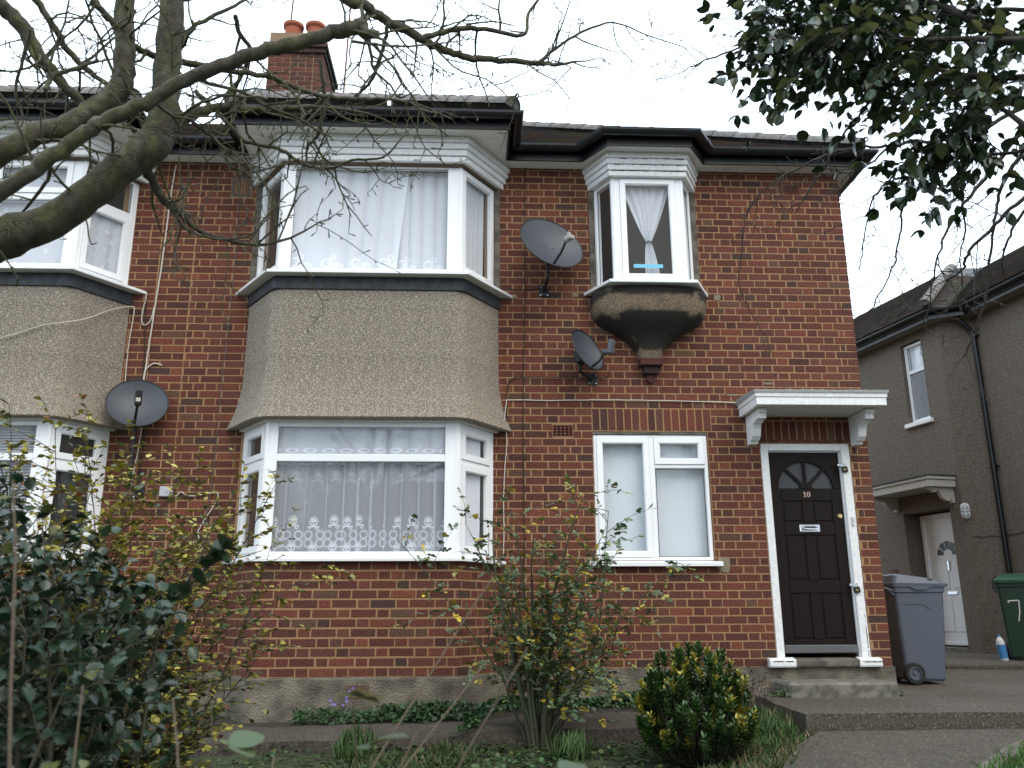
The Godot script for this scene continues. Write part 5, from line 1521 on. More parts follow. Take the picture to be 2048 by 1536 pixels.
func curtains() -> void:
	# lower bay net: sprays over a band of looped rings
	var low := []
	for o in [0.0, 128.0]:
		for q in [[o + 32.0, 395.0], [o + 96.0, 395.0], [o + 32.0, 437.0], [o + 96.0, 437.0]]:
			low.append(["ring", q[0], q[1], 19.0, 5.0, 0.62]); low.append(["ring", q[0], q[1], 26.0, 3.0, 0.45])
		for cy in [362.0, 500.0, 120.0]:
			var c := Vector2(o + 64.0 + 9.0 * sin(o + cy), cy + 4.0 * cos(o))
			var am := 0.45 if cy < 200.0 else 0.74
			for k in 7: low.append(["petal", c.x, c.y - 40.0, -PI / 2 + (k - 3) * 0.48, 17.0 - absf(k - 3), 3.4, am])
			for k in 5: low.append(["petal", c.x, c.y - 12.0, -PI / 2 + (k - 2) * 0.75, 18.0, 4.4, am])
			low.append(["ring", c.x + 20.0, c.y - 6.0, 8.0, 3.5, am]); low.append(["ring", c.x - 22.0, c.y - 10.0, 6.0, 3.0, am])
	var lace := cloth("net_low", lace_tex(256, 512, low, 0.33))
	var scroll := []
	for o in [0.0, 128.0]:
		scroll.append_array([["ring", o + 40.0, 455.0, 20.0, 7.0, 0.96], ["ring", o + 92.0, 470.0, 14.0, 6.0, 0.96], ["ring", o + 64.0, 425.0, 10.0, 5.0, 0.96]])
		for k in 5: scroll.append(["petal", o + 64.0, 480.0, -PI / 2 + (k - 2) * 0.55, 20.0, 6.0, 0.96])
		for k in 4: scroll.append(["petal", o + 20.0 + k * 30.0, 505.0, -PI / 2 + 0.5, 10.0, 5.0, 0.96])
	var net_up := cloth("net_up", lace_tex(256, 512, scroll, 0.78))
	var dots := []
	for k in 2:
		for j in 8:
			var c := Vector2(64.0 + 128.0 * k + (32.0 if j % 2 else -20.0), 32.0 + 64.0 * j)
			dots.append(["ring", c.x, c.y, 9.0, 4.0, 0.9]); dots.append(["petal", c.x, c.y, 0.8, 8.0, 4.0, 0.9])
	var net_dot := cloth("net_dot", lace_tex(256, 512, dots, 0.66))
	var plain := cloth("net_plain", lace_tex(64, 64, [], 0.84))
	var voile := cloth("net_voile", lace_tex(64, 64, [], 0.74))
	var pel := []
	for k in 6: pel.append(["ring", 22.0 + k * 42.6, 330.0 + 80.0 * (k % 2), 26.0, 10.0, 0.9])
	var pelmet := cloth("net_pelmet", lace_tex(256, 512, pel, 0.66))
	var z := BD - 0.13
	var put := func(called: String, b: MB, m: Material, label: String): single(called, b, m, label, "curtain", "net curtains hanging in the windows")
	# upper bay
	put.call("net_curtain", sheet(PackedVector2Array([Vector2(BC - 0.85, z), Vector2(BC + 0.25, z)]), 3.655, 4.79, 0.19, 0.02, 0.62, 10, 0.10), net_up, "left hand white net curtain in the upstairs bay window of the middle house")
	put.call("net_curtain", sheet(PackedVector2Array([Vector2(BC + 0.20, z - 0.04), Vector2(BC + 0.86, z - 0.04)]), 3.655, 4.79, 0.13, 0.018, 0.62), net_up, "right hand white net curtain in the upstairs bay window of the middle house")
	put.call("net_curtain", sheet(PackedVector2Array([Vector2(BC + 0.84, z + 0.0), Vector2(BC + 1.08, 0.05)]), 3.655, 4.76, 0.07, 0.014, 0.34, 10, 0.03), voile, "bunched net curtain behind the right wing of the upstairs bay window")
	# lower bay
	put.call("net_curtain", sheet(PackedVector2Array([Vector2(BC - 0.83, z), Vector2(BC + 0.84, z)]), 0.97, 1.84, 0.15, 0.042, 0.42, 8), lace, "patterned lace curtain in the downstairs bay window below the transom")
	put.call("net_curtain", sheet(PackedVector2Array([Vector2(BC - 0.83, z + 0.01), Vector2(BC + 0.84, z + 0.01)]), 1.80, 2.17, 0.2, 0.025, 0.5, 4), pelmet, "short lace pelmet curtain behind the downstairs bay's top pane")
	put.call("net_curtain", sheet(PackedVector2Array([Vector2(BC + 0.86, z - 0.02), Vector2(BC + 1.06, 0.10)]), 0.97, 2.17, 0.3, 0.004, 0.34), plain, "plain white curtain behind the right wing of the downstairs bay window")
	# adjoining house
	var z2 := BD - 0.13
	put.call("net_curtain", sheet(PackedVector2Array([Vector2(BC2 - 0.86, z2), Vector2(BC2 + 0.84, z2)]), 3.655, 4.79, 0.3, 0.008, 0.34), net_dot, "sprigged net curtain across the left house's upstairs bay window")
	put.call("net_curtain", sheet(PackedVector2Array([Vector2(BC2 + 0.86, z2 - 0.03), Vector2(BC2 + 1.12, 0.03)]), 3.655, 4.40, 0.15, 0.012, 0.34), net_dot, "sprigged net curtain behind the right wing of the left house's upstairs bay")
	var vb := thing("venetian_blind", "grey slatted blind in the left house's downstairs bay window", "blind", Vector3(BC2, 0.97, z2))
	for k in 46:
		var b := MB.new()
		b.fbox(frame(Vector3(BC2, 0.98 + k * 0.026, z2), Vector3.RIGHT, Vector3(0, 0.5, 0.86)), Vector3(-0.82, -0.012, -0.0006), Vector3(0.82, 0.012, 0.0006))
		part(vb, "slat", b, M.slat)
	# oriel: a voile gathered at a tie-back
	var b := MB.new()
	var n := 48; var rows := 40
	var x0 := OC - 0.26; var x1 := OC + 0.26
	for j in rows + 1:
		var v := float(j) / rows
		var y := lerpf(4.80, 3.67, v)
		var ty := 4.13
		var cx := OC + 0.005; var hw := 0.0
		if y > ty:
			var t := (y - ty) / (4.80 - ty)
			hw = lerpf(0.022, 0.27, pow(t, 0.85)); cx = OC + 0.01 * (1.0 - t)
		else:
			var t := (ty - y) / (ty - 3.67)
			hw = lerpf(0.022, 0.085, pow(t, 0.55)); cx = OC + 0.012 + 0.035 * t
		for i in n + 1:
			var s := float(i) / n * 2.0 - 1.0
			var fo := sin(s * 19.0 + 1.0 * sin(s * 5.0)) * (0.008 + 0.012 * hw)
			b.add(Vector3(cx + hw * s, y, OD - 0.11 + fo), Vector3.UP, Vector2(s, v))
	for j in rows:
		for i in n:
			var p := j * (n + 1) + i
			for w in [p, p + 1, p + n + 1, p + 1, p + n + 2, p + n + 1]: b.ix.append(w)
	recompute(b)
	var tc := thing("tied_curtain", "white voile curtain knotted in the middle in the small oriel window", "curtain", Vector3(OC, 3.67, OD - 0.11))
	part(tc, "cloth", b, voile)
	b = MB.new()
	var tp := PackedVector3Array()
	for k in 13: tp.append(Vector3(OC + 0.01 + cos(TAU * k / 12.0) * 0.027, 4.13 + sin(TAU * k / 12.0) * 0.004, OD - 0.11 + sin(TAU * k / 12.0) * 0.022))
	b.tube(tp, even(0.009, 13), 6, false)
	part(tc, "tie", b, M.cable_grey)
	b = MB.new(); b.box(Vector3(OC - 0.165, 3.825, OD - 0.0455), Vector3(OC + 0.13, 3.865, OD - 0.0445))
	single("adhesive_tape", b, M.tape, "strip of pale blue tape stuck across the oriel window", "tape")
	# ground floor window: drawn white blind
	for q in [[-2.69, -2.19, "white roller blind behind the left light of the two light window", 2.15], [-2.125, -1.63, "white roller blind behind the right lights of the two light window", 2.15]]:
		b = MB.new()
		b.cbox(Transform3D.IDENTITY, Vector3(q[0], 0.99, -0.14), Vector3(q[1], q[3], -0.137), 0.001)
		single("roller_blind", b, M.blind, q[2], "blind")

# ---------------------------------------------------------------- small things fixed to the house
func padlock(at: Vector3, label: String) -> void:
	var o := thing("padlock", label, "padlock", at, "padlocks on the front door")
	var b := MB.new()
	b.cbox(Transform3D(Basis(Vector3(0, 0, 1), 0.12), at), Vector3(-0.03, -0.055, -0.014), Vector3(0.03, 0.004, 0.014), 0.007)
	part(o, "body", b, M.padlock)
	b = MB.new()
	var p := PackedVector3Array()
	for k in 11: p.append(at + Vector3(-0.004 + cos(PI * k / 10.0) * 0.017, 0.012 + sin(PI * k / 10.0) * 0.026, 0))
	p.insert(0, at + Vector3(0.013, 0.0, 0)); p.append(at + Vector3(-0.021, 0.0, 0))
	b.tube(p, even(0.0045, p.size()), 8)
	part(o, "shackle", b, M.chrome)
	b = MB.new(); b.cbox(Transform3D.IDENTITY, at + Vector3(-0.012, -0.03, 0.0135), at + Vector3(0.010, -0.022, 0.0152), 0.0006)
	part(o, "emblem", b, M.emblem)
	b = MB.new(); b.cbox(Transform3D.IDENTITY, at + Vector3(-0.05, 0.012, -0.030), at + Vector3(0.03, 0.034, -0.022), 0.002)
	part(o, "hasp", b, M.chrome)

func fittings() -> void:
	dish("large dark dish with a white receiver beside the oriel window", Vector3(-3.13, 4.05, 0.33), 0.42, 0.36, -0.10, 0.345, 0.315, Vector3(-3.19, 3.66, 0.0), 0)
	dish("small dark dish turned sideways below the oriel corbel", Vector3(-2.79, 2.965, 0.24), 0.80, 0.33, -0.05, 0.225, 0.225, Vector3(-2.72, 2.73, 0.0), 1)
	dish("dark dish on a wall pipe between the two bay windows", Vector3(-7.05, 2.41, 0.22), 0.30, 0.36, 0.0, 0.27, 0.26, Vector3(-7.03, 1.60, 0.0), 2)
	cable(CABLE_WHITE_LONG, 0.0055, M.cable_white, "white cable running from door canopy along the wall and down beside the bay")
	cable(CABLE_BLACK_DROP, 0.0045, M.cable_black, "thin black cable dropping straight from the eaves right of the bay")
	cable(CABLE_DISH_SMALL, 0.0045, M.cable_black, "black cable looping from the small dish below the oriel")
	cable(CABLE_DISH_LARGE, 0.0045, M.cable_black, "short black cable from the large dish to the upstairs bay sill")
	cable(CABLE_LOW, 0.006, M.cable_black, "dark cable along the foot of the brickwork behind the rose bush")
	cable(CABLE_CONDUIT, 0.008, M.cable_white, "white cable hanging down the wall above the left dish")
	cable(CABLE_LOOP, 0.006, M.cable_white, "slack white cable loop under the left house's upper sill")
	cable(CABLE_CURL, 0.008, M.cable_white, "cut white cable end curling out above the left dish")
	cable(CABLE_GREY_A, 0.0035, M.cable_grey, "long thin grey wire down the wall left of the middle bay")
	cable(CABLE_GREY_B, 0.0025, M.cable_grey, "short thin grey wire ending at the middle bay's upper sill")
	cable(CABLE_WHITE_BOX, 0.006, M.cable_white, "white cable zigzagging down from the small grey junction box")
	cable(CABLE_WHITE_POLE, 0.0055, M.cable_white, "white cable beside the pipe of the left dish")
	cable(CABLE_BLACK_LEFT, 0.005, M.cable_black, "dark cable down the brick wall behind the left dish")
	cable(CABLE_APRON, 0.0055, M.cable_white, "pale cable slung across the left house's pebbledashed bay")
	var b := MB.new()
	b.cbox(Transform3D.IDENTITY, Vector3(-6.83, 1.552, 0.0), Vector3(-6.71, 1.652, 0.035), 0.008)
	var jb := thing("junction_box", "pale grey junction box on the brick wall between the bays", "junction box", Vector3(-6.77, 1.55, 0.0))
	part(jb, "box", b, M.box_grey)
	b = MB.new(); b.cbox(Transform3D.IDENTITY, Vector3(-6.827, 1.555, 0.035), Vector3(-6.713, 1.649, 0.045), 0.006); part(jb, "cover", b, M.box_grey)
	padlock(Vector3(-0.272, 1.858, 0.018), "small black padlock near the top right of the front door")
	padlock(Vector3(-0.276, 0.712, 0.018), "small black padlock near the bottom right of the front door")
	# aerial mast behind the chimney
	var am := thing("aerial_mast", "thin television aerial mast standing right of the chimney", "aerial", Vector3(-5.93, 7.3, -3.4))
	b = MB.new(); b.tube(PackedVector3Array([Vector3(-5.93, 7.3, -3.4), Vector3(-5.86, 10.4, -3.4)]), even(0.014, 2), 8); part(am, "mast", b, M.rust)
	for k in 5:
		b = MB.new(); var y := 7.85 + k * 0.09
		b.tube(PackedVector3Array([Vector3(-5.99 - 0.02 * k, y, -3.5), Vector3(-5.89, y, -3.3)]), even(0.006, 2), 5); part(am, "rod", b, M.cable_black)
	am = thing("aerial_mast", "thin rusty aerial mast rising behind the left chimney pot", "aerial", Vector3(-6.86, 8.7, -3.6))
	b = MB.new(); b.tube(PackedVector3Array([Vector3(-6.86, 8.7, -3.6), Vector3(-6.80, 10.6, -3.6)]), even(0.014, 2), 8); part(am, "mast", b, M.rust)

# ---------------------------------------------------------------- the neighbouring house on the right
func neighbour() -> void:
	var h := thing("pebbledash_house", "brown pebbledashed house on the right with a small porch canopy", "house", Vector3(4.6, -0.3, -5.0))
	var C := Vector2(3.47, -4.47)                 # corner by the door
	var ua := Vector2(-0.226, -0.974)             # face A runs back from the corner
	var I2 := Vector2(3.90, -4.22)                # inner end of the splayed piece
	var ub := Vector2(0.15, 0.9887)               # face B comes forward
	var FA := frame(Vector3(C.x, 0, C.y) + Vector3(ua.x, 0, ua.y) * 5.0, Vector3(-ua.x, 0, -ua.y), Vector3(-0.974, 0, 0.226))   # x = 5 at the corner
	var yt := 4.97; var yb := -0.4
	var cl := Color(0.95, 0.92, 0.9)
	var mb := MB.new(); mb.col = cl
	wall_cells(mb, FA, 0.0, 5.0, yb, yt, [[4.12, 4.60, 3.46, 4.82], [3.72, 4.74, -0.2, 2.05]], -0.3, 0.0)
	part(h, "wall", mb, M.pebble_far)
	mb = MB.new(); mb.col = cl
	var sp := PackedVector2Array([Vector2(C.x, -C.y), Vector2(I2.x, -I2.y), Vector2(I2.x + 0.3, -I2.y + 0.3), Vector2(C.x + 0.4, -C.y + 0.3)])
	mb.prism(sp, frame(Vector3.ZERO, Vector3.RIGHT, Vector3.UP), yb, yt)
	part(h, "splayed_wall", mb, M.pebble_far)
	var FB := frame(Vector3(I2.x, 0, I2.y), Vector3(ub.x, 0, ub.y), Vector3(-ub.y, 0, ub.x))
	mb = MB.new(); mb.col = cl
	wall_cells(mb, FB, 0.0, 6.0, yb, yt, [[1.02, 1.9, 0.35, 1.28]], -0.3, 0.0)
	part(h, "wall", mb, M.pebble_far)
	mb = MB.new(); mb.box(Vector3(4.4, yb, -12), Vector3(12, yt, -4.9)); mb.box(Vector3(5.3, yb, -4.9), Vector3(12, yt, 1.4)); part(h, "inner_core", mb, M.void, true)
	# small upper window on face A
	var FW := Transform3D(FA.basis, FA.origin - FA.basis.z * 0.06)
	window(h, FW, 4.13, 4.59, 3.49, 4.81, [0.055, 0.055, 0.05, 0.05], [[4.185, 4.535, 4.31, 4.37]], [[4.185, 4.535, 3.54, 4.31, false], [4.185, 4.535, 4.37, 4.76, false]], M.upvc_old)
	mb = MB.new(); mb.cbox(FA, Vector3(4.06, 3.41, -0.1), Vector3(4.66, 3.48, 0.06), 0.008); part(h, "window_sill", mb, M.paint)
	mb = MB.new(); mb.fbox(FA, Vector3(3.6, 3.2, -0.9), Vector3(4.95, 4.95, -0.85)); part(h, "room_lining", mb, M.room)
	var cu := MB.new()
	cu.fbox(FA, Vector3(4.17, 4.33, -0.16), Vector3(4.55, 4.8, -0.155)); cu.fbox(FA, Vector3(4.44, 3.85, -0.16), Vector3(4.55, 4.33, -0.155))
	single("net_curtain", cu, M.net_voile, "net curtain scrap in the brown house's small upper window", "curtain", "net curtains hanging in the windows")
	# recessed white door
	mb = MB.new(); mb.col = cl
	mb.fbox(FA, Vector3(3.66, -0.3, -0.62), Vector3(3.72, 2.05, -0.3)); mb.fbox(FA, Vector3(4.74, -0.3, -0.62), Vector3(4.80, 2.05, -0.3)); mb.fbox(FA, Vector3(3.66, 2.05, -0.62), Vector3(4.80, 2.1, -0.3)); mb.fbox(FA, Vector3(3.66, -0.3, -0.64), Vector3(4.8, 2.05, -0.615))
	part(h, "porch_reveal", mb, M.pebble_far, true)
	var D := Transform3D(FA.basis, FA.origin - FA.basis.z * 0.27)
	mb = MB.new()
	for q in [[3.76, 3.83, 0.0, 2.02], [4.67, 4.74, 0.0, 2.02], [3.83, 4.67, 1.95, 2.02], [3.83, 4.67, 0.0, 0.05]]: mb.cbox(D, Vector3(q[0], q[2], -0.08), Vector3(q[1], q[3], 0.0), 0.006)
	part(h, "door_frame", mb, M.upvc_old)
	mb = MB.new(); mb.fbox(D, Vector3(3.83, 0.05, -0.07), Vector3(4.67, 1.95, -0.03))
	var dl := part(h, "front_door", mb, M.upvc_old)
	var cx := 4.25
	for q in [[3.94, 4.21, 0.85, 1.22], [4.29, 4.56, 0.85, 1.22], [3.94, 4.21, 0.2, 0.72], [4.29, 4.56, 0.2, 0.72]]:
		mb = MB.new()
		mb.cbox(D, Vector3(q[0], q[2], -0.032), Vector3(q[1], q[3], -0.018), 0.012); part(dl, "panel", mb, M.upvc_old)
	for k in 5:
		mb = MB.new()
		var a0 := PI * k / 5.0 + 0.06; var a1 := PI * (k + 1) / 5.0 - 0.06
		mb.prism(PackedVector2Array([Vector2(cx + cos(a0) * 0.1, 1.36 + sin(a0) * 0.1), Vector2(cx + cos(a0) * 0.22, 1.36 + sin(a0) * 0.22), Vector2(cx + cos((a0 + a1) / 2) * 0.225, 1.36 + sin((a0 + a1) / 2) * 0.225), Vector2(cx + cos(a1) * 0.22, 1.36 + sin(a1) * 0.22), Vector2(cx + cos(a1) * 0.1, 1.36 + sin(a1) * 0.1)]), D, -0.031, -0.024)
		part(dl, "fanlight_pane", mb, M.rippled_glass)
	mb = MB.new(); mb.cbox(D, Vector3(cx - 0.02, 1.12, -0.03), Vector3(cx + 0.02, 1.28, 0.0), 0.008); part(dl, "knocker", mb, M.chrome)
	mb = MB.new(); mb.cbox(D, Vector3(cx - 0.1, 0.76, -0.03), Vector3(cx + 0.1, 0.81, -0.015), 0.004); part(dl, "letter_plate", mb, M.chrome)
	mb = MB.new(); mb.cbox(FA, Vector3(3.72, -0.35, -0.6), Vector3(4.74, -0.02, 0.02), 0.01); part(h, "door_step", mb, M.concrete_worn)
	# canopy with wavy brackets
	mb = MB.new()
	mb.cbox(FA, Vector3(3.50, 2.33, 0.0), Vector3(4.93, 2.44, 0.50), 0.006)
	var ca := part(h, "canopy", mb, M.paint_cream)
	mb = MB.new(); mb.cbox(FA, Vector3(3.48, 2.441, 0.0), Vector3(4.95, 2.49, 0.52), 0.006); part(ca, "moulding", mb, M.paint_cream)
	mb = MB.new(); mb.cbox(FA, Vector3(3.47, 2.491, 0.0), Vector3(4.96, 2.515, 0.535), 0.004); part(ca, "felt", mb, M.lead)
	for x in [3.60, 4.84]:
		mb = MB.new()
		var o := [0.0, 2.329, 0.46, 2.329, 0.43, 2.285, 0.39, 2.285, 0.37, 2.25, 0.33, 2.255, 0.30, 2.285, 0.26, 2.26, 0.21, 2.17, 0.15, 2.13, 0.09, 2.13, 0.05, 2.16, 0.04, 2.10, 0.0, 2.10]
		mb.prism(sec(o), frame(FA * Vector3(x + 0.03, 0, 0), FA.basis.z, -FA.basis.x), 0.0, 0.07)
		part(ca, "bracket", mb, M.paint_cream)
	# vent by the door, crack vent and plaque on the splayed piece
	mb = MB.new()
	for k in 5: mb.fbox(FA, Vector3(3.28, 0.98 + k * 0.045, -0.01), Vector3(3.42, 1.005 + k * 0.045, 0.012))
	part(h, "air_brick", mb, M.terracotta, true)
	mb = MB.new()
	for k in 3: mb.fbox(FB, Vector3(0.80, 1.60 + k * 0.045, -0.01), Vector3(1.02, 1.625 + k * 0.045, 0.012))
	mb.fbox(FB, Vector3(0.79, 1.735, -0.01), Vector3(1.04, 1.75, 0.03))
	part(h, "air_brick", mb, M.terracotta, true)
	window(h, Transform3D(FB.basis, FB.origin - FB.basis.z * 0.05), 1.03, 1.89, 0.36, 1.27, [0.05, 0.05, 0.05, 0.05], [], [[1.08, 1.84, 0.41, 1.22, false]], M.paint_cream)
	mb = MB.new(); mb.fbox(FB, Vector3(0.98, 1.281, -0.05), Vector3(1.95, 1.31, 0.05)); part(h, "window_head", mb, M.terracotta)
	# eaves, roof
	var ev := PackedVector2Array([Vector2(C.x, C.y) + ua * 5.5, Vector2(C.x, C.y), I2, I2 + ub * 6.0])
	mb = MB.new(); mb.sweep(sec([-0.05, 4.965, 0.22, 4.965, 0.22, 4.985, -0.05, 4.985]), ev); part(h, "soffit", mb, M.soffit_grey)
	mb = MB.new(); mb.sweep(sec([0.205, 4.955, 0.225, 4.955, 0.225, 5.09, 0.205, 5.09]), ev); part(h, "fascia", mb, M.black_plastic)
	mb = MB.new(); mb.sweep(gutter_sec(0.285, 5.085, 0.056), ev); part(h, "gutter", mb, M.black_plastic)
	var tp := 0.62
	var na := Vector3(-0.974, 0, 0.226)
	var ra := (-na * cos(PI_R) + Vector3.UP * sin(PI_R))
	mb = MB.new()
	var e0 := FA * Vector3(0.0, 5.12, 0.30); var e1 := FA * Vector3(5.12, 5.12, 0.30)
	var s1 := FB * Vector3(-0.10, 5.12, 0.30)
	var sd := (s1 - e1).normalized()
	var nc := Vector3(-sd.z, 0, sd.x)
	var nb := Vector3(-ub.y, 0, ub.x)
	var rc := -nc * cos(PI_R) + Vector3.UP * sin(PI_R); var rb := -nb * cos(PI_R) + Vector3.UP * sin(PI_R)
	var hip := (na * sin(PI_R) + Vector3.UP * cos(PI_R)).cross(nc * sin(PI_R) + Vector3.UP * cos(PI_R)).normalized()
	if hip.y < 0: hip = -hip
	var val := (nb * sin(PI_R) + Vector3.UP * cos(PI_R)).cross(nc * sin(PI_R) + Vector3.UP * cos(PI_R)).normalized()
	if val.y < 0: val = -val
	var sa := FA.basis.x
	tiles(mb, e0, e1, ra, 34, 0.0, -hip.dot(sa) / hip.dot(ra))
	tiles(mb, e1, s1, rc, 26, hip.dot(sd) / hip.dot(rc), -val.dot(sd) / val.dot(rc))
	tiles(mb, s1, FB * Vector3(6.0, 5.12, 0.30), rb, 34, val.dot(FB.basis.x) / val.dot(rb), 0.0)
	part(h, "roof_tiles", mb, M.tile, true)
	mb = MB.new()
	var th := 3.5 / hip.dot(ra); var tv := 3.5 / val.dot(rb)
	var low := Vector3(0, -0.012, 0)
	mb.quad(e0 + low, e1 + low, e1 + hip * th + low, e0 + ra * 3.5 + low)
	mb.quad(e1 + low, s1 + low, s1 + val * tv + low, e1 + hip * th + low)
	var b6 := FB * Vector3(6.0, 5.12, 0.30)
	mb.quad(s1 + low, b6 + low, b6 + rb * 3.5 + low, s1 + val * tv + low)
	for q in [[e0, e1, na], [e1, s1, nc], [s1, b6, nb]]: mb.quad(q[0] - q[2] * 0.06 - Vector3(0, 0.12, 0), q[1] - q[2] * 0.06 - Vector3(0, 0.12, 0), q[1] + low, q[0] + low)
	part(h, "roof_boarding", mb, M.lead)
	hip_line(h, e1 + Vector3(-0.02, 0.05, 0.02), hip, 12, 0.31, 0.095)
	# downpipe
	var foot := FB * Vector3(0.04, -0.15, 0.05); var head := FB * Vector3(0.04, 4.66, 0.05)
	mb = MB.new()
	mb.tube(PackedVector3Array([FB * Vector3(-0.02, 5.05, 0.26), FB * Vector3(-0.01, 4.92, 0.25), FB * Vector3(0.03, 4.75, 0.09), head, foot]), even(0.036, 5), 10)
	var dp := part(h, "downpipe", mb, M.black_plastic)
	for y in [0.95, 2.55, 4.60]:
		mb = MB.new(); var q := foot.lerp(head, (y + 0.15) / 4.81)
		mb.tube(PackedVector3Array([q, q + Vector3(0, 0.07, 0)]), even(0.046, 2), 10); part(dp, "collar", mb, M.black_plastic)
		mb = MB.new(); mb.fbox(Transform3D(FB.basis, q), Vector3(-0.075, 0.02, -0.04), Vector3(0.075, 0.05, -0.02)); part(dp, "bracket", mb, M.black_plastic)
	# lamp and plaque on the splayed piece
	var us := Vector3(I2.x - C.x, 0, I2.y - C.y).normalized()
	var FS := frame(Vector3(C.x, 0, C.y), us, Vector3(-us.z, 0, us.x))
	var lp := thing("bulkhead_lamp", "oval white caged lamp on the corner beside the brown house's door", "lamp", FS * Vector3(0.03, 1.84, 0.0), "", FS.basis)
	mb = MB.new()
	var oval := PackedVector2Array()
	for k in 24: oval.append(Vector2(cos(TAU * k / 24.0) * 0.062, 0.12 + sin(TAU * k / 24.0) * 0.062 + (0.055 if k < 12 else -0.055)))
	mb.prism(oval, Transform3D.IDENTITY, 0.0, 0.03); part(lp, "base", mb, M.upvc_old)
	var gl := PackedVector2Array()
	for q in oval: gl.append((q - Vector2(0, 0.12)) * 0.78 + Vector2(0, 0.12))
	mb = MB.new(); mb.prism(gl, Transform3D.IDENTITY, 0.03, 0.075); part(lp, "lens", mb, M.lens)
	mb = MB.new()
	for y in [0.065, 0.12, 0.175]: mb.tube(PackedVector3Array([Vector3(-0.056, y, 0.02), Vector3(-0.05, y, 0.085), Vector3(0.05, y, 0.085), Vector3(0.056, y, 0.02)]), even(0.005, 4), 5)
	mb.tube(PackedVector3Array([Vector3(0, 0.005, 0.02), Vector3(0, 0.02, 0.085), Vector3(0, 0.22, 0.085), Vector3(0, 0.235, 0.02)]), even(0.005, 4), 5)
	part(lp, "cage", mb, M.upvc_old, true)
	var pq := thing("number_plaque", "oval black plaque with a white seven beside the downpipe", "sign", FS * Vector3(0.30, 0.78, 0.0), "", FS.basis)
	mb = MB.new()
	var ov := PackedVector2Array()
	for k in 24: ov.append(Vector2(cos(TAU * k / 24.0) * 0.062, 0.1 + sin(TAU * k / 24.0) * 0.115))
	mb.prism(ov, Transform3D.IDENTITY, 0.0, 0.018); part(pq, "plate", mb, M.padlock)
	numerals(pq, "7", Vector3(0, 0.10, 0.02), 0.085, M.white_mark, "numeral")
	mb = MB.new()
	for q in [[-0.022, 0.175], [0.022, 0.175], [0.02, 0.045]]: mb.cbox(Transform3D.IDENTITY, Vector3(q[0] - 0.009, q[1] - 0.005, 0.018), Vector3(q[0] + 0.009, q[1] + 0.005, 0.021), 0.001)
	part(pq, "flower_print", mb, M.white_mark, true)
	var b := MB.new()
	var p := PackedVector3Array()
	for k in 15:
		var t := k / 14.0
		p.append((FS * Vector3(0.08 + 0.4 * t / 0.5, 1.57 + 0.012 * sin(k * 1.9), 0.012)) if t < 0.5 else (FB * Vector3((t - 0.5) / 0.5 * 0.8, 1.57 + 0.06 * (t - 0.5) + 0.008 * sin(k * 1.9), 0.012)))
	b.tube(p, even(0.005, p.size()), 5)
	single("cable", b, M.cable_black, "thin dark cable across the brown house between lamp and vent", "cable")

# ---------------------------------------------------------------- ground
var gn := FastNoiseLite.new()
func lawn_y(x: float, z: float) -> float:
	var y := -0.47
	if z > 1.2: y = -0.47 - (z - 1.2) * 0.062
	if z > 4.0: y = -0.644 - (z - 4.0) * 0.105
	if z > 8.5: y = -1.117
	return y + 0.018 * gn.get_noise_2d(x * 60.0, z * 60.0)
func strip_y(x: float, z: float) -> float: return lerpf(-0.385, -0.315, clampf((x + 6.2) / 4.0, 0.0, 1.0)) - 0.035 * maxf(0.0, z - 0.6)
func path_y(z: float) -> float:
	if z > 1.45: return -0.365 - (z - 1.45) * 0.085
	if z > -0.5: return lerpf(-0.20, -0.255, (z + 0.5) / 1.95)
	if z > -3.0: return lerpf(-0.105, -0.20, (z + 3.0) / 2.5)
	return -0.105

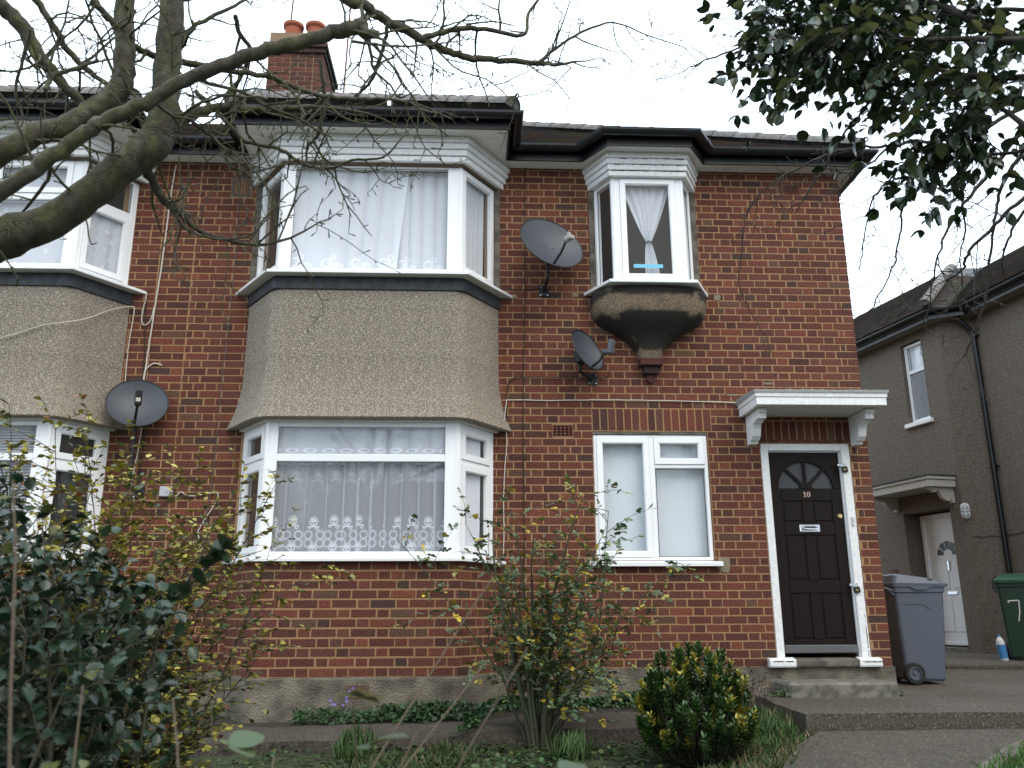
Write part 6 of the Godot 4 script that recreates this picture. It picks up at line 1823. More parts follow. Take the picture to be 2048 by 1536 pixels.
func ground() -> void:
	gn.seed = 6; gn.frequency = 0.02; gn.fractal_octaves = 4
	var b := MB.new()
	var xs := [-90.0, -40.0, -20.0, -12.0, -9.0]
	for k in 61: xs.append(-7.5 + k * 0.15)
	xs.append_array([3.0, 6.0, 12.0, 20.0, 40.0, 90.0])
	var zs := [-60.0, -20.0, -8.0, -3.0, -0.2]
	for k in 60: zs.append(0.1 + k * 0.145)
	zs.append_array([9.5, 12.0, 20.0, 40.0, 90.0])
	for z in zs:
		for x in xs: b.add(Vector3(x, lawn_y(x, z) if z > 0.0 else -0.5, z), Vector3.UP)
	var w := xs.size()
	for j in zs.size() - 1:
		for i in w - 1:
			var p := j * w + i
			for q in [p, p + 1, p + w, p + 1, p + w + 1, p + w]: b.ix.append(q)
	recompute(b)
	struct("ground", b, M.lawn)
	# soil bed at the foot of the wall
	b = MB.new()
	for k in 30:
		var x0 := -6.9 + k * 0.195; var x1 := x0 + 0.195
		var z1 := 0.82 if x1 < -3.6 else 0.5
		b.quad(Vector3(x0, strip_y(x0, 0.7) - 0.02, z1 + 0.05), Vector3(x1, strip_y(x1, 0.7) - 0.02, z1 + 0.05), Vector3(x1, strip_y(x1, 0.4) + 0.02, -0.01), Vector3(x0, strip_y(x0, 0.4) + 0.02, -0.01))
	struct("soil", b, M.soil)
	# worn concrete strip along the house front, its edge broken and uneven
	b = MB.new()
	var n := 90
	var back := []; var front := []
	for k in n + 1:
		var x := lerpf(-7.2, -2.05, float(k) / n)
		var wob := 0.05 * gn.get_noise_1d(x * 40.0) + 0.02 * gn.get_noise_1d(x * 190.0)
		back.append(Vector3(x, strip_y(x, 0.7) + wob * 0.12, (0.86 if x < -3.9 else lerpf(0.86, 0.52, clampf((x + 3.9) / 0.5, 0.0, 1.0))) + wob))
		var hump := 0.03 * exp(-pow((x + 3.55) / 0.35, 2))
		front.append(Vector3(x, strip_y(x, 1.4) - 0.012 + hump + wob * 0.2, (1.48 if x < -4.2 else lerpf(1.48, 1.30, clampf((x + 4.2) / 0.8, 0.0, 1.0))) + wob * 1.3))
	for k in n:
		for s in 6:
			var a := s / 6.0; var c := (s + 1) / 6.0
			var p := [front[k].lerp(back[k], a), front[k + 1].lerp(back[k + 1], a), front[k + 1].lerp(back[k + 1], c), front[k].lerp(back[k], c)]
			for q in 4: p[q].y += 0.012 * gn.get_noise_2d(p[q].x * 130.0, p[q].z * 130.0) + 0.012 * sin(PI * (a if q < 2 else c))
			var t := 0.82 + 0.3 * gn.get_noise_2d(p[0].x * 50.0 + 99.0, p[0].z * 50.0)
			b.col = Color(t, t * 0.985, t * 0.96)
			b.quad(p[0], p[1], p[2], p[3])
		var f0: Vector3 = front[k]; var f1: Vector3 = front[k + 1]
		f0.y += 0.012 * gn.get_noise_2d(f0.x * 130.0, f0.z * 130.0); f1.y += 0.012 * gn.get_noise_2d(f1.x * 130.0, f1.z * 130.0)
		b.quad(f0 + Vector3(0, -0.16, 0.02), f1 + Vector3(0, -0.16, 0.02), f1, f0)
	var e0: Vector3 = front[n]; var e1: Vector3 = back[n]
	b.quad(e0 + Vector3(0.02, -0.16, 0), e1 + Vector3(0.02, -0.16, 0), e1, e0)
	struct("concrete_strip", b, M.concrete)
	# side path, upper slab, rising gently towards the back
	b = MB.new()
	var zz := [1.47, 1.2, 0.9, 0.6, 0.3, 0.0, -0.5, -1.0, -1.6, -2.2, -3.0, -5.0, -9.0]
	var xl := func(z: float) -> float: return -1.42 + 0.05 * gn.get_noise_1d(z * 80.0) if z > 0.0 else 0.0
	for k in zz.size() - 1:
		var za: float = zz[k]; var zb: float = zz[k + 1]
		var xa: float = xl.call(za); var xb: float = xl.call(zb)
		for s in 12:
			var t0 := s / 12.0; var t1 := (s + 1) / 12.0
			var p := [Vector3(lerpf(xa, 6.0, t0), path_y(minf(za, 1.45)), za), Vector3(lerpf(xa, 6.0, t1), path_y(minf(za, 1.45)), za), Vector3(lerpf(xb, 6.0, t1), path_y(zb), zb), Vector3(lerpf(xb, 6.0, t0), path_y(zb), zb)]
			for q in 4: p[q].y += 0.008 * gn.get_noise_2d(p[q].x * 70.0, p[q].z * 70.0); p[q].z += (0.05 * gn.get_noise_1d(p[q].x * 90.0) if k == 0 and q < 2 else 0.0)
			var t := 0.9 + 0.25 * gn.get_noise_2d(p[0].x * 40.0, p[0].z * 40.0)
			b.col = Color(t, t, t * 0.97)
			b.quad(p[0], p[1], p[2], p[3])
			if k == 0: b.quad(p[0] + Vector3(0, -0.2, 0.0), p[1] + Vector3(0, -0.2, 0.0), p[1], p[0])
		if za > 0.0: b.quad(Vector3(xb, path_y(zb) - 0.2, zb), Vector3(xa, path_y(minf(za, 1.45)) - 0.2, za), Vector3(xa, path_y(minf(za, 1.45)), za), Vector3(xb, path_y(zb), zb))
	struct("path", b, M.concrete)
	# lower slab leading down to the street
	b = MB.new()
	var lf := [[1.50, -1.33, 0.55], [1.95, -1.66, -0.02], [2.3, -1.86, -0.42], [2.7, -2.06, -0.82], [3.4, -2.35, -1.2], [5.0, -2.6, -1.4], [8.5, -2.7, -1.5]]
	for k in lf.size() - 1:
		for s in 8:
			var p := []
			for q in [[k, s], [k, s + 1], [k + 1, s + 1], [k + 1, s]]:
				var r: Array = lf[q[0]]
				var x := lerpf(r[1], r[2], q[1] / 8.0)
				p.append(Vector3(x, path_y(r[0]) + 0.008 * gn.get_noise_2d(x * 70.0, r[0] * 70.0), r[0]))
			var t := 0.88 + 0.25 * gn.get_noise_2d(p[0].x * 40.0, p[0].z * 40.0)
			b.col = Color(t, t, t * 0.97)
			b.quad(p[3], p[2], p[1], p[0])
			if s == 0: b.quad(p[0] - Vector3(0, 0.15, 0), p[3] - Vector3(0, 0.15, 0), p[3], p[0])
			if s == 7: b.quad(p[2] - Vector3(0, 0.15, 0), p[1] - Vector3(0, 0.15, 0), p[1], p[2])
	struct("path", b, M.concrete)
	b = MB.new()        # kerb at the right of the lower slab
	for k in lf.size() - 1:
		var p := Vector3(lf[k][2], path_y(lf[k][0]), lf[k][0]); var q := Vector3(lf[k + 1][2], path_y(lf[k + 1][0]), lf[k + 1][0])
		var d := (q - p).normalized(); var o := Vector3(-d.z, 0, d.x)
		o = -o if o.x < 0 else o
		b.cbox(Transform3D(Basis(d, Vector3.UP, d.cross(Vector3.UP)), p), Vector3(-0.01, -0.12, -0.10), Vector3((q - p).length(), 0.055, 0.0), 0.012)
	struct("kerb", b, M.concrete_worn)
	b = MB.new()       # raised apron before the neighbouring house
	b.cbox(Transform3D(Basis(Vector3.UP, -0.12), Vector3(2.0, -0.16, -2.6)), Vector3(-0.4, -0.1, -4.0), Vector3(6.0, 0.075, 0.75), 0.02)
	struct("pavement", b, M.concrete)
	b = MB.new()       # turf right of the kerb
	var e2 := [Vector3(0.66, path_y(1.5) - 0.02, 1.5), Vector3(0.10, path_y(1.95) + 0.01, 1.95), Vector3(-0.30, path_y(2.3) + 0.01, 2.3), Vector3(-0.70, path_y(2.7) + 0.01, 2.7), Vector3(-1.08, path_y(3.4) + 0.01, 3.4), Vector3(-1.38, path_y(8.5) + 0.1, 8.5)]
	for k in e2.size() - 1: b.quad(e2[k + 1], e2[k + 1] + Vector3(6, 0, 0), e2[k] + Vector3(6, 0, 0), e2[k])
	struct("ground", b, M.lawn)
	# front step
	b = MB.new()
	b.cbox(Transform3D.IDENTITY, Vector3(-1.17, -0.36, 0.02), Vector3(-0.20, -0.105, 0.50), 0.022)
	single("concrete_step", b, M.step, "single worn concrete step below the dark front door", "step")
	b = MB.new()       # street beyond the garden
	b.quad(Vector3(-90, -1.10, 26), Vector3(90, -1.10, 26), Vector3(90, -1.10, 9.2), Vector3(-90, -1.10, 9.2))
	struct("road", b, M.tarmac)

# ---------------------------------------------------------------- plants
# a leaf along +z from its stalk, face up; kinds: 0 plain pointed, 1 spiny, 2 narrow, 3 round
func leaf(kind: int, fold := 0.18, curl := 0.12) -> MB:
	var b := MB.new()
	var outl := [[0.0, 0.02], [0.12, 0.22], [0.3, 0.40], [0.52, 0.44], [0.74, 0.30], [0.9, 0.13], [1.0, 0.0]]
	if kind == 1: outl = [[0.0, 0.03], [0.08, 0.16], [0.16, 0.40], [0.26, 0.26], [0.36, 0.48], [0.48, 0.30], [0.58, 0.46], [0.70, 0.24], [0.80, 0.30], [0.88, 0.10], [1.0, 0.0]]
	if kind == 2: outl = [[0.0, 0.02], [0.2, 0.13], [0.45, 0.19], [0.7, 0.17], [0.88, 0.09], [1.0, 0.0]]
	if kind == 3: outl = [[0.0, 0.05], [0.06, 0.3], [0.25, 0.52], [0.5, 0.56], [0.75, 0.42], [0.92, 0.2], [1.0, 0.04]]
	var rows := []
	for q in outl:
		var y: float = -curl * q[0] * q[0]
		rows.append([Vector3(0, y, q[0]), Vector3(-q[1], y + fold * q[1] * (1.6 if kind == 1 else 1.0), q[0]), Vector3(q[1], y + fold * q[1] * (1.6 if kind == 1 else 1.0), q[0])])
	for r in rows:
		for p in r: b.add(p, Vector3.UP)
	for k in rows.size() - 1:
		var i := k * 3
		for w in [i, i + 3, i + 1, i + 1, i + 3, i + 4, i, i + 2, i + 3, i + 2, i + 5, i + 3]: b.ix.append(w)
	recompute(b)
	if b.n[3].y < 0: flip(b)
	return b

func facing(o: Vector3, along: Vector3, up: Vector3, size: float, wide := 1.0) -> Transform3D:
	var z := along.normalized()
	var x := up.cross(z)
	if x.length() < 0.05: x = Vector3.RIGHT.cross(z)
	x = x.normalized()
	var y := z.cross(x)
	return Transform3D(Basis(x * size * wide, y * size, z * size), o)

# leaves: [transform, colour]; up to `most` nearest the eye are leaves of their own, the rest one mass
func foliage(owner: Node3D, shape: MB, list: Array, m: StandardMaterial3D, most: int, called := "leaf", mass := "foliage") -> void:
	list.sort_custom(func(a, b): return a[0].origin.distance_squared_to(EYE) / a[0].basis.z.length_squared() < b[0].origin.distance_squared_to(EYE) / b[0].basis.z.length_squared())
	var tinted := {}
	var mesh := shape.mesh()
	var off := owner.position
	for k in mini(most, list.size()):
		var c: Color = list[k][1]
		var key := "%d_%d_%d" % [int(c.r * 40), int(c.g * 40), int(c.b * 40)]
		if not tinted.has(key):
			var t: StandardMaterial3D = m.duplicate()
			t.vertex_color_use_as_albedo = false
			t.albedo_color = c.linear_to_srgb()
			tinted[key] = t
		var o := MeshInstance3D.new()
		o.name = called
		o.mesh = mesh
		o.material_override = tinted[key]
		var tr: Transform3D = list[k][0]
		tr.origin -= off
		o.transform = tr
		owner.add_child(o, true)
	if list.size() <= most: return
	var mm := MultiMesh.new()
	mm.transform_format = MultiMesh.TRANSFORM_3D
	mm.use_colors = true
	mm.mesh = mesh
	mm.instance_count = list.size() - most
	for k in range(most, list.size()):
		var tr: Transform3D = list[k][0]
		tr.origin -= off
		mm.set_instance_transform(k - most, tr)
		mm.set_instance_color(k - most, list[k][1])
	var mi := MultiMeshInstance3D.new()
	mi.name = mass
	mi.multimesh = mm
	mi.material_override = m
	mi.set_meta("kind", "stuff")
	owner.add_child(mi, true)

func grow(o: Vector3, dir: Vector3, L: float, steps: int, wob: float, droop: float) -> PackedVector3Array:
	var p := PackedVector3Array([o])
	var d := dir.normalized()
	for k in steps:
		d = (d + rv(wob) + Vector3(0, -droop, 0)).normalized()
		o += d * (L / steps)
		p.append(o)
	return p
func taper(r0: float, r1: float, m: int) -> PackedFloat32Array:
	var a := PackedFloat32Array()
	for k in m: a.append(lerpf(r0, r1, float(k) / maxi(1, m - 1)))
	return a
func limb_points(a: Array) -> Array:      # x, y, z, radius -> smoothed points and radii
	var p := PackedVector3Array(); var r := PackedVector3Array()
	for k in range(0, a.size(), 4):
		p.append(Vector3(a[k], a[k + 1], a[k + 2])); r.append(Vector3(a[k + 3], 0, 0))
	var sp := smooth(p, 5); var sr := smooth(r, 5)
	var rr := PackedFloat32Array()
	for q in sr: rr.append(maxf(0.0012, q.x))
	return [sp, rr]

func bark_tint(b: MB, from: int, green: float, dark := 1.0) -> void:      # algae and lichen lie in patches over the bark
	for k in range(from, b.v.size()):
		var g := gn.get_noise_3dv(b.v[k] * 420.0) * 0.6 + gn.get_noise_3dv(b.v[k] * 1500.0) * 0.5 + green
		var base := Color(0.072, 0.061, 0.05).lerp(Color(0.115, 0.122, 0.042), clampf(g, 0.0, 1.0))
		var l := gn.get_noise_3dv(b.v[k] * 800.0 + Vector3(70, 0, 0))
		if l > 0.28: base = base.lerp(Color(0.17, 0.17, 0.15), clampf((l - 0.28) * 3.0, 0.0, 0.7))
		b.c[k] = Color(base.r * dark, base.g * dark, base.b * dark)

func twig(b: MB, o: Vector3, dir: Vector3, L: float, r: float, level: int, droop: float, spur: float) -> void:
	var st := maxi(3, int(L / 0.055))
	var p := grow(o, dir, L, st, 0.34, droop)
	b.tube(p, taper(r, maxf(0.0014, r * 0.45), p.size()), 5 if r > 0.003 else 4, false)
	for k in range(1, p.size()):
		var t := (p[k] - p[k - 1]).normalized()
		var side := t.cross(rv(1.0)).normalized()
		if rng.randf() < spur:      # short fruiting spur with a bud
			var e := p[k] + (side * 0.9 + t * 0.5 + Vector3(0, 0.15, 0)).normalized() * rf(0.012, 0.034)
			b.tube(PackedVector3Array([p[k], p[k].lerp(e, 0.6), e, e + (e - p[k]) * 0.35]), PackedFloat32Array([r * 0.6, 0.0022, 0.0034, 0.001]), 4, false)
		if level > 0 and k > 1 and rng.randf() < 0.30:
			twig(b, p[k], (side + t * rf(0.3, 1.0)).normalized(), L * rf(0.25, 0.55), r * 0.62, level - 1, droop, spur)

func fruit_tree() -> void:
	var base := Vector3(-6.15, lawn_y(-6.15, 5.3), 5.25)
	var o := thing("bare_tree", "bare mossy fruit tree reaching in from the left in front of the house", "tree", base)
	var b := MB.new()
	var fork := Vector3(-5.95, 1.15, 5.2)
	var p := PackedVector3Array([base + Vector3(0, -0.1, 0), base + Vector3(0.01, 0.25, 0), base + Vector3(0.05, 0.9, -0.03), fork])
	b.tube(smooth(p), taper(0.19, 0.14, 16), 14); bark_tint(b, 0, 0.15)
	part(o, "trunk", b, M.bark)
	var tw := MB.new()
	for q in FRUIT_LIMBS.size():
		var lp := limb_points(FRUIT_LIMBS[q])
		var pts: PackedVector3Array = lp[0]; var rr: PackedFloat32Array = lp[1]
		for k in pts.size():
			pts[k] += rv(minf(0.006, rr[k] * 0.35))
			if rr[k] > 0.012: rr[k] *= 1.0 + 0.10 * gn.get_noise_1d(k * 37.0 + q * 100.0)
		if q in [0, 1, 2]: pts.insert(0, fork + Vector3(0.0, -0.1 + q * 0.1, 0)); rr.insert(0, maxf(rr[0], 0.1 - q * 0.02))
		b = MB.new()
		b.tube(pts, rr, 12 if rr[0] > 0.02 else 6)
		bark_tint(b, 0, 0.32)
		part(o, "limb", b, M.bark)
		# twigs leave the limb all round, thicker towards its outer end
		var big := rr[0] > 0.02
		var dens := 0.32 if not big else 0.26
		for k in range(3, pts.size()):
			if rng.randf() < dens:
				var t := (pts[k] - pts[k - 1]).normalized()
				var side := t.cross(rv(1.0)).normalized()
				var L := rf(0.10, 0.42) if not big else rf(0.15, 0.65)
				if q in [0, 1] and pts[k].y < 2.0 and rng.randf() < 0.7: continue
				twig(tw, pts[k], side + t * rf(0.1, 0.9), L, minf(rr[k] * 0.7, rf(0.0042, 0.008)), 2 if rng.randf() < 0.25 else 1, 0.02, 0.75)
		var e := pts.size() - 1
		if rr[e] < 0.006: twig(tw, pts[e], pts[e] - pts[e - 1], rf(0.06, 0.2), rr[e], 1, 0.0, 0.8)
	# stub where a branch was sawn off
	var s: Vector3 = limb_points(FRUIT_LIMBS[2])[0][58]
	b = MB.new(); b.tube(PackedVector3Array([s, s + Vector3(0.03, -0.045, 0.01), s + Vector3(0.075, -0.055, 0.02)]), PackedFloat32Array([0.025, 0.02, 0.016]), 10); bark_tint(b, 0, 0.4)
	part(o, "limb", b, M.bark)
	bark_tint(tw, 0, 0.5, 1.0)
	part(o, "twigs", tw, M.bark, true)

func evergreen() -> void:
	var o := thing("evergreen_tree", "dark glossy leaved evergreen boughs filling the upper right corner", "tree", Vector3(0.2, lawn_y(0.2, 6.0), 6.0))
	var b := MB.new()
	b.tube(smooth(PackedVector3Array([Vector3(0.2, -0.95, 6.0), Vector3(0.15, 0.5, 5.95), Vector3(-0.1, 2.0, 5.8), Vector3(-0.35, 3.0, 5.6), Vector3(-0.4, 3.8, 5.6)])), taper(0.16, 0.07, 21), 12); bark_tint(b, 0, -0.1, 0.7)
	part(o, "trunk", b, M.bark)
	var tw := MB.new()
	var leaves := []
	for q in EVERGREEN_LIMBS.size():
		var lp := limb_points(EVERGREEN_LIMBS[q])
		var pts: PackedVector3Array = lp[0]; var rr: PackedFloat32Array = lp[1]
		b = MB.new(); b.tube(pts, rr, 8); bark_tint(b, 0, -0.2, 0.6)
		part(o, "limb", b, M.bark)
		for k in range(4, pts.size()):
			var t := (pts[k] - pts[k - 1]).normalized()
			for rep in (3 if k > pts.size() * 0.35 else 1):
				if rng.randf() < 0.30: continue
				var side := t.cross(rv(1.0)).normalized()
				var g := grow(pts[k], side + t * rf(0.4, 1.2), rf(0.10, 0.34), 6, 0.2, 0.03)
				tw.tube(g, taper(0.0028, 0.0012, g.size()), 4, false)
				for j in range(1, g.size()):
					if rng.randf() < 0.36: continue
					var gt := (g[j] - g[j - 1]).normalized()
					var ls := gt.cross(rv(1.0)).normalized()
					var sz := rf(0.032, 0.064)
					var v := rf(0.6, 1.3)
					var c := Color(0.013 * v, 0.034 * v, 0.011 * v) if rng.randf() > 0.07 else Color(0.04 * v, 0.06 * v, 0.016 * v)
					leaves.append([facing(g[j], ls + gt * rf(0.3, 1.0) + Vector3(0, -0.25, 0), (Vector3.UP + rv(0.75)).normalized(), sz, rf(0.62, 0.9)), c])
				var ge := g.size() - 1
				for j in 2: leaves.append([facing(g[ge], (g[ge] - g[ge - 1]).normalized() + rv(0.6), (Vector3.UP + rv(0.7)).normalized(), rf(0.04, 0.066), 0.72), Color(0.017, 0.04, 0.012)])
	bark_tint(tw, 0, -0.2, 0.6)
	part(o, "twigs", tw, M.bark, true)
	foliage(o, leaf(0, 0.2, 0.22), leaves, leaf_mat("evergreen_leaf", 0.27, 0.3), 300)
	# the bare tree whose thin twigs hang beside it
	o = thing("bare_tree", "thin bare drooping twigs hanging over the brown house's roof at right", "tree", Vector3(1.4, -1.0, 5.0))
	b = MB.new()
	b.tube(smooth(PackedVector3Array([Vector3(1.4, -1.0, 5.0), Vector3(1.3, 1.0, 4.95), Vector3(0.95, 2.6, 4.7), Vector3(0.5, 3.6, 4.45)])), taper(0.12, 0.04, 16), 10); bark_tint(b, 0, -0.1, 0.7)
	part(o, "trunk", b, M.bark)
	tw = MB.new()
	for q in BARE_TWIGS.size():
		var lp := limb_points(BARE_TWIGS[q])
		var pts: PackedVector3Array = lp[0]; var rr: PackedFloat32Array = lp[1]
		for k in pts.size(): pts[k] += rv(0.006)
		for k in rr.size(): rr[k] *= 1.35
		b = MB.new(); b.tube(pts, rr, 6); bark_tint(b, 0, -0.25, 0.8)
		part(o, "limb", b, M.bark)
		for k in range(6, pts.size()):
			if rng.randf() < 0.30:
				var t := (pts[k] - pts[k - 1]).normalized()
				twig(tw, pts[k], t.cross(rv(1.0)).normalized() + t * 0.8, rf(0.08, 0.32), minf(rr[k] * 0.7, 0.0032), 1, 0.10, 0.6)
	bark_tint(tw, 0, -0.25, 0.8)
	part(o, "twigs", tw, M.bark, true)

# rose: arching canes from one stool, leaflets in fives, some turned yellow
func rose_bush() -> void:
	var base := Vector3(-3.40, lawn_y(-3.4, 1.45), 1.42)
	var o := thing("rose_bush", "straggly rose bush with small green and yellow leaves below the middle windows", "shrub", base)
	var lv := []
	var tw := MB.new()
	for k in 30:
		var b := MB.new()
		var a := rf(0, TAU)
		var lean := rf(0.06, 0.5) if k > 4 else rf(0.0, 0.25)
		var s := base + Vector3(cos(a) * rf(0.02, 0.10), 0.0, sin(a) * rf(0.02, 0.07))
		var L := rf(1.2, 2.0) if k < 20 else rf(0.6, 1.1)
		var p := grow(s, Vector3(cos(a) * lean * 1.25, 1.0, sin(a) * lean * 0.7), L, 22, 0.085, 0.012 + 0.03 * lean * rng.randf())
		var r := rf(0.006, 0.013) if k > 6 else rf(0.016, 0.026)
		b.tube(p, taper(r, 0.0022, p.size()), 7)
		var v := rf(0.7, 1.2)
		for q in b.v.size(): b.c[q] = Color(0.085, 0.072, 0.048).lerp(Color(0.09, 0.12, 0.05), clampf(gn.get_noise_3dv(b.v[q] * 300.0) + 0.35 + 0.3 * (r < 0.01 as int), 0, 1)) * v
		part(o, "cane", b, M.stem)
		for j in range(7, p.size()):
			if rng.randf() > 0.62: continue
			var t := (p[j] - p[j - 1]).normalized()
			var side := (t.cross(rv(1.0)).normalized() + Vector3(0, 0.15, 0)).normalized()
			var q := grow(p[j], side + t * rf(0.2, 0.8), rf(0.10, 0.42), 7, 0.14, 0.05)
			var from := tw.v.size()
			tw.tube(q, taper(0.003, 0.0011, q.size()), 5, false)
			for w in range(from, tw.v.size()): tw.c[w] = Color(0.06, 0.075, 0.032)
			for m in range(1, q.size()):
				if rng.randf() < 0.22: continue
				compound(tw, lv, q[m], ((q[m] - q[m - 1]).normalized() + rv(0.9)).normalized())
			compound(tw, lv, q[q.size() - 1], q[q.size() - 1] - q[q.size() - 2])
	part(o, "twigs", tw, M.stem, true)
	for k in 4:      # hips
		var b := MB.new()
		b.lathe([Vector2(0, -0.012), Vector2(0.006, -0.009), Vector2(0.009, 0.0), Vector2(0.006, 0.008), Vector2(0.002, 0.012)], 8, Transform3D(Basis.IDENTITY, base + Vector3(rf(-0.5, 0.5), rf(1.2, 1.55), rf(0.1, 0.3))))
		part(o, "rose_hip", b, M.hip_red)
	foliage(o, leaf(0, 0.12, 0.1), lv, leaf_mat("rose_leaf", 0.55, 0.45), 0)
func compound(tw: MB, lv: Array, o: Vector3, d: Vector3) -> void:
	d = (d.normalized() + Vector3(0, -0.1, 0)).normalized()
	var L := rf(0.035, 0.07)
	var yellow := rng.randf() < 0.15
	var v := rf(0.7, 1.25)
	var c := Color(0.50 * v, 0.37 * v, 0.04 * v) if yellow else Color(0.10 * v, 0.155 * v, 0.08 * v)
	if not yellow and rng.randf() < 0.2: c = Color(0.22 * v, 0.22 * v, 0.05 * v)
	var up := (Vector3.UP + rv(0.6)).normalized()
	var side := d.cross(up).normalized()
	var from := tw.v.size()
	tw.tube(PackedVector3Array([o, o + d * L]), even(0.0009, 2), 3, false)
	for w in range(from, tw.v.size()): tw.c[w] = Color(0.08, 0.08, 0.03)
	lv.append([facing(o + d * L, d, up, rf(0.026, 0.04), 1.0), c])
	for k in 2:
		for s in [-1.0, 1.0]:
			if rng.randf() < 0.12: continue
			lv.append([facing(o + d * L * (0.45 + 0.4 * k), side * s + d * 0.45 + rv(0.15), up, rf(0.022, 0.035), 1.0), c])

# low rounded shrub, narrow leaves in rosettes, some splashed yellow
func variegated_shrub() -> void:
	var base := Vector3(-2.37, lawn_y(-2.37, 2.05) - 0.04, 2.05)
	var o := thing("variegated_shrub", "rounded low shrub with dark green and yellow variegated leaves near the door", "shrub", base)
	var lv := []
	var tw := MB.new()
	tw.col = Color(0.05, 0.045, 0.025)
	for k in 330:
		var a := rf(0, TAU)
		var e := acos(rf(-0.25, 1.0))
		var d := Vector3(sin(e) * cos(a) * 0.38, cos(e) * 0.44 + 0.34, sin(e) * sin(a) * 0.36)
		d *= rf(0.72, 1.06)
		d.y = maxf(d.y, 0.04)
		var tip := base + d
		var root := base + Vector3(d.x * 0.12, 0.02, d.z * 0.12)
		var mid := root.lerp(tip, 0.6) + Vector3(d.x * 0.15, -0.03, d.z * 0.15)
		var p := smooth(PackedVector3Array([root, mid, tip]), 4)
		tw.tube(p, taper(0.004, 0.002, p.size()), 4, false)
		var dir := (tip - mid).normalized()
		dir = (dir + Vector3(0, 0.5, 0)).normalized()
		var yl := rng.randf() < (0.40 + (0.22 if d.x > 0.1 and d.y < 0.4 else 0.0))
		for ring_ in 4:
			for j in 6:
				var an := TAU * j / 6.0 + ring_ * 0.55 + rf(-0.2, 0.2)
				var u := dir.cross(Vector3.RIGHT).normalized(); var w := dir.cross(u)
				var out := u * cos(an) + w * sin(an)
				var tilt := rf(0.25, 0.55) + ring_ * 0.25
				var at := tip - dir * (0.022 * ring_)
				var v := rf(0.65, 1.3)
				var c := Color(0.030 * v, 0.078 * v, 0.018 * v)
				if yl and rng.randf() < 0.7 - ring_ * 0.2: c = Color(0.34 * v, 0.29 * v, 0.035 * v)
				elif rng.randf() < 0.25: c = Color(0.065 * v, 0.12 * v, 0.025 * v)
				lv.append([facing(at, dir + out * tilt * 1.3, (dir * 0.6 - out * 0.4 + Vector3(0, 0.5, 0)).normalized(), rf(0.042, 0.07), rf(0.75, 1.05)), c])
	part(o, "twigs", tw, M.stem, true)
	foliage(o, leaf(2, 0.25, 0.1), lv, leaf_mat("shrub_leaf", 0.36, 0.25), 300)

# privet-like shrub with yellowing leaves behind the holly
func yellow_shrub() -> void:
	var base := Vector3(-6.0, lawn_y(-6.0, 3.4), 3.35)
	var o := thing("yellowing_shrub", "twiggy shrub with small yellowing leaves behind the holly at left", "shrub", base)
	var lv := []
	var tw := MB.new()
	for k in 92:
		var b := MB.new()
		var a := rf(0, TAU)
		var s := base + Vector3(rf(-0.5, 0.42), 0, rf(-0.15, 0.2))
		var L := rf(0.8, 2.3) - maxf(0.0, s.x - base.x) * 1.2
		var p := grow(s, Vector3(cos(a) * 0.45, 1.0, sin(a) * 0.25), L, 18, 0.09, 0.008)
		b.tube(p, taper(rf(0.005, 0.009), 0.0015, p.size()), 6)
		for q in b.v.size(): b.c[q] = Color(0.07, 0.055, 0.038)
		part(o, "stem", b, M.stem)
		for j in range(3, p.size()):
			for rep in 2:
				var t := (p[j] - p[j - 1]).normalized()
				var q := grow(p[j], t.cross(rv(1.0)).normalized() + t * rf(0.5, 1.2), rf(0.06, 0.28), 6, 0.12, 0.01)
				var from := tw.v.size()
				tw.tube(q, taper(0.0022, 0.001, q.size()), 4, false)
				for w in range(from, tw.v.size()): tw.c[w] = Color(0.075, 0.058, 0.04)
				for m in range(1, q.size()):
					var up: float = (q[m].y - base.y)
					for s2 in [-1.0, 1.0]:
						if rng.randf() < 0.30: continue
						var d := (q[m] - q[m - 1]).normalized()
						var sd := d.cross((Vector3.UP + rv(0.5)).normalized()).normalized()
						var v := rf(0.65, 1.3)
						var pick := rng.randf() + (0.22 if up > 1.1 else -0.08)
						var c := Color(0.36 * v, 0.31 * v, 0.05 * v)
						if pick < 0.42: c = Color(0.085 * v, 0.115 * v, 0.045 * v)
						elif pick < 0.6: c = Color(0.22 * v, 0.21 * v, 0.05 * v)
						elif rng.randf() < 0.12: c = Color(0.24 * v, 0.09 * v, 0.045 * v)
						lv.append([facing(q[m], sd * s2 + d * 0.8, (Vector3.UP + rv(0.5)).normalized(), rf(0.028, 0.046), 0.78), c])
	part(o, "twigs", tw, M.stem, true)
	foliage(o, leaf(0, 0.1, 0.15), lv, leaf_mat("privet_leaf", 0.5, 0.4), 0)

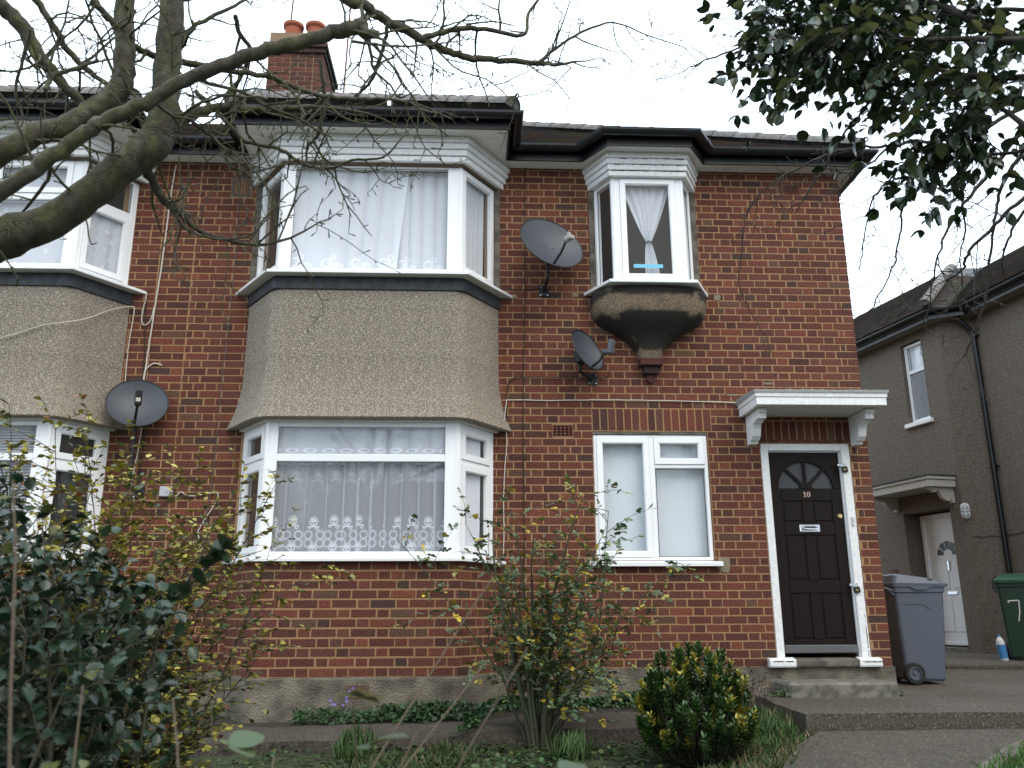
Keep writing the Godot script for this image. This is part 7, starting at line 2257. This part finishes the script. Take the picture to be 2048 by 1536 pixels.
# holly hedge in the near left corner, brambles under it
func holly() -> void:
	var base := Vector3(-5.35, lawn_y(-5.3, 5.5), 5.5)
	var o := thing("holly_bush", "dark spiny holly bush in the near left corner", "shrub", base)
	var lv := []
	var tw := MB.new()
	for k in 100:
		var t := Vector3(rf(-5.75, -4.86), 0, rf(5.0, 6.0))
		var topy := lerpf(0.90, 0.42, clampf((t.x + 5.55) / 0.7, 0.0, 1.0)) + rf(-0.28, 0.03)
		t.y = topy if k < 66 else rf(-0.3, topy)
		var root := Vector3(lerpf(t.x, -5.4, 0.55) + rf(-0.2, 0.2), base.y, lerpf(t.z, 5.5, 0.4))
		var p := smooth(PackedVector3Array([root, root.lerp(t, 0.55) + rv(0.08), t]), 6)
		tw.tube(p, taper(0.010, 0.003, p.size()), 5, false)
		for j in range(4, p.size()):
			for rep in 2:
				var d := (p[j] - p[j - 1]).normalized()
				var q := grow(p[j], d.cross(rv(1.0)).normalized() + d * rf(0.3, 1.0), rf(0.05, 0.22), 5, 0.15, 0.0)
				tw.tube(q, taper(0.003, 0.0015, q.size()), 4, false)
				for m in range(1, q.size()):
					var e := (q[m] - q[m - 1]).normalized()
					var s := e.cross(rv(1.0)).normalized()
					var v := rf(0.6, 1.35)
					var c := Color(0.015 * v, 0.036 * v, 0.017 * v)
					if rng.randf() < 0.10: c = Color(0.075 * v, 0.085 * v, 0.025 * v)
					lv.append([facing(q[m], s + e * rf(0.3, 0.9), (Vector3.UP + rv(0.6)).normalized(), rf(0.028, 0.05), rf(0.85, 1.1)), c])
	for w in tw.v.size(): tw.c[w] = Color(0.06, 0.055, 0.035)
	# a spray that reaches out to the right in front of the bay
	var sp := smooth(PackedVector3Array([Vector3(-4.98, 0.30, 5.5), Vector3(-4.83, 0.48, 5.5), Vector3(-4.70, 0.60, 5.52), Vector3(-4.655, 0.66, 5.53)]), 6)
	var from := tw.v.size()
	tw.tube(sp, taper(0.005, 0.002, sp.size()), 6, false)
	for w in range(from, tw.v.size()): tw.c[w] = Color(0.06, 0.07, 0.035)
	for j in range(3, sp.size()):
		for rep in 2: lv.append([facing(sp[j], rv(1.0) + (sp[j] - sp[j - 1]).normalized() * 0.5, (Vector3.UP + rv(0.6)).normalized(), rf(0.045, 0.062), 1.0), Color(0.014, 0.034, 0.014)])
	part(o, "twigs", tw, M.stem, true)
	foliage(o, leaf(1, 0.25, 0.12), lv, leaf_mat("holly_leaf", 0.36, 0.15), 300)
	# brambles
	o = thing("bramble", "blurred bramble canes and broad leaves along the bottom left", "shrub", Vector3(-4.45, lawn_y(-4.5, 7.0), 7.0))
	lv = []
	for k in 34:
		var b := MB.new()
		var s := Vector3(rf(-4.75, -4.15), lawn_y(-4.5, 7.0), rf(6.45, 6.95))
		var d := Vector3(rf(-0.5, 0.6), 1.0, rf(-0.35, 0.15))
		var p := grow(s, d, rf(1.2, 1.65) if s.x < -4.4 else rf(1.0, 1.35), 16, 0.07, 0.03)
		b.tube(p, taper(rf(0.003, 0.006), 0.0015, p.size()), 6)
		var dead := rng.randf() < 0.55
		for q in b.v.size(): b.c[q] = Color(0.15, 0.11, 0.075) if dead else Color(0.085, 0.07, 0.04)
		part(o, "cane", b, M.stem)
		if dead: continue
		for j in range(6, p.size()):
			if rng.randf() < 0.45: continue
			var t := (p[j] - p[j - 1]).normalized()
			var a := (t.cross(rv(1.0)).normalized() + Vector3(0, 0.3, 0)).normalized()
			var e := p[j] + a * rf(0.02, 0.05)
			var v := rf(0.7, 1.25)
			var c := Color(0.045 * v, 0.07 * v, 0.03 * v)
			if rng.randf() < 0.25: c = Color(0.075 * v, 0.045 * v, 0.042 * v)
			var up := (Vector3.UP + rv(0.4)).normalized()
			var sd := a.cross(up).normalized()
			lv.append([facing(e, a, up, rf(0.045, 0.07), 0.95), c])
			for s2 in [-1.0, 1.0]: lv.append([facing(e, a * 0.3 + sd * s2, up, rf(0.035, 0.055), 0.95), c])
	foliage(o, leaf(3, 0.12, 0.15), lv, leaf_mat("bramble_leaf", 0.55, 0.35), 300)

# low growth: creeping bellflower at the wall foot, weeds and grass
func low_plants() -> void:
	var lv := []
	for k in 5200:
		var x := rf(-5.35, -2.15)
		var bayf := x < -3.75
		var z0 := 0.545 if bayf else 0.02
		var z := z0 + absf(rn(0.12)) + (0.0 if not bayf else 0.02)
		var h := 0.085 * (0.45 + 0.9 * maxf(0.0, gn.get_noise_2d(x * 55.0, 3.0) + 0.35)) * exp(-pow((z - z0 - 0.08) / 0.16, 2))
		if x > -4.95 and x < -4.35: h *= 1.35
		if x < -4.6 and rng.randf() < 0.45: continue
		var y := strip_y(x, z) + 0.012 + rng.randf() * h * 1.3
		var v := rf(0.6, 1.3)
		lv.append([facing(Vector3(x, y, z), Vector3(rf(-1, 1), rf(0.0, 0.5), rf(-0.4, 1.0)), (Vector3(0, 0.8, 0.5) + rv(0.45)).normalized(), rf(0.018, 0.033), 1.0), Color(0.022 * v, 0.062 * v, 0.016 * v)])
	for k in 300:      # a tongue of it down the strip
		var t := rng.randf()
		var x := -3.93 + 0.06 * sin(t * 4.0) + rn(0.03)
		var z := lerpf(0.85, 1.5, t)
		var v := rf(0.7, 1.4)
		lv.append([facing(Vector3(x, strip_y(x, z) + 0.02 + rng.randf() * 0.03, z), Vector3(rf(-1, 1), 0.3, rf(-0.4, 1.0)), (Vector3.UP + rv(0.5)).normalized(), rf(0.015, 0.026), 1.0), Color(0.035 * v, 0.085 * v, 0.02 * v)])
	var o := thing("bellflower_plants", "band of small round green leaves creeping along the foot of the wall", "ground cover", Vector3(-3.8, -0.38, 0.5))
	o.set_meta("kind", "stuff")
	foliage(o, leaf(3, 0.1, 0.1), lv, leaf_mat("bellflower_leaf", 0.5, 0.35), 0)
	# flower spray over the bay's air brick
	var fl := thing("bellflower_spray", "small spray of violet bellflowers in front of the bay's air brick", "flowers", Vector3(-4.9, -0.36, 0.58))
	var st := MB.new()
	var pts := smooth(PackedVector3Array([Vector3(-4.98, -0.30, 0.60), Vector3(-4.93, -0.19, 0.60), Vector3(-4.86, -0.10, 0.60), Vector3(-4.845, -0.05, 0.60)]), 6)
	st.tube(pts, taper(0.003, 0.0015, pts.size()), 5); st.tube(PackedVector3Array([pts[3], pts[3] + Vector3(-0.06, 0.02, 0.01)]), taper(0.0025, 0.0012, 2), 5)
	for k in st.v.size(): st.c[k] = Color(0.04, 0.06, 0.03)
	part(fl, "stem", st, M.stem)
	for k in 11:
		var b := MB.new()
		var c: Vector3 = pts[4 + k] + rv(0.014) if k < 8 else pts[3] + Vector3(-0.06 - 0.02 * (k - 8), 0.02 + rn(0.01), 0.02)
		for j in 5:
			var a := TAU * j / 5.0 + k
			b.tri(c, c + Vector3(cos(a - 0.5) * 0.009, sin(a - 0.5) * 0.009, 0.006), c + Vector3(cos(a + 0.1) * 0.017, sin(a + 0.1) * 0.017, 0.009)); b.tri(c, c + Vector3(cos(a + 0.1) * 0.017, sin(a + 0.1) * 0.017, 0.009), c + Vector3(cos(a + 0.6) * 0.009, sin(a + 0.6) * 0.009, 0.006))
		part(fl, "flower", b, M.violet)
	# weeds and grass of the front garden
	lv = []
	for k in 7000:
		var x := rf(-6.2, -1.7); var z := rf(1.42, 3.4)
		if x > -2.3 and z < 1.5 + (x + 2.3) * 0.2: continue
		if gn.get_noise_2d(x * 30.0 + 7.0, z * 30.0) < -0.12 and rng.randf() < 0.8: continue
		if x < -4.6 and rng.randf() < 0.6: continue
		var v := rf(0.55, 1.3)
		var c := Color(0.038 * v, 0.082 * v, 0.024 * v)
		if rng.randf() < 0.12: c = Color(0.075 * v, 0.10 * v, 0.025 * v)
		lv.append([facing(Vector3(x, lawn_y(x, z) + rf(0.005, 0.055), z), Vector3(rf(-1, 1), rf(-0.1, 0.5), rf(-1, 1)), (Vector3.UP + rv(0.5)).normalized(), rf(0.016, 0.038), 1.0), c])
	o = thing("weeds", "patchy low green weeds covering the front garden soil", "ground cover", Vector3(-3.9, -0.5, 2.2))
	o.set_meta("kind", "stuff")
	foliage(o, leaf(3, 0.1, 0.1), lv, M.bellflower_leaf, 0)
	var bl := []
	for k in 15000:
		var x := rf(-5.6, -1.45); var z := rf(1.42, 3.4)
		var edge := -1.36 - (z - 1.5) * 0.6
		if x > edge: continue
		var near := x > edge - 0.55
		if not near and gn.get_noise_2d(x * 25.0, z * 25.0 + 40.0) < 0.05: continue
		var v := rf(0.6, 1.3)
		var c := Color(0.055 * v, 0.095 * v, 0.03 * v)
		if rng.randf() < (0.32 if near else 0.15): c = Color(0.19 * v, 0.155 * v, 0.075 * v)
		bl.append([facing(Vector3(x, lawn_y(x, z) - 0.005, z), Vector3(rn(0.45), 1.0, rn(0.45)), Vector3(rf(-1, 1), 0.2, rf(-1, 1)).normalized(), rf(0.04, 0.12), 0.22), c])
	for k in 2600:
		var z := rf(0.45, 2.9)
		var x := (-1.44 if z < 1.5 else -1.36 - (z - 1.5) * 0.62) - absf(rn(0.14)) + 0.02
		var v := rf(0.6, 1.3)
		var c := Color(0.06 * v, 0.115 * v, 0.035 * v) if rng.randf() < 0.6 else Color(0.20 * v, 0.165 * v, 0.08 * v)
		bl.append([facing(Vector3(x, (lawn_y(x, z) if z > 1.3 else -0.40) - 0.005, z), Vector3(rn(0.5), 1.0, rn(0.5)), Vector3(rf(-1, 1), 0.2, rf(-1, 1)).normalized(), rf(0.05, 0.17), 0.2), c])
	for k in 900:      # verge right of the kerb
		var z := rf(1.9, 3.4)
		var x := -0.02 - (z - 1.95) * 1.12 + 0.13 + absf(rn(0.35))
		var v := rf(0.6, 1.3)
		bl.append([facing(Vector3(x, path_y(z) + 0.0, z), Vector3(rn(0.4), 1.0, rn(0.4)), Vector3(rf(-1, 1), 0.2, rf(-1, 1)).normalized(), rf(0.05, 0.15), 0.2), Color(0.07 * v, 0.15 * v, 0.03 * v)])
	for q in [[-4.72, 1.75, 0.11, 150, 0.22], [-1.62, 1.42, 0.10, 190, 0.20], [-3.2, 1.75, 0.12, 110, 0.18], [-1.85, 1.75, 0.16, 200, 0.15]]:
		for k in q[3]:
			var a := rf(0, TAU); var r: float = q[2] * sqrt(rng.randf())
			var x: float = q[0] + cos(a) * r; var z: float = q[1] + sin(a) * r
			var v := rf(0.6, 1.3)
			bl.append([facing(Vector3(x, lawn_y(x, z) - 0.005, z), Vector3(cos(a) * r * 3.0 + rn(0.25), 1.0, sin(a) * r * 3.0 + rn(0.25)), Vector3(cos(a), 0.1, sin(a)), q[4] * rf(0.5, 1.15), 0.2), Color(0.075 * v, 0.14 * v, 0.04 * v)])
	o = thing("grass", "rough tufts of grass between the shrubs and the path", "grass", Vector3(-2.6, -0.5, 2.2))
	o.set_meta("kind", "stuff")
	foliage(o, leaf(2, 0.3, 0.35), bl, leaf_mat("grass_blade", 0.6, 0.35), 0)
	# dead brown stalks beside the step
	o = thing("dead_plant", "withered brown plant left of the door step", "plant", Vector3(-1.62, -0.42, 0.75))
	var tw := MB.new()
	tw.col = Color(0.075, 0.05, 0.04)
	var dl := []
	for k in 26:
		var s := Vector3(-1.6 + rn(0.07), -0.42, 0.72 + rn(0.06))
		var p := grow(s, Vector3(rn(0.3), 1, rn(0.25)), rf(0.25, 0.62), 9, 0.13, 0.0)
		tw.tube(p, taper(0.0025, 0.001, p.size()), 4, false)
		for j in range(3, p.size()):
			var v := rf(0.6, 1.3)
			dl.append([facing(p[j], rv(1.0) + Vector3(0, -0.6, 0), rv(1.0).normalized(), rf(0.025, 0.05), 0.6), Color(0.065 * v, 0.038 * v, 0.033 * v)])
	part(o, "stalks", tw, M.stem, true)
	foliage(o, leaf(2, 0.4, 0.5), dl, leaf_mat("dead_leaf", 0.9, 0.2), 0, "leaf", "dead_leaves")
	# green tuft left of the step and in its corner
	lv = []
	for q in [[-1.24, 0.42, 0.09, 170], [-0.17, 0.40, 0.04, 50]]:
		for k in q[3]:
			var x: float = q[0] + rn(q[2] * 0.6); var z: float = q[1] + rn(q[2] * 0.6)
			var v := rf(0.6, 1.3)
			lv.append([facing(Vector3(x, -0.255 + absf(rn(0.04)), z), Vector3(rf(-1, 1), rf(0, 0.8), rf(-1, 1)), (Vector3.UP + rv(0.6)).normalized(), rf(0.015, 0.03), 0.9), Color(0.045 * v, 0.10 * v, 0.025 * v)])
	o = thing("weeds", "green weed tuft growing against the concrete step", "ground cover", Vector3(-1.2, -0.26, 0.42))
	o.set_meta("kind", "stuff")
	foliage(o, leaf(0, 0.1, 0.1), lv, M.bellflower_leaf, 0)
	# scrap of blue plastic at the bottom edge
	var b := MB.new()
	var c := Vector3(-4.42, lawn_y(-4.42, 2.1) + 0.012, 2.12)
	for k in 7:
		var a0 := TAU * k / 7.0; var a1 := TAU * (k + 1) / 7.0
		b.tri(c + Vector3(0, 0.035, 0), c + Vector3(cos(a1) * 0.045 * (1 + 0.4 * sin(k * 3.0)), 0.01 * sin(k * 5.0), sin(a1) * 0.03), c + Vector3(cos(a0) * 0.045, 0.008 * cos(k * 4.0), sin(a0) * 0.03))
	single("plastic_scrap", b, M.blue_plastic, "scrap of bright blue plastic in the weeds at the bottom edge", "litter")

func bottle() -> void:
	var at := Vector3(2.55, -0.085, -2.45)
	var o := thing("plastic_bottle", "white and blue plastic bottle leaning beside the green bin", "bottle", at)
	var b := MB.new()
	b.lathe([Vector2(0.0, 0.0), Vector2(0.045, 0.0), Vector2(0.05, 0.02), Vector2(0.05, 0.2), Vector2(0.042, 0.24), Vector2(0.018, 0.275), Vector2(0.016, 0.29), Vector2(0, 0.29)], 18, Transform3D(Basis(Vector3(0, 0, 1), 0.1), at))
	part(o, "body", b, M.white_mark)
	b = MB.new(); b.lathe([Vector2(0.0508, 0.03), Vector2(0.0512, 0.19)], 18, Transform3D(Basis(Vector3(0, 0, 1), 0.1), at)); part(o, "label_band", b, M.label_blue)
	b = MB.new(); b.lathe([Vector2(0.019, 0.285), Vector2(0.019, 0.305), Vector2(0, 0.306)], 12, Transform3D(Basis(Vector3(0, 0, 1), 0.1), at)); part(o, "cap", b, M.label_blue)

# ---------------------------------------------------------------- across the street, mirrored in the panes
func across() -> void:
	var h := thing("house_opposite", "dark roofed house across the street, seen mirrored in the downstairs bay", "house", Vector3(-1.0, -1.1, 34.0))
	var b := MB.new(); b.box(Vector3(-11.5, -1.2, 31.0), Vector3(10.0, 3.6, 40.0)); part(h, "wall", b, M.far_wall)
	b = MB.new()
	var e := [Vector3(-12.2, 3.5, 30.3), Vector3(10.6, 3.5, 30.3), Vector3(10.6, 3.5, 40.6), Vector3(-12.2, 3.5, 40.6)]
	var r0 := Vector3(-7.4, 7.0, 35.4); var r1 := Vector3(6.0, 7.0, 35.4)
	b.quad(e[1], e[0], r0, r1); b.quad(e[3], e[2], r1, r0); b.tri(e[0], e[3], r0); b.tri(e[2], e[1], r1); b.quad(e[0], e[1], e[2], e[3])
	part(h, "roof", b, M.far_roof)
	for k in 4:
		b = MB.new(); var x := -10.0 + k * 5.2
		b.box(Vector3(x, 0.2, 30.95), Vector3(x + 1.6, 1.6, 30.99)); part(h, "window", b, M.rippled_glass)
	var spots := [[-13.5, 22.0, 9.5], [-17.0, 26.0, 11.0], [-10.0, 27.5, 9.0], [1.5, 24.0, 9.0], [6.5, 21.0, 10.0]]
	var say := ["leftmost tall bare street tree behind the viewer", "farthest left bare street tree behind the viewer", "bare street tree before the opposite roof's left hip", "bare street tree opposite the front door", "rightmost bare street tree behind the viewer"]
	for k in spots.size():
		var base := Vector3(spots[k][0], -1.1, spots[k][1])
		var o := thing("street_tree", say[k], "tree", base, "bare trees across the street")
		b = MB.new()
		var p := grow(base, Vector3.UP, spots[k][2] * 0.4, 6, 0.05, 0.0)
		b.tube(p, taper(0.2, 0.13, p.size()), 8); b.col = Color(0.04, 0.033, 0.028)
		for q in b.v.size(): b.c[q] = Color(0.04, 0.033, 0.028)
		part(o, "trunk", b, M.stem)
		b = MB.new(); b.col = Color(0.04, 0.033, 0.028)
		for j in 9: street_branch(b, p[3 + j % 4], Vector3(rf(-1, 1), rf(0.6, 1.6), rf(-1, 1)), spots[k][2] * rf(0.28, 0.5), 0.08, 3)
		part(o, "branches", b, M.stem, true)
func street_branch(b: MB, o: Vector3, d: Vector3, L: float, r: float, level: int) -> void:
	var p := grow(o, d, L, 6, 0.16, -0.03)
	b.tube(p, taper(r, r * 0.35, p.size()), 4, false)
	if level == 0: return
	for k in range(2, p.size()):
		for rep in 2: street_branch(b, p[k], (p[k] - p[k - 1]).normalized() * 0.8 + rv(0.9) + Vector3(0, 0.25, 0), L * rf(0.35, 0.6), r * 0.42, level - 1)

func _ready() -> void:
	rng.seed = 20
	# camera
	var cam := Camera3D.new()
	cam.name = "camera"
	cam.transform = Transform3D(Basis(Vector3(0.998971, -0.004497, 0.045129), Vector3(-0.007443, 0.965325, 0.260944), Vector3(-0.044738, -0.261011, 0.964298)), EYE)
	cam.fov = 48.06
	cam.near = 0.05; cam.far = 400.0
	var lens := CameraAttributesPhysical.new()
	lens.frustum_focal_length = 26.91; lens.frustum_focus_distance = 8.1; lens.exposure_aperture = 4.2
	lens.frustum_near = 0.05; lens.frustum_far = 400.0
	cam.attributes = lens
	add_child(cam)
	# overcast sky, weak broad sun
	var env := Environment.new()
	var sm := ProceduralSkyMaterial.new()
	sm.sky_top_color = Color(0.875, 0.94, 1.0); sm.sky_horizon_color = Color(0.88, 0.94, 1.0); sm.sky_curve = 0.3
	sm.ground_bottom_color = lin(0.08, 0.08, 0.075); sm.ground_horizon_color = lin(0.12, 0.12, 0.115)
	sm.sky_energy_multiplier = 1.0
	var sky := Sky.new(); sky.sky_material = sm
	env.background_mode = Environment.BG_SKY; env.sky = sky
	env.background_energy_multiplier = 1.6
	env.tonemap_mode = Environment.TONE_MAPPER_LINEAR
	env.tonemap_exposure = 1.7
	env.sdfgi_enabled = true; env.ssao_enabled = true; env.ssil_enabled = true
	var we := WorldEnvironment.new(); we.name = "world"; we.environment = env
	add_child(we)
	var sun := DirectionalLight3D.new()
	sun.name = "sun"; sun.light_energy = 0.4; sun.light_angular_distance = 40.0; sun.light_color = Color(1.0, 0.99, 0.97); sun.shadow_enabled = true
	add_child(sun)
	sun.look_at_from_position(Vector3(4, 12, 9), Vector3(-1, 0, 0))
	materials()
	mat("felt", lin(0.38, 0.38, 0.37), 0.9, T.grit, 1.5, T.n_fine, 0.8)
	mat("soot", lin(0.045, 0.040, 0.034), 0.95, T.fine, 4.0, T.n_fine, 0.8)
	mat("mortar_old", lin(0.30, 0.20, 0.12), 0.95, T.fine, 5.0)
	mat("tarmac", lin(0.20, 0.195, 0.19), 0.95, T.fine, 0.7)
	mat("copper", lin(0.5, 0.36, 0.3), 0.4).metallic = 0.6
	mat("cement", lin(0.27, 0.22, 0.15), 0.95, T.fine, 4.0)
	mat("tape", lin(0.16, 0.48, 0.68), 0.6)
	mat("blind", lin(0.62, 0.68, 0.72), 0.8)
	mat("slat", lin(0.30, 0.31, 0.33), 0.6)
	mat("padlock", lin(0.012, 0.012, 0.014), 0.45)
	mat("emblem", lin(0.6, 0.42, 0.06), 0.5)
	mat("box_grey", lin(0.42, 0.42, 0.47), 0.6)
	mat("rust", lin(0.13, 0.05, 0.035), 0.8)
	mat("paint_cream", lin(0.55, 0.52, 0.46), 0.6, T.fine, 2.0)
	mat("soffit_grey", lin(0.20, 0.19, 0.17), 0.8)
	mat("lens", lin(0.35, 0.36, 0.37), 0.2)
	mat("step", lin(0.20, 0.185, 0.15), 0.95, T.blotch, 1.6, T.n_fine, 0.8)
	mat("hip_red", lin(0.25, 0.02, 0.012), 0.4)
	mat("violet", lin(0.24, 0.20, 0.55), 0.7).cull_mode = BaseMaterial3D.CULL_DISABLED
	mat("blue_plastic", lin(0.03, 0.2, 0.6), 0.5).cull_mode = BaseMaterial3D.CULL_DISABLED
	mat("label_blue", lin(0.05, 0.2, 0.42), 0.5)
	ground()
	house_main()
	house_left()
	curtains()
	fittings()
	neighbour()
	wheeled_bin("grey wheeled bin standing at the house corner right of the front door", Vector3(0.53, path_y(-0.6) + 0.002, -0.62), PI / 2, M.bin_grey, M.bin_grey, "")
	wheeled_bin("green wheeled bin with a painted white seven at the right edge", Vector3(2.93, -0.085, -2.55), -0.62, M.bin_green, M.bin_lid_green, "7")
	bottle()
	fruit_tree()
	evergreen()
	rose_bush()
	variegated_shrub()
	yellow_shrub()
	holly()
	low_plants()
	across()
